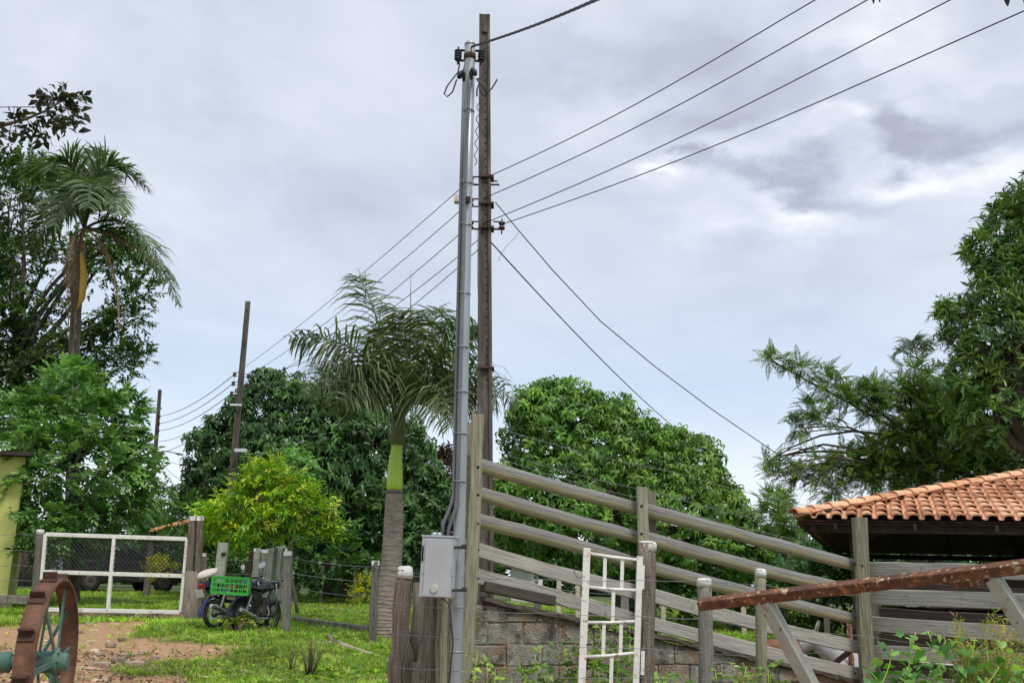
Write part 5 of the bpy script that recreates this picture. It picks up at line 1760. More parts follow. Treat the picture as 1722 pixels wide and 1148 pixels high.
def near_fence():
    g = P(900, 1148, 9); g.z = gz(g.x, 9.0)
    root = thing('wire_fence', 'near barbed wire fence on old wooden posts with white painted tops', 'fence', g)
    # gnarled post with painted top
    random.seed(31)
    Y = 8.7
    rows = [(1290, 670, 19), (1148, 672, 18.5), (1118, 672, 19), (1102, 677, 19), (1080, 674, 14.5), (1050, 673, 13.5), (1020, 675, 14.5), (985, 678, 13.2), (958, 681, 12.6)]
    mb = MB()
    mb.tube([P(x, y, Y) for y, x, r in rows], [r * PXM(Y) for y, x, r in rows], 14, wob=.16)
    po = mb.build('post', M_['stump_wood'], root)
    mb = MB(); mb.tube([P(680, 972, Y), P(681, 962, Y), P(682, 953, Y), P(682, 951, Y)], [13.8 * PXM(Y), 13.4 * PXM(Y), 11.5 * PXM(Y), 7 * PXM(Y)], 14, wob=.05); mb.build('paint_cap', M_['white_cap'], po)
    # forked stick leaning behind
    mb = MB(); mb.tube([P(690, 1110, Y + .15), P(700, 1060, Y + .15), P(703, 1020, Y + .15), P(700, 980, Y + .2)], [.06, .05, .045, .03], 9, wob=.15); mb.build('prop', M_['stump_wood'], root)
    # bundle of split stakes under the meter box
    for (x0, x1, w, top, m) in ((706, 722, .036, 1003, 'old_post'), (714, 729, .044, 1000, 'stump_wood'), (722, 733, .045, 1002, 'brown_plank'), (731, 741, .045, 1002, 'stump_wood'), (741, 745, .045, 1004, 'lichen_post'), (735, 735, .03, 1006, 'old_post')):
        mb = MB()
        a, b = P(x0, 1290, 8.6), P(x1, top - 20, 8.45)
        K = 6
        mb.tube([a.lerp(b, i / K) + Vector((random.uniform(-.006, .006), 0, 0)) for i in range(K + 1)], [w * random.uniform(.9, 1.1) for i in range(K + 1)], 8, wob=.22)
        mb.build('stake', M_[m], root)
    fence_post(root, 1089, 912, (1085, 1148), 9.1, .155, 'stump_wood', sides=12, wob=.14, capped_h=.075)
    fence_post(root, 1184, 974, (1188, 1148), 9.4, .13, 'old_post', sides=12, wob=.08, capped_h=.065)
    fence_post(root, 1279, 958, (1281, 1148), 9.8, .105, 'lichen_post', sides=12, wob=.05, capped_h=.065)
    # strands
    L = [[(648, 968, 8.6), (735, 967, 8.2), (765, 968, 8.1), (900, 973, 8.8), (1085, 975, 9.0), (1184, 976, 9.3), (1280, 982, 9.7), (1445, 1000, 11.7)],
         [(655, 1012, 8.6), (740, 1022, 8.3), (775, 1024, 8.1), (930, 1030, 8.9), (1085, 1036, 9.0), (1184, 1040, 9.3), (1281, 1048, 9.7), (1450, 1068, 10.5), (1722, 1100, 9.5)],
         [(655, 1064, 8.6), (740, 1070, 8.3), (775, 1074, 8.1), (930, 1084, 8.9), (1086, 1090, 9.0), (1186, 1096, 9.3), (1281, 1104, 9.7), (1445, 1085, 10.5), (1600, 1092, 9.6), (1722, 1106, 9.2)],
         [(655, 1120, 8.6), (740, 1126, 8.3), (775, 1128, 8.1), (930, 1138, 8.9), (1086, 1138, 9.0), (1186, 1142, 9.3), (1281, 1150, 9.7)]]
    for l in L:
        strand(root, [P(x, y, yy - .1) for x, y, yy in l])


near_fence()


def small_gate():
    """narrow white bar gate, partly open"""
    Y = 9.0
    g = P(1030, 1148, Y); g.z = gz(g.x, Y)
    root = thing('bar_gate', 'narrow white painted steel bar gate hung on a wooden post', 'gate', g)
    def c(x, y, dy=0): return P(x, y, Y + dy)
    def st(name, a, b, w, h):
        mb = MB(); mb.bar(a, b, h, w, up=(1, 0, 0)); return mb.build(name, M_['white_gate'], root, bevel=.004)
    d = c(987, 922) - c(978, 1148)
    st('stile', c(987, 921), c(978, 1148) - d * .35, .062, .05)
    d = c(1075, 936) - c(1069, 1148)
    st('stile', c(1076, 935), c(1069, 1148) - d * .35, .052, .045)
    def tb(name, a, b, r):
        mb = MB(); mb.tube([a, a.lerp(b, .5) - Vector((0, 0, .006)), b], r, 8); return mb.build(name, M_['white_gate'], root)
    bars = [(985, 929, 1072, 941), (984, 986, 1070, 992), (982, 1046, 1070, 1044), (980, 1104, 1068, 1097), (978, 1160, 1067, 1152)]
    for x0, y0, x1, y1 in bars:
        tb('crossbar', c(x0, y0, -.005), c(x1, y1, -.005), .0135)
    for xs, (a, b) in (((1017, 1046), (0, 1)), ((1031,), (1, 2)), ((1015, 1044), (2, 3)), ((1028,), (3, 4))):
        for x in xs:
            def yy(k):
                x0, y0, x1, y1 = bars[k]
                return y0 + (y1 - y0) * (x - x0) / (x1 - x0)
            mb = MB(); mb.bar(c(x + .8, yy(a)), c(x - .8, yy(b)), .03, .014, up=(0, 1, 0)); mb.build('upright', M_['white_gate'], root)
    for y0, y1 in ((950, 990), (1094, 1134)):
        mb = MB(); mb.bar(c(1081, y0), c(1080, y1), .03, .03, up=(1, 0, 0)); mb.build('hinge_plate', M_['white_gate'], root)
    mb = MB(); mb.tube([c(975, 958, -.04), c(968, 950, -.05), c(965, 962, -.04), c(972, 972, -.02), c(980, 968, -.03)], .004, 5); mb.build('tie_wire', M_['alu_wire'], root)


small_gate()


def rusty_frame():
    a, b = P(1176, 1016, 7.0), P(1722, 952, 5.9)
    leg_tops = [(1290, 1016, 6.77, 1362, 1148, 6.75), (1672, 975, 6.02, 1727, 1062, 5.98)]
    g = P(1360, 1148, 6.7); g.z = gz(g.x, 6.7)
    root = thing('rusty_trestle', 'rusty square steel beam on splayed peeling legs in the right foreground', 'steel frame', g)
    e = b + (b - a) * .45
    mb = MB()
    ax = (e - a).normalized()
    mb.bar(a + ax * .0, e, .068, .068, up=(.3, -.62, .72))
    bo = mb.build('beam', M_['rust_beam'], root, bevel=.006)
    mb = MB(); mb.bar(a - ax * .002, a + ax * .01, .054, .054, up=(.3, -.62, .72)); mb.build('hollow_end', M_['dark_hole'], bo)
    for x0, y0, Y0, x1, y1, Y1 in leg_tops:
        t, q = P(x0, y0, Y0), P(x1, y1, Y1)
        d = q - t
        k = (t.z - (gz(q.x, q.y) - .05)) / -d.z
        mb = MB(); mb.bar(t - d * .03, t + d * k, .082, .082, up=(.75, -.66, 0)); mb.build('leg', M_['leg_paint'], root, bevel=.005)
    # far pair of legs leaning the other way
    for x0, y0, Y0, x1, y1, Y1 in leg_tops[1:]:
        t = P(x0 - 22, y0 + 2, Y0)
        mb = MB(); mb.bar(t, t + Vector((-.05, .25, -.02)), .05, .05); mb.build('stub', M_['rust_beam'], root)


rusty_frame()


# ------------------------------------------------------------------ field gate and its posts
def field_gate():
    Y = 21.8
    g = G(190, 1032); g = Vector((P(190, 1030, Y).x, Y, gz(P(190, 1030, Y).x, Y)))
    root = thing('field_gate', 'wide white field gate with dark wire mesh in its upper half', 'gate', g)
    TL, TR, BL, BR = (77, 898), (315, 906), (66, 1024), (304, 1029)
    def c(p): return P(p[0], p[1], Y)
    def mixp(a, b, t): return (a[0] + (b[0] - a[0]) * t, a[1] + (b[1] - a[1]) * t)
    ML, MR = (71, 961), (309, 968)
    TM, BM, MM = mixp(TL, TR, .485), mixp(BL, BR, .485), mixp(ML, MR, .485)
    def tb(name, a, b, r=.042):
        mb = MB(); mb.bar(c(a), c(b), r * 1.6, r * 2, up=(0, 1, 0) if abs(a[0] - b[0]) < 30 else (0, 0, 1)); return mb.build(name, M_['cream_gate'], root, bevel=.01)
    tb('stile', TL, BL); tb('stile', TR, BR); tb('middle_stile', TM, BM)
    tb('top_rail', TL, TR); tb('middle_rail', ML, MR); tb('bottom_rail', BL, BR)
    # diamond mesh
    mb = MB()
    n = 34
    for i in range(-8, n):
        for s in (1, -1):
            def pt(u, v): return Vector(mixp(mixp(TL, TR, u), mixp(ML, MR, u), v))
            a0, a1 = i / n, (i + 8) / n
            if s < 0: a0, a1 = a1, a0
            v0, v1 = 0.0, 1.0
            def clip(a0, a1, v0, v1):
                if a0 < 0: v0 = v0 + (0 - a0) / (a1 - a0) * (v1 - v0); a0 = 0
                if a0 > 1: v0 = v0 + (1 - a0) / (a1 - a0) * (v1 - v0); a0 = 1
                return a0, v0
            b0, w0 = clip(a0, a1, 0.0, 1.0)
            b1, w1 = clip(a1, a0, 1.0, 0.0)
            if abs(b0 - b1) < .001: continue
            mb.tube([c(pt(b0, w0)), c(pt(b1, w1))], .008, 4, caps=False)
    o = mb.build('wire_mesh', M_['black_cable'], root); o['kind'] = 'stuff'
    mb = MB(); mb.bar(c((314, 924)), c((327, 925)), .05, .06); mb.build('hinge', M_['cream_gate'], root)
    mb = MB(); mb.bar(c((304, 1010)), c((324, 1011)), .04, .06); mb.build('hinge', M_['rust_iron'], root)
    # gate posts and fence running left to the house
    g2 = Vector((P(66, 1000, Y).x, Y, gz(P(66, 1000, Y).x, Y)))
    root = thing('gate_post', 'round white topped gate post at the left of the mesh gate', 'post', g2)
    fence_post(root, 68, 891, (56, 1030), Y, .16, 'old_post', capped_h=.09)
    g2 = Vector((P(326, 1000, Y).x, Y, gz(P(326, 1000, Y).x, Y)))
    root = thing('gate_post', 'thick dark split gate post at the right of the mesh gate', 'post', g2)
    for dx, w in ((-6.2, .135), (6.0, .125)):
        fence_post(root, 331 + dx, 868, (322 + dx * 1.1, 1030), Y - .02, w, 'stump_wood', capped_h=.09, round_=False)
    mb = MB(); a, b = P(321, 1030, Y), P(325, 960, Y); mb.tube([a - Vector((0, 0, .3)), a, b], [.2, .19, .15], 10, wob=.1); mb.build('post_foot', M_['stump_wood'], root)
    # wire fence between the house and the gate
    root = thing('wire_fence', 'wire fence between the yellow house and the mesh gate', 'fence', Vector((P(30, 1000, Y).x, Y, gz(P(30, 1000, Y).x, Y))))
    for y in (898, 925, 950, 975, 1000):
        strand(root, [P(-120, y + 2, Y + .3), P(30, y, Y + .1), P(66, y + 1, Y)], .005)
    fence_post(root, -100, 895, (-112, 1030), Y + .3, .14, 'old_post')
    # low kerb beam along the foot of the gate and fence
    root = thing('kerb_beam', 'low dark kerb beam at the foot of the fence left of the gate', 'kerb', Vector((P(20, 1010, Y).x, Y, gz(P(20, 1010, Y).x, Y))))
    mb = MB()
    a, b = P(-150, 996, Y + .1), P(60, 1010, Y - .05)
    for i in range(5):
        mb.bar(a.lerp(b, i / 5), a.lerp(b, (i + .98) / 5), .22, .16)
    mb.build('beam', M_['kerb'], root, bevel=.01)
    root = thing('sill_beam', 'low earthen sill under the mesh gate', 'kerb', Vector((P(190, 1036, Y).x, Y, gz(P(190, 1036, Y).x, Y))))
    mb = MB()
    a, b = P(60, 1033, Y), P(320, 1036, Y)
    for i in range(6):
        mb.bar(a.lerp(b, i / 6), a.lerp(b, (i + .98) / 6) + Vector((0, 0, random.uniform(-.02, .02))), .3, .1)
    mb.build('beam', M_['mortar'], root, bevel=.01)


field_gate()


def field_fence():
    root = thing('wire_fence', 'low wire fence on white topped posts in front of the royal palm', 'fence', gp(560, 1060, 17.5))
    tops = []
    for px, top, bp, Y, w in ((342, 930, (340, 1040), 22.0, .12), (485, 927, (481, 1049), 18.9, .135), (632, 943, (627, 1070), 17.2, .115), (790, 960, (786, 1100), 15.8, .12), (905, 975, (903, 1110), 15.0, .12), (1050, 990, (1050, 1120), 15.6, .12)):
        fence_post(root, px, top, bp, Y, w, 'old_post', capped_h=.07, round_=False)
        tops.append((px, top, bp, Y))
    for k, f in enumerate((.08, .28, .48, .68, .86)):
        strand(root, [P(px + (bp[0] - px) * f, top + (bp[1] - top) * f, Y - .08) for px, top, bp, Y in tops], .0042)
    # low concrete kerb under it
    root = thing('kerb_beam', 'low mossy concrete kerb under the wire fence beside the palm trunk', 'kerb', gp(560, 1060, 17.6))
    P0, P1, P2 = G(497, 1046), G(627, 1064), G(700, 1068)
    def seg(a, b, n):
        for i in range(n):
            p, q = a.lerp(b, i / n), a.lerp(b, (i + .985) / n)
            mb = MB(); mb.bar(p + Vector((0, 0, .05)), q + Vector((0, 0, .05)), .2, .12); mb.build('kerb_stone', M_['kerb'], root, bevel=.012)
    seg(P0, P1, 5); seg(P1, P2, 3)
    # line of mossy boards running away behind the bikes
    root = thing('board_fence', 'row of mossy upright fence boards receding behind the motorcycles', 'fence', gp(455, 1020, 22))
    for px, top, bot, Y, w in ((433, 922, 1010, 20.5, .125), (446, 924, 1010, 21.2, .13), (455, 922, 1008, 22.0, .13), (463, 920, 1004, 23.0, .13), (470, 919, 1000, 24.2, .12), (476, 917, 996, 25.6, .12), (479, 922, 990, 27.0, .12)):
        t = P(px, top, Y)
        mb = MB(); mb.rough_bar(Vector((t.x - .03, Y, gz(t.x, Y) - .2)), t, .06, w, up=(1, 0, 0)); o = mb.build('board', M_['mossy_board'], root)
        mb = MB(); mb.bar(t - Vector((0, 0, .06)), t + Vector((0, 0, .005)), .063, w * 1.04, up=(1, 0, 0)); mb.build('paint_cap', M_['white_cap'], o)
    # old stub post with slot by the yellow tree
    root = thing('stub_post', 'old pale slotted post in front of the yellow tree', 'post', gp(374, 1000, 21.5))
    t = P(376, 912, 21.5)
    mb = MB(); mb.bar(Vector((t.x - .05, 21.5, gz(t.x, 21.5) - .2)), t, .14, .20, up=(1, 0, 0)); mb.build('post', M_['mossy_board'], root, bevel=.01)
    mb = MB(); mb.box(P(376, 931, 21.41), (.09, .02, .06)); mb.build('slot', M_['dark_hole'], root)
    # far mesh fence
    root = thing('mesh_fence', 'far chicken wire fence on thin pale posts under the dark mango', 'fence', gp(560, 1000, 30))
    Yf = 30.0
    for px, top, bot in ((500, 935, 985), (543, 950, 990), (598, 958, 1003), (668, 962, 1010), (745, 955, 1010), (940, 973, 1020), (972, 980, 1030), (1115, 1010, 1060), (1250, 1020, 1070), (1390, 1035, 1090)):
        Y = Yf if px < 800 else 21.0
        t = P(px, top, Y)
        mb = MB(); mb.bar(Vector((t.x, Y, gz(t.x, Y) - .2)), t, .07, .09, up=(1, 0, 0)); mb.build('post', M_['pale_wood'], root)
    mb = MB()
    A, B = P(500, 938, Yf), P(745, 960, Yf)
    ga, gb = gz(A.x, Yf), gz(B.x, Yf)
    n = 44
    for i in range(-8, n):
        for s in (1, -1):
            u0, u1 = i / n, (i + 8) / n
            if s < 0: u0, u1 = u1, u0
            if min(u0, u1) < 0 or max(u0, u1) > 1: continue
            p = A.lerp(B, u0); q = A.lerp(B, u1); q.z = ga + (gb - ga) * u1
            mb.tube([p, q], .007, 3, caps=False)
    o = mb.build('wire_mesh', M_['alu_wire'], root); o['kind'] = 'stuff'


M_['mossy_board'] = surf('mossy_board', [(.25, (.10, .105, .075)), (.5, (.24, .255, .19)), (.75, (.40, .41, .33))], scale=5, coords='UV', stretch=(.6, 10, 1), rough=.95, bump=.6, rand=.3, dirt=[(5, .56, .7, (.13, .17, .075)), (9, .62, .7, (.07, .06, .05))])
field_fence()

# thin fence wires crossing in front of the right mango
root = thing('upper_wires', 'thin fence wires crossing before the right mango above the chute rails', 'wire', P(900, 740, 14))
for a, b in (((838, 720), (1420, 862)), ((838, 760), (1340, 885)), ((838, 770), (1330, 905))):
    strand(root, [P(*a, 13), P((a[0] + b[0]) / 2, (a[1] + b[1]) / 2 + 2, 14.5), P(*b, 16)], .004)

# ------------------------------------------------------------------ lugged iron wheel of an old machine
def iron_wheel():
    random.seed(12)
    Y = 7.4
    cR = P(96, 1112, Y)
    a = Vector((.965, .155, .02)).normalized()
    up = (Vector((0, 0, 1)) - a * a.z).normalized()
    sd_ = a.cross(up)
    RR, WD = .565, .13
    cL = cR - a * WD
    root = thing('iron_wheel_machine', 'old farm machine with a rusty lugged iron wheel at the lower left', 'farm machine', Vector((cL.x, cL.y, gz(cL.x, cL.y))))
    def rp(c, ang, r): return c + up * math.cos(ang) * r + sd_ * math.sin(ang) * r
    n = 56
    mb = MB()
    for k in range(n):
        a0, a1 = 2 * math.pi * k / n, 2 * math.pi * (k + 1) / n
        for (r, fl) in ((RR, False), (RR - .016, True)):
            q = [rp(cL, a0, r), rp(cR, a0, r), rp(cR, a1, r), rp(cL, a1, r)]
            mb.face(q if fl else list(reversed(q)), None, True)
        for c, fl in ((cL, True), (cR, False)):
            q = [rp(c, a0, RR - .016), rp(c, a0, RR), rp(c, a1, RR), rp(c, a1, RR - .016)]
            mb.face(q if fl else list(reversed(q)))
    rim = mb.build('rim', M_['wheel_rust'], root)
    rim.modifiers.new('weld', 'WELD').merge_threshold = .0005
    # lugs: folded plates bolted across the tread
    for k in range(13):
        an = 2 * math.pi * (k + .42) / 13
        u = up * math.cos(an) + sd_ * math.sin(an)
        t = -up * math.sin(an) + sd_ * math.cos(an)
        rot = Matrix((a, t, u)).transposed()
        c = (cL * .58 + cR * .42) + u * RR
        mb = MB()
        mb.box(c + u * .028, (.095, .014, .058), rot)
        mb.box(c + u * .004 + t * .03, (.105, .06, .010), rot)
        mb.build('lug', M_['rust_iron'], rim)
    # hub
    cm = (cL + cR) / 2
    mb = MB(); mb.lathe(cm - a * .20, a, [(.055, 0), (.055, .05), (.075, .06), (.075, .24), (.095, .25), (.095, .275), (.06, .285), (.06, .33), (.04, .34)], 20); hub = mb.build('hub', M_['green_paint'], root)
    for k in range(12):
        an = 2 * math.pi * k / 12 + .1
        s = 1 if k % 2 else -1
        p0 = rp(cm + a * (.055 * s), an, .07); p1 = rp(cm + a * (.012 * s), an, RR - .016)
        u = (p1 - p0).normalized()
        mb = MB(); mb.bar(p0, p1, .038, .010, up=a); mb.build('spoke', M_['green_paint'], root)
    for k in range(8):
        an = 2 * math.pi * k / 8
        mb = MB(); mb.lathe(rp(cm + a * .075, an, .08), a, [(.009, 0), (.009, .012)], 6)
        mb.build('hub_bolt', M_['rust_iron'], hub)
    # axle, bracket and body of the machine, running off to the left
    mb = MB(); mb.tube([cm - a * .15, cm - a * 1.5], .042, 14); mb.build('axle', M_['green_paint'], root)
    mb = MB(); mb.lathe(cm - a * .36, a, [(.05, 0), (.07, .01), (.07, .12), (.05, .13)], 16); mb.build('collar', M_['green_paint'], root)
    q = cm - a * .42
    mb = MB(); mb.prism([q + up * .16 + sd_ * .04, q - up * .24 + sd_ * .10, q - up * .24 - sd_ * .22, q - up * .02 - sd_ * .22], (0, 0, 0), a * .05); mb.build('bracket', M_['green_paint'], root)
    mb = MB(); mb.bar(cm - a * .35 - up * .13 - sd_ * .02, cm - a * 1.7 + up * .06, .2, .11, up=(0, 0, 1)); mb.build('drawbar', M_['green_paint'], root, bevel=.01)
    mb = MB(); mb.bar(cm - a * .45 + up * .13, cm - a * 1.7 + up * .16, .16, .04); mb.build('frame_bar', M_['wheel_rust'], root, bevel=.006)
    mb = MB(); b = cm - a * 1.4; mb.box(b - up * .05 - sd_ * .3, (.8, .9, .5), Matrix((a, sd_, up)).transposed()); mb.build('hopper', M_['green_paint'], root, bevel=.03)
    for k in (0, 1):
        p = cm - a * (1.1 + .6 * k)
        mb = MB(); mb.bar(p - up * .1, Vector((p.x, p.y, gz(p.x, p.y) - .05)), .06, .06, up=(1, 0, 0)); mb.build('prop_leg', M_['wheel_rust'], root)


iron_wheel()


# ------------------------------------------------------------------ motorcycles (local: x forward, z up, origin on the ground)
def motorcycle(label, loc, heading, lean, body_mat, plate_mat, rack, plate_marks=False, group='parked motorcycles', extra=True):
    root = thing('motorcycle', label, 'motorcycle', loc, group)
    root.rotation_euler = (lean, 0, heading); root.scale = (.93, .93, .93)
    def B(mb, name, mat, parent=root, bevel=0): return mb.build(name, M_[mat], parent, bevel=bevel, world_space=False)
    V = Vector
    RW, WB = .29, .63
    def wheel(x):
        c = V((x, 0, RW))
        mb = MB()
        n, m = 28, 8
        for k in range(n):
            for j in range(m):
                def pt(k, j):
                    A, Bq = 2 * math.pi * k / n, 2 * math.pi * j / m
                    r = RW - .045 + .045 * math.cos(Bq)
                    return c + V((math.sin(A) * r, .042 * math.sin(Bq), math.cos(A) * r))
                mb.face([pt(k, j), pt(k + 1, j), pt(k + 1, j + 1), pt(k, j + 1)], None, True)
        t = B(mb, 'wheel', 'tyre')
        mb = MB()
        for k in range(n):
            A, A2 = 2 * math.pi * k / n, 2 * math.pi * (k + 1) / n
            def q(an, r, y): return c + V((math.sin(an) * r, y, math.cos(an) * r))
            for y in (-.028, .028):
                mb.face([q(A, .235, y), q(A2, .235, y), q(A2, .205, y * .8), q(A, .205, y * .8)])
                mb.face([q(A, .205, y * .8), q(A2, .205, y * .8), q(A2, .235, y), q(A, .235, y)])
            mb.face([q(A, .207, -.022), q(A2, .207, -.022), q(A2, .207, .022), q(A, .207, .022)])
        B(mb, 'rim', 'chrome_rim', t)
        mb = MB()
        for k in range(18):
            A = 2 * math.pi * k / 18
            y = .03 if k % 2 else -.03
            mb.tube([c + V((math.sin(A + .25) * .035, y, math.cos(A + .25) * .035)), c + V((math.sin(A) * .21, 0, math.cos(A) * .21))], .0035, 4)
        B(mb, 'spokes', 'chrome', t)['kind'] = 'stuff'
        mb = MB(); mb.lathe(c + V((0, -.055, 0)), (0, 1, 0), [(.03, 0), (.06, .02), (.06, .09), (.03, .11)], 14); B(mb, 'hub', 'engine', t)
    wheel(-WB); wheel(WB)
    mb = MB()  # frame tubes
    mb.tube([V((.48, 0, .88)), V((.30, 0, .55)), V((.22, 0, .28)), V((-.1, 0, .24)), V((-.22, 0, .32))], .018, 8)
    mb.tube([V((.46, 0, .84)), V((.1, 0, .72)), V((-.25, 0, .70)), V((-.78, 0, .76))], .018, 8)
    for s in (-1, 1):
        mb.tube([V((-.22, s * .1, .32)), V((-.30, s * .1, .5)), V((-.62, s * .09, .70)), V((-.8, s * .08, .74))], .012, 6)
        mb.tube([V((-.2, s * .085, .3)), V((-WB, s * .085, RW))], .018, 6)
    B(mb, 'frame', 'moto_black')
    mb = MB()
    mb.box(V((.06, 0, .38)), (.30, .2, .22)); mb.box(V((.14, 0, .54)), (.16, .15, .18), Matrix.Rotation(R(-18), 3, 'Y'))
    for k in range(4): mb.box(V((.15 + .012 * k, 0, .48 + .04 * k)), (.2, .19, .012), Matrix.Rotation(R(-18), 3, 'Y'))
    mb.lathe(V((.03, -.15, .36)), (0, 1, 0), [(.07, 0), (.09, .03), (.09, .27), (.07, .3)], 16)
    B(mb, 'engine', 'engine', bevel=.012)
    mb = MB()  # tank: lofted
    secs = [(.42, .06, .84, .06), (.34, .115, .86, .095), (.18, .13, .86, .10), (.02, .10, .82, .08), (-.06, .06, .79, .05)]
    rings = []
    for x, w, z, h in secs:
        rings.append([V((x, math.cos(a_) * w, z + math.sin(a_) * h)) for a_ in [2 * math.pi * k / 12 for k in range(12)]])
    for i in range(len(rings) - 1):
        for k in range(12):
            mb.face([rings[i][k], rings[i][(k + 1) % 12], rings[i + 1][(k + 1) % 12], rings[i + 1][k]], None, True)
    mb.face(rings[0]); mb.face(list(reversed(rings[-1])))
    B(mb, 'fuel_tank', body_mat)
    mb = MB()
    secs = [(.02, .09, .80, .03), (-.15, .12, .81, .04), (-.45, .13, .84, .045), (-.72, .11, .88, .04), (-.80, .08, .88, .03)]
    rings = [[V((x, math.cos(a_) * w, z + math.sin(a_) * h)) for a_ in [2 * math.pi * k / 10 for k in range(10)]] for x, w, z, h in secs]
    for i in range(len(rings) - 1):
        for k in range(10):
            mb.face([rings[i][k], rings[i][(k + 1) % 10], rings[i + 1][(k + 1) % 10], rings[i + 1][k]], None, True)
    mb.face(rings[0]); mb.face(list(reversed(rings[-1])))
    B(mb, 'seat', 'seat_black')
    for s in (-1, 1):
        mb = MB()
        mb.prism([V((-.06, s * .115, .72)), V((-.10, s * .115, .50)), V((-.30, s * .115, .52)), V((-.42, s * .12, .66)), V((-.80, s * .10, .76)), V((-.86, s * .09, .86)), V((-.45, s * .125, .80))], (0, 0, 0), (0, -s * .03, 0))
        B(mb, 'side_cover', body_mat, bevel=.01)
        mb = MB(); mb.tube([V((-WB + .03, s * .105, RW + .03)), V((-.47, s * .115, .70))], [.012, .02], 8)
        for k in range(9):
            t = .2 + k * .07
            p = V((-WB + .03, s * .105, RW + .03)).lerp(V((-.47, s * .115, .70)), t)
            mb.lathe(p, V((.16, 0, .38)), [(.03, 0), (.033, .008), (.03, .016)], 10)
        B(mb, 'shock_absorber', 'chrome')
        mb = MB(); mb.tube([V((WB, s * .085, RW)), V((.55, s * .085, .62)), V((.46, s * .085, .93))], [.022, .02, .016], 8)
        B(mb, 'fork_leg', 'chrome')
        mb = MB(); mb.tube([V((-.84, s * .05, .82)), V((-.84, s * .19, .82))], .007, 5); mb.lathe(V((-.87, s * .2, .82)), (1, 0, 0), [(.02, 0), (.034, .01), (.034, .05), (.018, .07)], 10)
        B(mb, 'turn_signal', 'amber_lens')
        mb = MB(); mb.tube([V((.56, s * .06, .88)), V((.56, s * .19, .88))], .007, 5); mb.lathe(V((.54, s * .2, .88)), (1, 0, 0), [(.02, 0), (.034, .01), (.034, .05), (.018, .07)], 10)
        B(mb, 'turn_signal', 'amber_lens')
        # mirror
        mb = MB(); mb.tube([V((.40, s * .22, 1.04)), V((.43, s * .26, 1.15)), V((.42, s * .30, 1.23))], .006, 5); mt = B(mb, 'mirror', 'moto_black')
        mb = MB(); mb.tube([V((.425, s * .30, 1.26)), V((.41, s * .30, 1.26))], [.06, .065], 14, flat=.72); B(mb, 'mirror_back', 'moto_black', mt)
        mb = MB(); mb.lathe(V((.405, s * .30, 1.26)), (-1, 0, 0), [(.058, 0), (.056, .004)], 14); B(mb, 'glass', 'plate_white', mt)
        mb = MB(); mb.tube([V((.06, s * .08, .30)), V((.06, s * .27, .30))], .012, 6); B(mb, 'foot_peg', 'tyre')
    mb = MB(); mb.tube([V((.28, -.36, 1.0)), V((.36, -.24, 1.03)), V((.44, -.1, .97)), V((.44, .1, .97)), V((.36, .24, 1.03)), V((.28, .36, 1.0))], .012, 8); hb = B(mb, 'handlebar', 'chrome')
    for s in (-1, 1):
        mb = MB(); mb.tube([V((.33, s * .28, 1.02)), V((.26, s * .40, .995))], .019, 8); B(mb, 'grip', 'tyre', hb)
        mb = MB(); mb.tube([V((.38, s * .24, 1.0)), V((.40, s * .36, .98))], .006, 5); B(mb, 'lever', 'chrome', hb)
    mb = MB(); mb.lathe(V((.50, 0, .90)), (1, 0, 0), [(.05, 0), (.09, .04), (.10, .10), (.085, .125)], 18); B(mb, 'headlight', body_mat)
    def fender(cx, r, a0, a1, w, name, mat):
        mb = MB(); K = 12
        for i in range(K):
            p, q = a0 + (a1 - a0) * i / K, a0 + (a1 - a0) * (i + 1) / K
            A = [V((cx + math.sin(p) * r, y, RW + math.cos(p) * r - abs(y) * .35)) for y in (-w, 0, w)]
            Bq = [V((cx + math.sin(q) * r, y, RW + math.cos(q) * r - abs(y) * .35)) for y in (-w, 0, w)]
            for j in (0, 1):
                mb.face([A[j], A[j + 1], Bq[j + 1], Bq[j]], None, True); mb.face([A[j] - V((0, 0, .006)), Bq[j] - V((0, 0, .006)), Bq[j + 1] - V((0, 0, .006)), A[j + 1] - V((0, 0, .006))], None, True)
        B(mb, name, mat)
    fender(WB, .325, R(-75), R(40), .065, 'front_fender', body_mat)
    fender(-WB, .36, R(-95), R(35), .08, 'rear_fender', body_mat)
    mb = MB(); mb.prism([V((-.82, -.075, .80)), V((-.97, -.06, .78)), V((-1.0, -.06, .86)), V((-.93, -.07, .91)), V((-.80, -.085, .91))], (0, 0, 0), (0, .15, 0)); B(mb, 'tail_cowl', body_mat, bevel=.01)
    mb = MB(); mb.prism([V((-.93, -.07, .775)), V((-1.01, -.065, .79)), V((-1.03, -.065, .85)), V((-.96, -.07, .88))], (0, 0, 0), (0, .14, 0)); B(mb, 'tail_light', 'red_lens', bevel=.01)
    mb = MB(); mb.box(V((-1.02, 0, .68)), (.012, .19, .15), Matrix.Rotation(R(-22), 3, 'Y')); pl = B(mb, 'number_plate', plate_mat)
    if plate_marks:
        mb = MB()
        for y in (-.055, -.02, .02, .055): mb.box(V((-1.032, y, .675)), (.004, .012, .06), Matrix.Rotation(R(-22), 3, 'Y') @ Matrix.Rotation(R(12 if y > 0 else -8), 3, 'X'))
        B(mb, 'plate_marks', 'moto_black', pl)
    mb = MB(); mb.tube([V((.22, -.07, .5)), V((.30, -.10, .36)), V((.20, -.13, .24)), V((-.1, -.15, .24)), V((-.3, -.16, .28))], .019, 8)
    mb.tube([V((-.25, -.16, .27)), V((-.34, -.165, .29)), V((-.62, -.175, .36)), V((-.86, -.185, .43)), V((-.90, -.187, .44))], [.025, .046, .05, .046, .035], 14)
    B(mb, 'exhaust', 'chrome')
    mb = MB(); mb.bar(V((-.4, -.2, .33)), V((-.66, -.21, .40)), .012, .06); B(mb, 'heat_shield', 'moto_black')
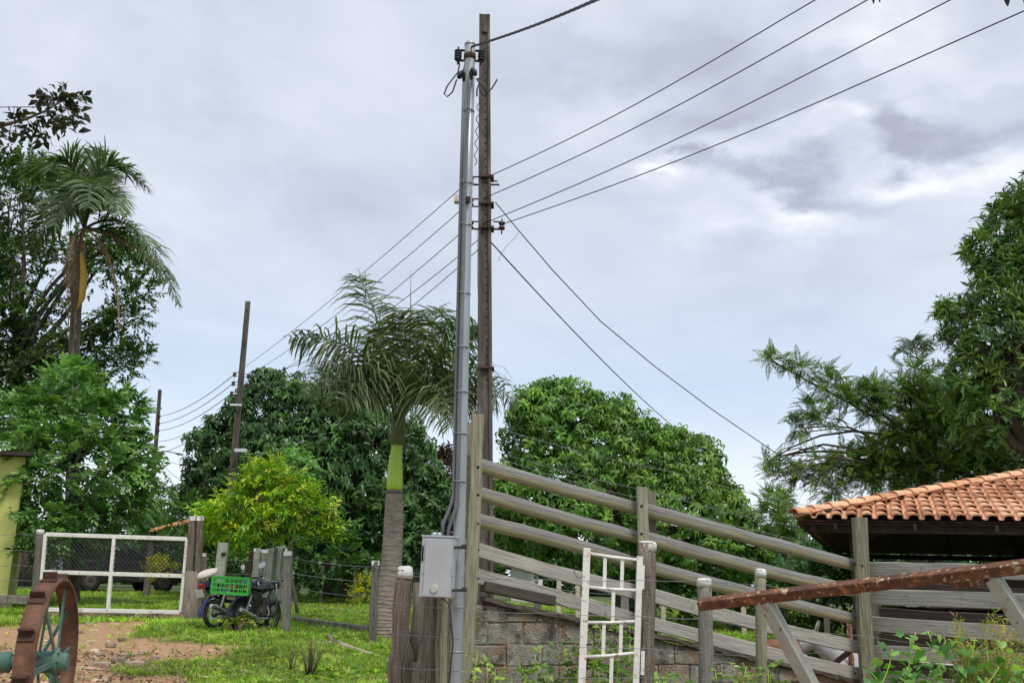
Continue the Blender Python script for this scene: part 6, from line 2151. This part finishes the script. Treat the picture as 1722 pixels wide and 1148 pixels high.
    mb = MB(); mb.tube([V((.0, .12, .25)), V((-.05, .30, .02))], .012, 6); B(mb, 'side_stand', 'moto_black')
    if rack:
        mb = MB()
        for s in (-1, 1): mb.tube([V((-.25, s * .14, .86)), V((-.85, s * .15, .93)), V((-.98, s * .10, .93))], .009, 5)
        for x in (-.45, -.65, -.85): mb.tube([V((x, -.15, .915)), V((x, .15, .915))], .008, 5)
        B(mb, 'rack', 'moto_black')
    return root


M_['chrome_rim'] = surf('pale_rim', [(.3, (.55, .56, .56)), (.7, (.75, .76, .76))], scale=8, rough=.4, metal=.3, bump=0)
HEAD = R(58)
ra = G(357, 1058)
gA = ra + Vector((.63 * math.cos(HEAD), .63 * math.sin(HEAD), 0)); gA.z = gz(gA.x, gA.y)
motorcycle('dark blue motorcycle with a pale bag on its seat, nearest the gate post', gA, HEAD, R(-6), 'moto_blue', 'plate_white', False)
HB = R(72)
rb2 = G(396, 1062)
gB = rb2 + Vector((.63 * math.cos(HB), .63 * math.sin(HB), 0)); gB.z = gz(gB.x, gB.y)
motorcycle('black motorcycle carrying the green crate beside the wire fence', gB, HB, R(4), 'moto_black', 'plate_grey', True, plate_marks=True)


def crate():
    c = P(389, 984, rb2.y - .42)
    rot = Matrix.Rotation(R(8), 3, 'Z') @ Matrix.Rotation(R(2), 3, 'Y')
    w, d, h = .62, .38, .31
    root = thing('plastic_crate', 'bright green plastic crate on the back of the black motorcycle', 'crate', c - Vector((0, 0, h / 2)))
    L = lambda x, y, z: c + rot @ Vector((x, y, z))
    mb = MB()
    for s in (-1, 1):
        for k, z in enumerate((-h / 2 + .02, -h / 6, h / 8, h / 2 - .025)):
            hh = .05 if k in (0, 3) else .022
            mb.box(L(0, s * d / 2, z), (w, .018, hh), rot); mb.box(L(s * w / 2, 0, z), (.018, d, hh), rot)
        for x in np.linspace(-w / 2 + .01, w / 2 - .01, 9): mb.box(L(x, s * d / 2 + .001, 0), (.016, .014, h * .96), rot)
        for y in np.linspace(-d / 2 + .02, d / 2 - .02, 6): mb.box(L(s * w / 2 + .001, y, 0), (.014, .016, h * .96), rot)
    mb.build('slatted_sides', M_['crate_green'], root)['kind'] = 'stuff'
    mb = MB(); mb.box(L(0, 0, -h / 2 + .01), (w - .02, d - .02, .016), rot); mb.build('base', M_['crate_green'], root)
    mb = MB()
    for s in (-1, 1):
        mb.box(L(0, s * (d / 2 + .008), h / 2 - .012), (w + .03, .02, .024), rot); mb.box(L(s * (w / 2 + .008), 0, h / 2 - .012), (.02, d + .03, .024), rot)
        for q in (-1, 1): mb.box(L(s * w / 2, q * d / 2, 0), (.035, .035, h), rot)
    mb.build('rim', M_['crate_green'], root)


crate()


def bag():
    m = Matrix.Translation(gA) @ Matrix.Rotation(HEAD, 4, 'Z') @ Matrix.Rotation(R(-6), 4, 'X')
    root = thing('cloth_bag', 'pale crumpled cloth bag resting on the blue motorcycle seat', 'bag', m @ Vector((-.72, 0, .92)))
    mb = MB()
    pts = [(-.98, .90, .05), (-.92, .95, .11), (-.80, .985, .14), (-.66, 1.03, .12), (-.58, 1.07, .06), (-.55, 1.10, .02)]
    mb.tube([m @ Vector((x, 0, z)) for x, z, r in pts], [r for x, z, r in pts], 12, wob=.22, flat=.62)
    o = mb.build('cloth', M_['bag_cloth'], root)
    s = o.modifiers.new('smooth', 'SUBSURF'); s.levels = s.render_levels = 1


bag()


# ------------------------------------------------------------------ dark car behind the gate
def car():
    Y = 35.0
    p = P(196, 985, Y)
    g = Vector((p.x, Y, gz(p.x, Y)))
    root = thing('parked_car', 'dark hatchback car parked on the grass behind the mesh gate', 'car', g)
    root.rotation_euler = (0, 0, R(44))
    def B(mb, name, mat, parent=root, bevel=0): return mb.build(name, M_[mat], parent, bevel=bevel, world_space=False)
    V = Vector
    lower = [(-1.95, .35), (-1.98, .62), (-1.85, .92), (-1.2, .98), (.75, .96), (1.55, .82), (1.92, .66), (1.98, .40), (1.7, .28), (-1.7, .28)]
    mb = MB(); mb.prism([V((x, -.82, z)) for x, z in lower], (0, 0, 0), (0, 1.64, 0)); body = B(mb, 'body', 'car_paint', bevel=.06)
    cab = [(-1.82, .92), (-1.55, 1.40), (-1.2, 1.47), (-.1, 1.46), (.25, 1.38), (.95, .95)]
    mb = MB()
    lo, hi = .78, .62
    def ring(y0, s):
        return [V((x, s * (lo if z < 1.0 else hi), z)) for x, z in cab]
    a, b = ring(0, -1), ring(0, 1)
    mb.face(list(a)); mb.face(list(reversed(b)))
    for i in range(len(cab) - 1):
        mb.face([a[i + 1], a[i], b[i], b[i + 1]])
    B(mb, 'cabin', 'car_paint', bevel=.03)
    for s in (-1, 1):
        for poly in ([(-1.5, 1.02), (-1.38, 1.36), (-.95, 1.40), (-.9, 1.02)], [(-.84, 1.02), (-.88, 1.40), (-.12, 1.39), (-.08, 1.02)], [(-.02, 1.02), (-.06, 1.38), (.2, 1.33), (.72, 1.0)]):
            pts = [V((x, s * (lo - (z - .92) / .5 * (lo - hi) + .008), z)) for x, z in poly]
            mb = MB(); mb.face(pts if s < 0 else list(reversed(pts))); mb.face([p - V((0, s * .004, 0)) for p in (reversed(pts) if s < 0 else pts)]); B(mb, 'side_window', 'car_glass')
    mb = MB(); mb.face([V((.93, -.68, .99)), V((.93, .68, .99)), V((.31, .56, 1.37)), V((.31, -.56, 1.37))]); B(mb, 'windscreen', 'car_glass')
    mb = MB(); mb.face([V((-1.80, .66, 1.0)), V((-1.80, -.66, 1.0)), V((-1.575, -.56, 1.37)), V((-1.575, .56, 1.37))]); B(mb, 'rear_window', 'car_glass')
    for x in (-1.25, 1.25):
        for s in (-1, 1):
            mb = MB(); mb.lathe(V((x, s * .70, .30)), (0, s, 0), [(.22, 0), (.30, .02), (.30, .15), (.27, .17), (.2, .165)], 24); w = B(mb, 'wheel', 'tyre')
            mb = MB(); mb.lathe(V((x, s * .845, .30)), (0, s, 0), [(.2, 0), (.2, .025), (.17, .03), (.05, .02)], 20); B(mb, 'rim', 'engine', w)
            mb = MB(); mb.lathe(V((x, s * .805, .31)), (0, s, 0), [(.36, 0), (.36, .022)], 24); B(mb, 'wheel_arch', 'dark_hole')
    for s in (-1, 1):
        mb = MB(); mb.box(V((1.88, s * .6, .66)), (.16, .3, .13)); B(mb, 'headlight', 'plate_grey', bevel=.03)
        mb = MB(); mb.box(V((-1.91, s * .68, .78)), (.12, .16, .26)); B(mb, 'tail_light', 'red_lens', bevel=.02)
        mb = MB(); mb.box(V((.62, s * .90, 1.0)), (.09, .16, .1)); B(mb, 'wing_mirror', 'car_paint', bevel=.02)
    mb = MB(); mb.box(V((1.95, 0, .42)), (.14, 1.5, .2)); B(mb, 'front_bumper', 'car_paint', bevel=.04)
    mb = MB(); mb.box(V((-1.95, 0, .42)), (.14, 1.5, .22)); B(mb, 'rear_bumper', 'car_paint', bevel=.04)


car()


# ------------------------------------------------------------------ cattle resting beyond the ramp
def cow(label, loc, yaw, mat, scale=1.0, muzzle=True, head_up=.0):
    V = Vector
    loc = Vector(loc)
    root = thing('cow', label, 'cow', loc, 'cattle resting in the corral')
    root.rotation_euler = (0, 0, yaw); root.scale = (scale,) * 3
    mb = MB()
    # trunk, neck and head as overlapping tapered tubes fused into one skin
    mb.tube([V((-.95, 0, .42)), V((-.8, 0, .50)), V((-.45, 0, .50)), V((0, 0, .46)), V((.4, 0, .50)), V((.62, 0, .56)), V((.72, 0, .58))], [.12, .27, .34, .37, .34, .24, .16], 14)
    mb.tube([V((.30, 0, .70)), V((.40, 0, .88)), V((.45, 0, .92))], [.22, .12, .05], 10)      # hump
    mb.tube([V((.5, 0, .60)), V((.78, 0, .78 + head_up)), V((.98, 0, .92 + head_up)), V((1.05, 0, .93 + head_up))], [.24, .17, .13, .11], 12)
    mb.tube([V((.98, 0, .98 + head_up)), V((1.14, 0, .90 + head_up)), V((1.32, 0, .76 + head_up)), V((1.40, 0, .70 + head_up))], [.12, .115, .08, .065], 12)
    for s in (-1, 1):
        mb.tube([V((1.02, s * .08, .98 + head_up)), V((1.0, s * .2, .98 + head_up)), V((.98, s * .30, .93 + head_up))], [.03, .055, .012], 8, flat=.45)
        mb.tube([V((-.72, s * .22, .40)), V((-.35, s * .38, .30)), V((-.30, s * .40, .16)), V((-.75, s * .40, .07)), V((-.95, s * .38, .05))], [.2, .15, .09, .06, .05], 9)
        mb.tube([V((.45, s * .2, .38)), V((.72, s * .24, .22)), V((.86, s * .24, .12)), V((.60, s * .26, .06)), V((.45, s * .26, .05))], [.16, .10, .075, .055, .05], 9)
    mb.tube([V((-.96, 0, .55)), V((-1.03, .05, .4)), V((-1.0, .12, .15)), V((-.95, .14, .05))], [.04, .028, .02, .035], 6)
    o = mb.build('body', M_[mat], root, world_space=False)
    r = o.modifiers.new('fuse', 'REMESH'); r.mode = 'VOXEL'; r.voxel_size = .022; r.use_smooth_shade = True
    s = o.modifiers.new('smooth', 'SMOOTH'); s.iterations = 5; s.factor = .5
    for sg in (-1, 1):
        mb = MB(); mb.tube([V((1.0, sg * .07, 1.04 + head_up)), V((.98, sg * .12, 1.12 + head_up)), V((.95, sg * .15, 1.2 + head_up))], [.025, .018, .006], 8); mb.build('horn', M_['kerb'], root, world_space=False)
        mb = MB(); mb.lathe(V((1.15, sg * .088, .955 + head_up)), (0, sg, 0), [(.02, 0), (.02, .016), (.01, .022)], 10); mb.build('eye', M_['skin_dark'], root, world_space=False)
    if muzzle:
        mb = MB(); mb.tube([V((1.35, 0, .735 + head_up)), V((1.40, 0, .70 + head_up)), V((1.425, 0, .68 + head_up))], [.072, .071, .05], 12); mb.build('muzzle', M_['skin_dark'], root, world_space=False)


def on(px, Y, dz=0):
    p = P(px, 1100, Y)
    return (p.x, Y, gz(p.x, Y) + dz)


cow('white zebu cow resting with raised head behind the corral post', on(1505, 14.0, .10), R(168), 'cow_white', 1.0)
cow('white cow lying closest to the lower chute rail', on(1465, 12.9, .02), R(160), 'cow_white', .95)
cow('reddish brown calf lying behind the thin lichened post', on(1316, 14.2, .22), R(12), 'cow_brown', .4)

# rusty cross brace and post beside the cattle
root = thing('rusty_brace', 'rusty diagonal bar behind the lower chute rails', 'steel bar', P(1400, 1120, 12.4))
mb = MB(); mb.bar(P(1355, 1152, 12.6), P(1431, 1093, 12.5), .05, .06); mb.build('bar', M_['rust_iron'], root)
root = thing('painted_pipe', 'short orange and white rusted pipe beside the corral post', 'pipe', Vector(on(1429, 12.9)))
t = P(1428, 1043, 12.9)
mb = MB(); mb.tube([t, Vector((t.x, t.y, gz(t.x, t.y) - .1))], .035, 10); mb.build('pipe', M_['rust_beam'], root)


# ------------------------------------------------------------------ ground cover
def project(pts):
    q = (np.asarray(pts) - np.array([0, 0, EYE])) @ np.array(CAM_R)
    return W_PX / 2 + F_PX * q[:, 0] / -q[:, 2], H_PX / 2 - F_PX * q[:, 1] / -q[:, 2]


def grass():
    rg = np.random.default_rng(77)
    n = 420000
    y = 9.0 + 26 * rg.random(n) ** 1.25
    x = (rg.random(n) * 1.28 - .64) * y
    px, py = project(np.stack([x, y, ground(x, y)], 1))
    dm = dirt_mask(x, y)
    pn = vnoise(x, y, 1.3, 9) * .55 + vnoise(x, y, .45, 10) * .45
    keep = (px > -40) & (px < 1760) & (py < 1190) & (rg.random(n) < (1 - dm) * (.25 + 1.1 * pn) * .75)
    keep |= (px > -40) & (px < 1760) & (py < 1190) & (rg.random(n) < .015)
    keep &= rg.random(n) < np.clip(15 / y, .3, 1) ** 1.1
    keep &= ~((px > 1000) & (y < 13))
    x, y, pn = x[keep], y[keep], pn[keep]
    z = ground(x, y) - .01
    r2 = random.Random(9)
    def tuft(nb, h, w, spread):
        out = []
        for _ in range(nb):
            az = r2.random() * 6.28
            hh = h * r2.uniform(.5, 1.2)
            out.append(leaf6((math.cos(az) * spread * r2.random(), math.sin(az) * spread * r2.random(), 0), az, r2.uniform(.7, 1.45), r2.uniform(-.1, .9), hh, w * r2.uniform(.8, 1.4)))
        return proto(out)
    pr = [tuft(6, .11, .012, .05) for _ in range(6)]
    ax = np.tile(np.array([0, 0, 1.0]), (len(x), 1)) + rg.normal(size=(len(x), 3)) * .12
    big = vnoise(x, y, 2.1, 14)
    behind_fence = sstep(17.5, 19.5, y + np.clip(x + 4, -9, 0) * -.35)
    sc = rg.uniform(.55, 1.2, len(x)) * (.65 + .6 * pn + .25 * behind_fence)
    base = tint_of(len(x), [(.07, .145, .018), (.14, .25, .028), (.23, .36, .042), (.36, .43, .085)], rg)
    base *= (.75 + .6 * big)[:, None]
    base += np.outer(behind_fence, np.array([.03, .055, .004]))
    dry = rg.random(len(x)) < .13
    base[dry] = np.array([.30, .25, .12])
    o = scatter('grass', pr, np.stack([x, y, z], 1), frames_z(ax, rg), sc, base, M_['grass'], None, rg=rg)
    tag(o, 'short green pasture grass and turf', 'grass', kind='stuff')
    # broad leaved weeds among it
    m = 5200
    y = 10.2 + 15 * rg.random(m) ** 1.4; x = (rg.random(m) * 1.1 - .55) * y
    px, py = project(np.stack([x, y, ground(x, y)], 1))
    k = (px > 100) & (px < 1500) & (rg.random(m) < (1 - dirt_mask(x, y)) * sstep(.4, .75, vnoise(x, y, 1.1, 20)))
    k &= ~((px > 1000) & (y < 13))
    x, y = x[k], y[k]
    wp = [whorl(7, .07, .04, .5, .1, .02, r2) for _ in range(4)]
    o = scatter('weeds', wp, np.stack([x, y, ground(x, y) + .03], 1), frames_z(np.tile(np.array([0, 0, 1.0]), (len(x), 1)) + rg.normal(size=(len(x), 3)) * .2, rg), rg.uniform(.7, 1.6, len(x)), tint_of(len(x), [(.07, .17, .02), (.17, .30, .03), (.33, .42, .05)], rg), M_['leaf'], None, rg=rg)
    tag(o, 'low broad leaved weeds scattered through the turf', 'weeds', kind='stuff')


grass()


def litter():
    rg = np.random.default_rng(5)
    # gravel and small stones on the bare earth
    n = 9000
    x = -12 + 10 * rg.random(n); y = 10.5 + 11 * rg.random(n)
    k = rg.random(n) < dirt_mask(x, y) * (.06 + .5 * blob(x, y, -6.0, 13.3, 1.8, 1.6))
    x, y = x[k], y[k]
    Vb = np.array([[-1, -1, 0], [1, -1, 0], [1, 1, 0], [-1, 1, 0], [-.7, -.6, 1], [.6, -.7, 1], [.7, .6, .8], [-.6, .7, 1]], dtype=float)
    Fb = np.array([[4, 5, 6, 7], [0, 1, 5, 4], [1, 2, 6, 5], [2, 3, 7, 6], [3, 0, 4, 7]])
    s = rg.uniform(.012, .04, (len(x), 1)) * (1 + 1.2 * (rg.random((len(x), 1)) < .1))
    sc = np.concatenate([s * rg.uniform(.8, 1.8, s.shape), s, s * rg.uniform(.25, .7, s.shape)], 1)
    an = rg.random(len(x)) * 6.28
    V = Vb[None] * sc[:, None, :]
    c, sn_ = np.cos(an)[:, None], np.sin(an)[:, None]
    V = np.stack([V[..., 0] * c - V[..., 1] * sn_, V[..., 0] * sn_ + V[..., 1] * c, V[..., 2]], 2) + np.stack([x, y, ground(x, y) - .022], 1)[:, None, :]
    Fq = (Fb[None] + (np.arange(len(x)) * 8)[:, None, None]).reshape(-1, 4)
    m = leaf_mat('gravel', rough=.95, trans=0.0, spec=.2)
    t = tint_of(len(x), [(.22, .125, .075), (.36, .23, .145), (.46, .36, .26)], rg)
    o = np_mesh('gravel', V.reshape(-1, 3), Fq, m, None, np.repeat(t, 8, 0)); tag(o, 'gravel and small stones on the bare red earth', 'gravel', kind='stuff')
    # dead leaves and chips
    n = 8000
    x = -9 + 9.5 * rg.random(n); y = 9.8 + 5.5 * rg.random(n) ** 1.3
    k = rg.random(n) < .25 + .75 * dirt_mask(x, y)
    x, y = x[k], y[k]
    cp = [proto([leaf6((0, 0, 0), 0, .2, -.15, .07, .035)]), proto([leaf6((0, 0, .004), 0, .1, .3, .055, .03)])]
    o = scatter('fallen_leaves', cp, np.stack([x, y, ground(x, y) + .015], 1), frames_z(np.tile(np.array([0, 0, 1.0]), (len(x), 1)) + rg.normal(size=(len(x), 3)) * .25, rg), rg.uniform(.5, 1.3, len(x)), tint_of(len(x), [(.05, .03, .02), (.14, .08, .045), (.34, .25, .16)], rg), M_['leaf_dry'], None, rg=rg)
    tag(o, 'fallen brown leaves and wood chips on the ground', 'leaf litter', kind='stuff')
    # larger flat stones on the path
    spots = [(232, 1037, .26), (215, 1102, .30), (200, 1112, .22), (168, 1118, .26), (226, 1118, .28), (185, 1085, .18), (240, 1097, .16), (205, 1075, .15), (165, 1100, .16), (405, 1130, .20), (150, 1050, .14), (345, 1142, .16), (262, 1108, .15)]
    where = ['just outside the mesh gate, at the end of the earth path', 'palest and longest on the earth path', 'just left of the longest slab on the path', 'at the left edge of the stony patch beside the iron wheel', 'below the longest slab on the path', 'small, above the stony patch', 'small, right of the stony patch', 'topmost small one on the path',
             'small, nearest the iron wheel rim', 'yellowish, in the grass below the motorcycles', 'behind the top of the iron wheel', 'at the bottom edge of the picture left of centre', 'small, at the right end of the stony patch']
    for (px, py, s), wh in zip(spots, where):
        g = G(px, py)
        mb = MB()
        n = 7
        ol = [Vector((g.x + math.cos(2 * math.pi * k / n) * s * .5 * rg.uniform(.7, 1.1), g.y + math.sin(2 * math.pi * k / n) * s * .45 * rg.uniform(.6, 1.1), g.z - .02)) for k in range(n)]
        mb.prism([Vector((p.x - g.x, p.y - g.y, p.z - g.z)) for p in ol], (0, 0, 0), (0, 0, .05 + .02 * rg.random()))
        o = mb.build('flat_stone', M_['stone'], None, bevel=.008); o.location = g
        tag(o, 'flat pale stone, ' + wh, 'stone', 'flat stones on the path')
    # bleached fallen branch
    a = G(545, 1090)
    pts = [(528, 1085), (548, 1085), (560, 1083), (580, 1090), (610, 1099), (636, 1106)]
    root = thing('fallen_branch', 'bleached fallen branch lying in the grass below the wire fence', 'branch', a)
    mb = MB(); mb.tube([G(*p) + Vector((0, 0, .035)) for p in pts], [.012, .03, .05, .045, .03, .012], 8, wob=.2); mb.build('stem', M_['pale_wood'], root)
    mb = MB(); mb.tube([G(560, 1084) + Vector((0, 0, .05)), G(553, 1078) + Vector((0, 0, .09)), G(550, 1076) + Vector((0, 0, .06))], [.035, .04, .02], 7, wob=.2); mb.build('knot', M_['mortar'], root)
    # leafless shrublet
    for label, px, py, h, n in (('small leafless twiggy shrub standing in the grass below the branch', 520, 1137, 58, 26), ('thin single stemmed twiggy weed left of the leafless shrub', 489, 1130, 45, 7)):
        g = G(px, py)
        root = thing('twiggy_shrub', label, 'shrub', g)
        mb = MB()
        tips = []
        for k in range(n):
            an, sp = rg.random() * 6.28, rg.random() * .22 * (1 if n > 10 else .3)
            H = h * PXM(g.y) * rg.uniform(.55, 1.1)
            t = g + Vector((math.cos(an) * sp, math.sin(an) * sp, H))
            mb.tube([g + Vector((math.cos(an) * .02, math.sin(an) * .02, -.03)), g.lerp(t, .55) + Vector((rg.normal() * .015, 0, 0)), t], [.006, .004, .002], 4)
            tips += [np.array(g.lerp(t, f)) + rg.normal(size=3) * .012 for f in np.linspace(.35, 1, 6)]
        mb.build('stems', M_['twig'], root)['kind'] = 'stuff'
        lp = [proto([leaf6((0, 0, 0), 0, .2, -.3, .035, .016)])]
        tips = np.array(tips)
        scatter('leaves', lp, tips, frames_from(rg.normal(size=tips.shape), np.tile(np.array([0, 0, 1.0]), (len(tips), 1))), rg.uniform(.6, 1.2, len(tips)), tint_of(len(tips), [(.06, .08, .02), (.14, .15, .03), (.2, .12, .05)], rg), M_['leaf'], root)['kind'] = 'stuff'
    # stump with regrowth in front of the bikes
    g = G(397, 1064)
    root = thing('cut_stump', 'small cut stump sprouting green leaves in front of the motorcycles', 'stump', g)
    mb = MB()
    for k in range(7):
        an = rg.random() * 6.28
        mb.tube([g + Vector((math.cos(an) * .05, math.sin(an) * .05, -.03)), g + Vector((math.cos(an) * .16, math.sin(an) * .12, .16 + .1 * rg.random()))], [.035, .012], 6, wob=.2)
    mb.build('stems', M_['mortar'], root)['kind'] = 'stuff'
    tp = np.array([np.array(g) + np.array([rg.normal() * .16, rg.normal() * .10, .22 + rg.normal() * .05]) for _ in range(50)])
    scatter('leaves', [whorl(5, .07, .035, .5, 0, .02, random)], tp, frames_z(np.tile(np.array([0, 0, 1.0]), (50, 1)) + rg.normal(size=(50, 3)) * .3, rg), rg.uniform(.7, 1.3, 50), tint_of(50, [(.12, .20, .03), (.32, .33, .05)], rg), M_['leaf'], root)['kind'] = 'stuff'


litter()


# ------------------------------------------------------------------ climbing plants
def heart_leaf_mesh():
    m = MB()
    ol = [(0, 0), (.30, -.18), (.52, .05), (.50, .38), (.28, .70), (0, 1.05)]
    def z(x, y): return .10 * abs(x) - .22 * (y - .3) ** 2
    L = [Vector((-x, y, z(x, y))) for x, y in ol]; Rr = [Vector((x, y, z(x, y))) for x, y in ol]
    mid = [Vector((0, y, z(0, y))) for y in (0, .12, .3, .5, .75, 1.05)]
    V, Fq = [], []
    for side in (L, Rr):
        for i in range(5):
            b = len(V)
            V += [mid[i], side[i], side[i + 1], mid[i + 1]]
            Fq.append([b, b + 1, b + 2, b + 3] if side is Rr else [b + 3, b + 2, b + 1, b])
    return np.array([tuple(v) for v in V]), np.array(Fq)


HV, HF = heart_leaf_mesh()


def vine():
    rg = np.random.default_rng(91)
    g = P(1560, 1148, 8.2); g.z = gz(g.x, 8.2)
    root = thing('climbing_vine', 'leafy green vine growing up the corral fence at lower right', 'vine', g)
    meshes = []
    for k, c in enumerate(((.06, .17, .035), (.10, .25, .05), (.16, .34, .075), (.26, .42, .10))):
        o = np_mesh('leaf', HV, HF, M_['leaf'], None, np.tile(np.array(c), (len(HV), 1)), smooth=True)
        meshes.append(o.data); bpy.data.objects.remove(o)
    mb = MB()
    rl = root_loc(root)
    stems = [((1470, 1170), (1500, 1090)), ((1520, 1175), (1540, 1062)), ((1560, 1175), (1590, 1075)), ((1600, 1175), (1640, 1070)), ((1640, 1175), (1600, 1110)), ((1480, 1175), (1465, 1130)), ((1560, 1175), (1525, 1120)), ((1690, 1175), (1660, 1095)), ((1500, 1175), (1570, 1100)), ((1700, 1175), (1700, 1110)), ((1590, 1175), (1560, 1060)), ((1620, 1175), (1680, 1120))]
    n = 0
    for (a, b) in stems:
        Y = rg.uniform(7.9, 8.7)
        A, B = P(*a, Y), P(*b, Y)
        A.z = max(A.z, gz(A.x, Y) - .05)
        C = A.lerp(B, .5) + Vector((rg.normal() * .08, 0, 0))
        pts = [A.lerp(C, t).lerp(C.lerp(B, t), t) for t in np.linspace(0, 1, 8)]
        mb.tube(pts, [.007 - .0006 * i for i in range(8)], 5)
        for t in np.linspace(.02, 1.0, 24):
            p = A.lerp(C, t).lerp(C.lerp(B, t), t)
            o = bpy.data.objects.new('leaf', meshes[min(3, int(rg.random() ** 1.2 * 4))])
            COL.objects.link(o); o.parent = root
            s = rg.uniform(.045, .095)
            off = Vector((rg.normal() * .09, rg.normal() * .08, rg.normal() * .04))
            rot = Matrix.Rotation(rg.uniform(0, 6.28), 4, 'Z') @ Matrix.Rotation(rg.normal() * .5 - .55, 4, 'X') @ Matrix.Rotation(rg.normal() * .4, 4, 'Y')
            o.matrix_local = Matrix.Translation(p + off - rl) @ rot @ Matrix.Scale(s, 4)
            n += 1
    mb.build('stems', M_['crownshaft'], root)['kind'] = 'stuff'
    # spindly yellow-green weed at the right edge
    g = P(1680, 1148, 8.4); g.z = gz(g.x, 8.4)
    root = thing('spindly_weed', 'spindly yellow green weed right of the climbing vine', 'weed', g)
    pr = [spray(12, .06, .010, random, .2) for _ in range(4)]
    pos, ax = [], []
    mb = MB()
    for k in range(70):
        px = rg.uniform(1610, 1760); top = rg.uniform(1060, 1140)
        Y = 8.4 + rg.normal() * .2
        A, B = P(px + rg.normal() * 20, 1280, Y), P(px, top, Y)
        mb.tube([A, A.lerp(B, .5) + Vector((rg.normal() * .03, 0, 0)), B], [.004, .003, .0015], 4)
        for t in np.linspace(.4, 1, 7):
            pos.append(np.array(A.lerp(B, t))); ax.append(np.array([rg.normal() * .5, rg.normal() * .5, 1.0]))
    mb.build('stems', M_['twig'], root)['kind'] = 'stuff'
    pos, ax = np.array(pos), np.array(ax)
    scatter('leaves', pr, pos, frames_from(ax, np.tile(np.array([0, 1.0, 0]), (len(ax), 1)), rg.random(len(ax)) * 6), rg.uniform(.5, 1.0, len(pos)), tint_of(len(pos), [(.10, .17, .025), (.23, .28, .04), (.36, .30, .07), (.28, .15, .05)], rg), M_['leaf'], root)['kind'] = 'stuff'
    # weeds at the foot of the ramp wall and inside the bar gate
    for label, xs, tops, Y, seed in (('leafy weeds growing at the foot of the stained ramp wall', (785, 990), (1085, 1140), 9.5, 3), ('tall green weeds behind the white bar gate', (985, 1065), (1030, 1120), 9.6, 4), ('green weeds at the foot of the near wooden posts', (1090, 1300), (1115, 1145), 9.6, 6)):
        rg = np.random.default_rng(seed)
        g = P((xs[0] + xs[1]) / 2, 1148, Y); g.z = gz(g.x, Y)
        root = thing('leafy_weed', label, 'weed', g)
        pos, ax = [], []
        mb = MB()
        for k in range(16):
            px = rg.uniform(*xs); top = rg.uniform(*tops); yy = Y + rg.normal() * .12
            A, B = P(px + rg.normal() * 15, 1230, yy), P(px, top, yy)
            mb.tube([A, A.lerp(B, .5) + Vector((rg.normal() * .04, 0, 0)), B], [.005, .004, .002], 4)
            for t in np.linspace(.3, 1, 8):
                pos.append(np.array(A.lerp(B, t)) + rg.normal(size=3) * .02); ax.append(np.array([rg.normal(), rg.normal() * .6, .4]))
        mb.build('stems', M_['crownshaft'], root)['kind'] = 'stuff'
        pos, ax = np.array(pos), np.array(ax)
        scatter('leaves', [spray(5, .075, .038, random, .1) for _ in range(4)], pos, frames_from(ax, np.tile(np.array([0, 0, 1.0]), (len(ax), 1))), rg.uniform(.6, 1.2, len(pos)), tint_of(len(pos), [(.08, .17, .03), (.17, .30, .05), (.30, .40, .10)], rg), M_['leaf'], root)['kind'] = 'stuff'


vine()
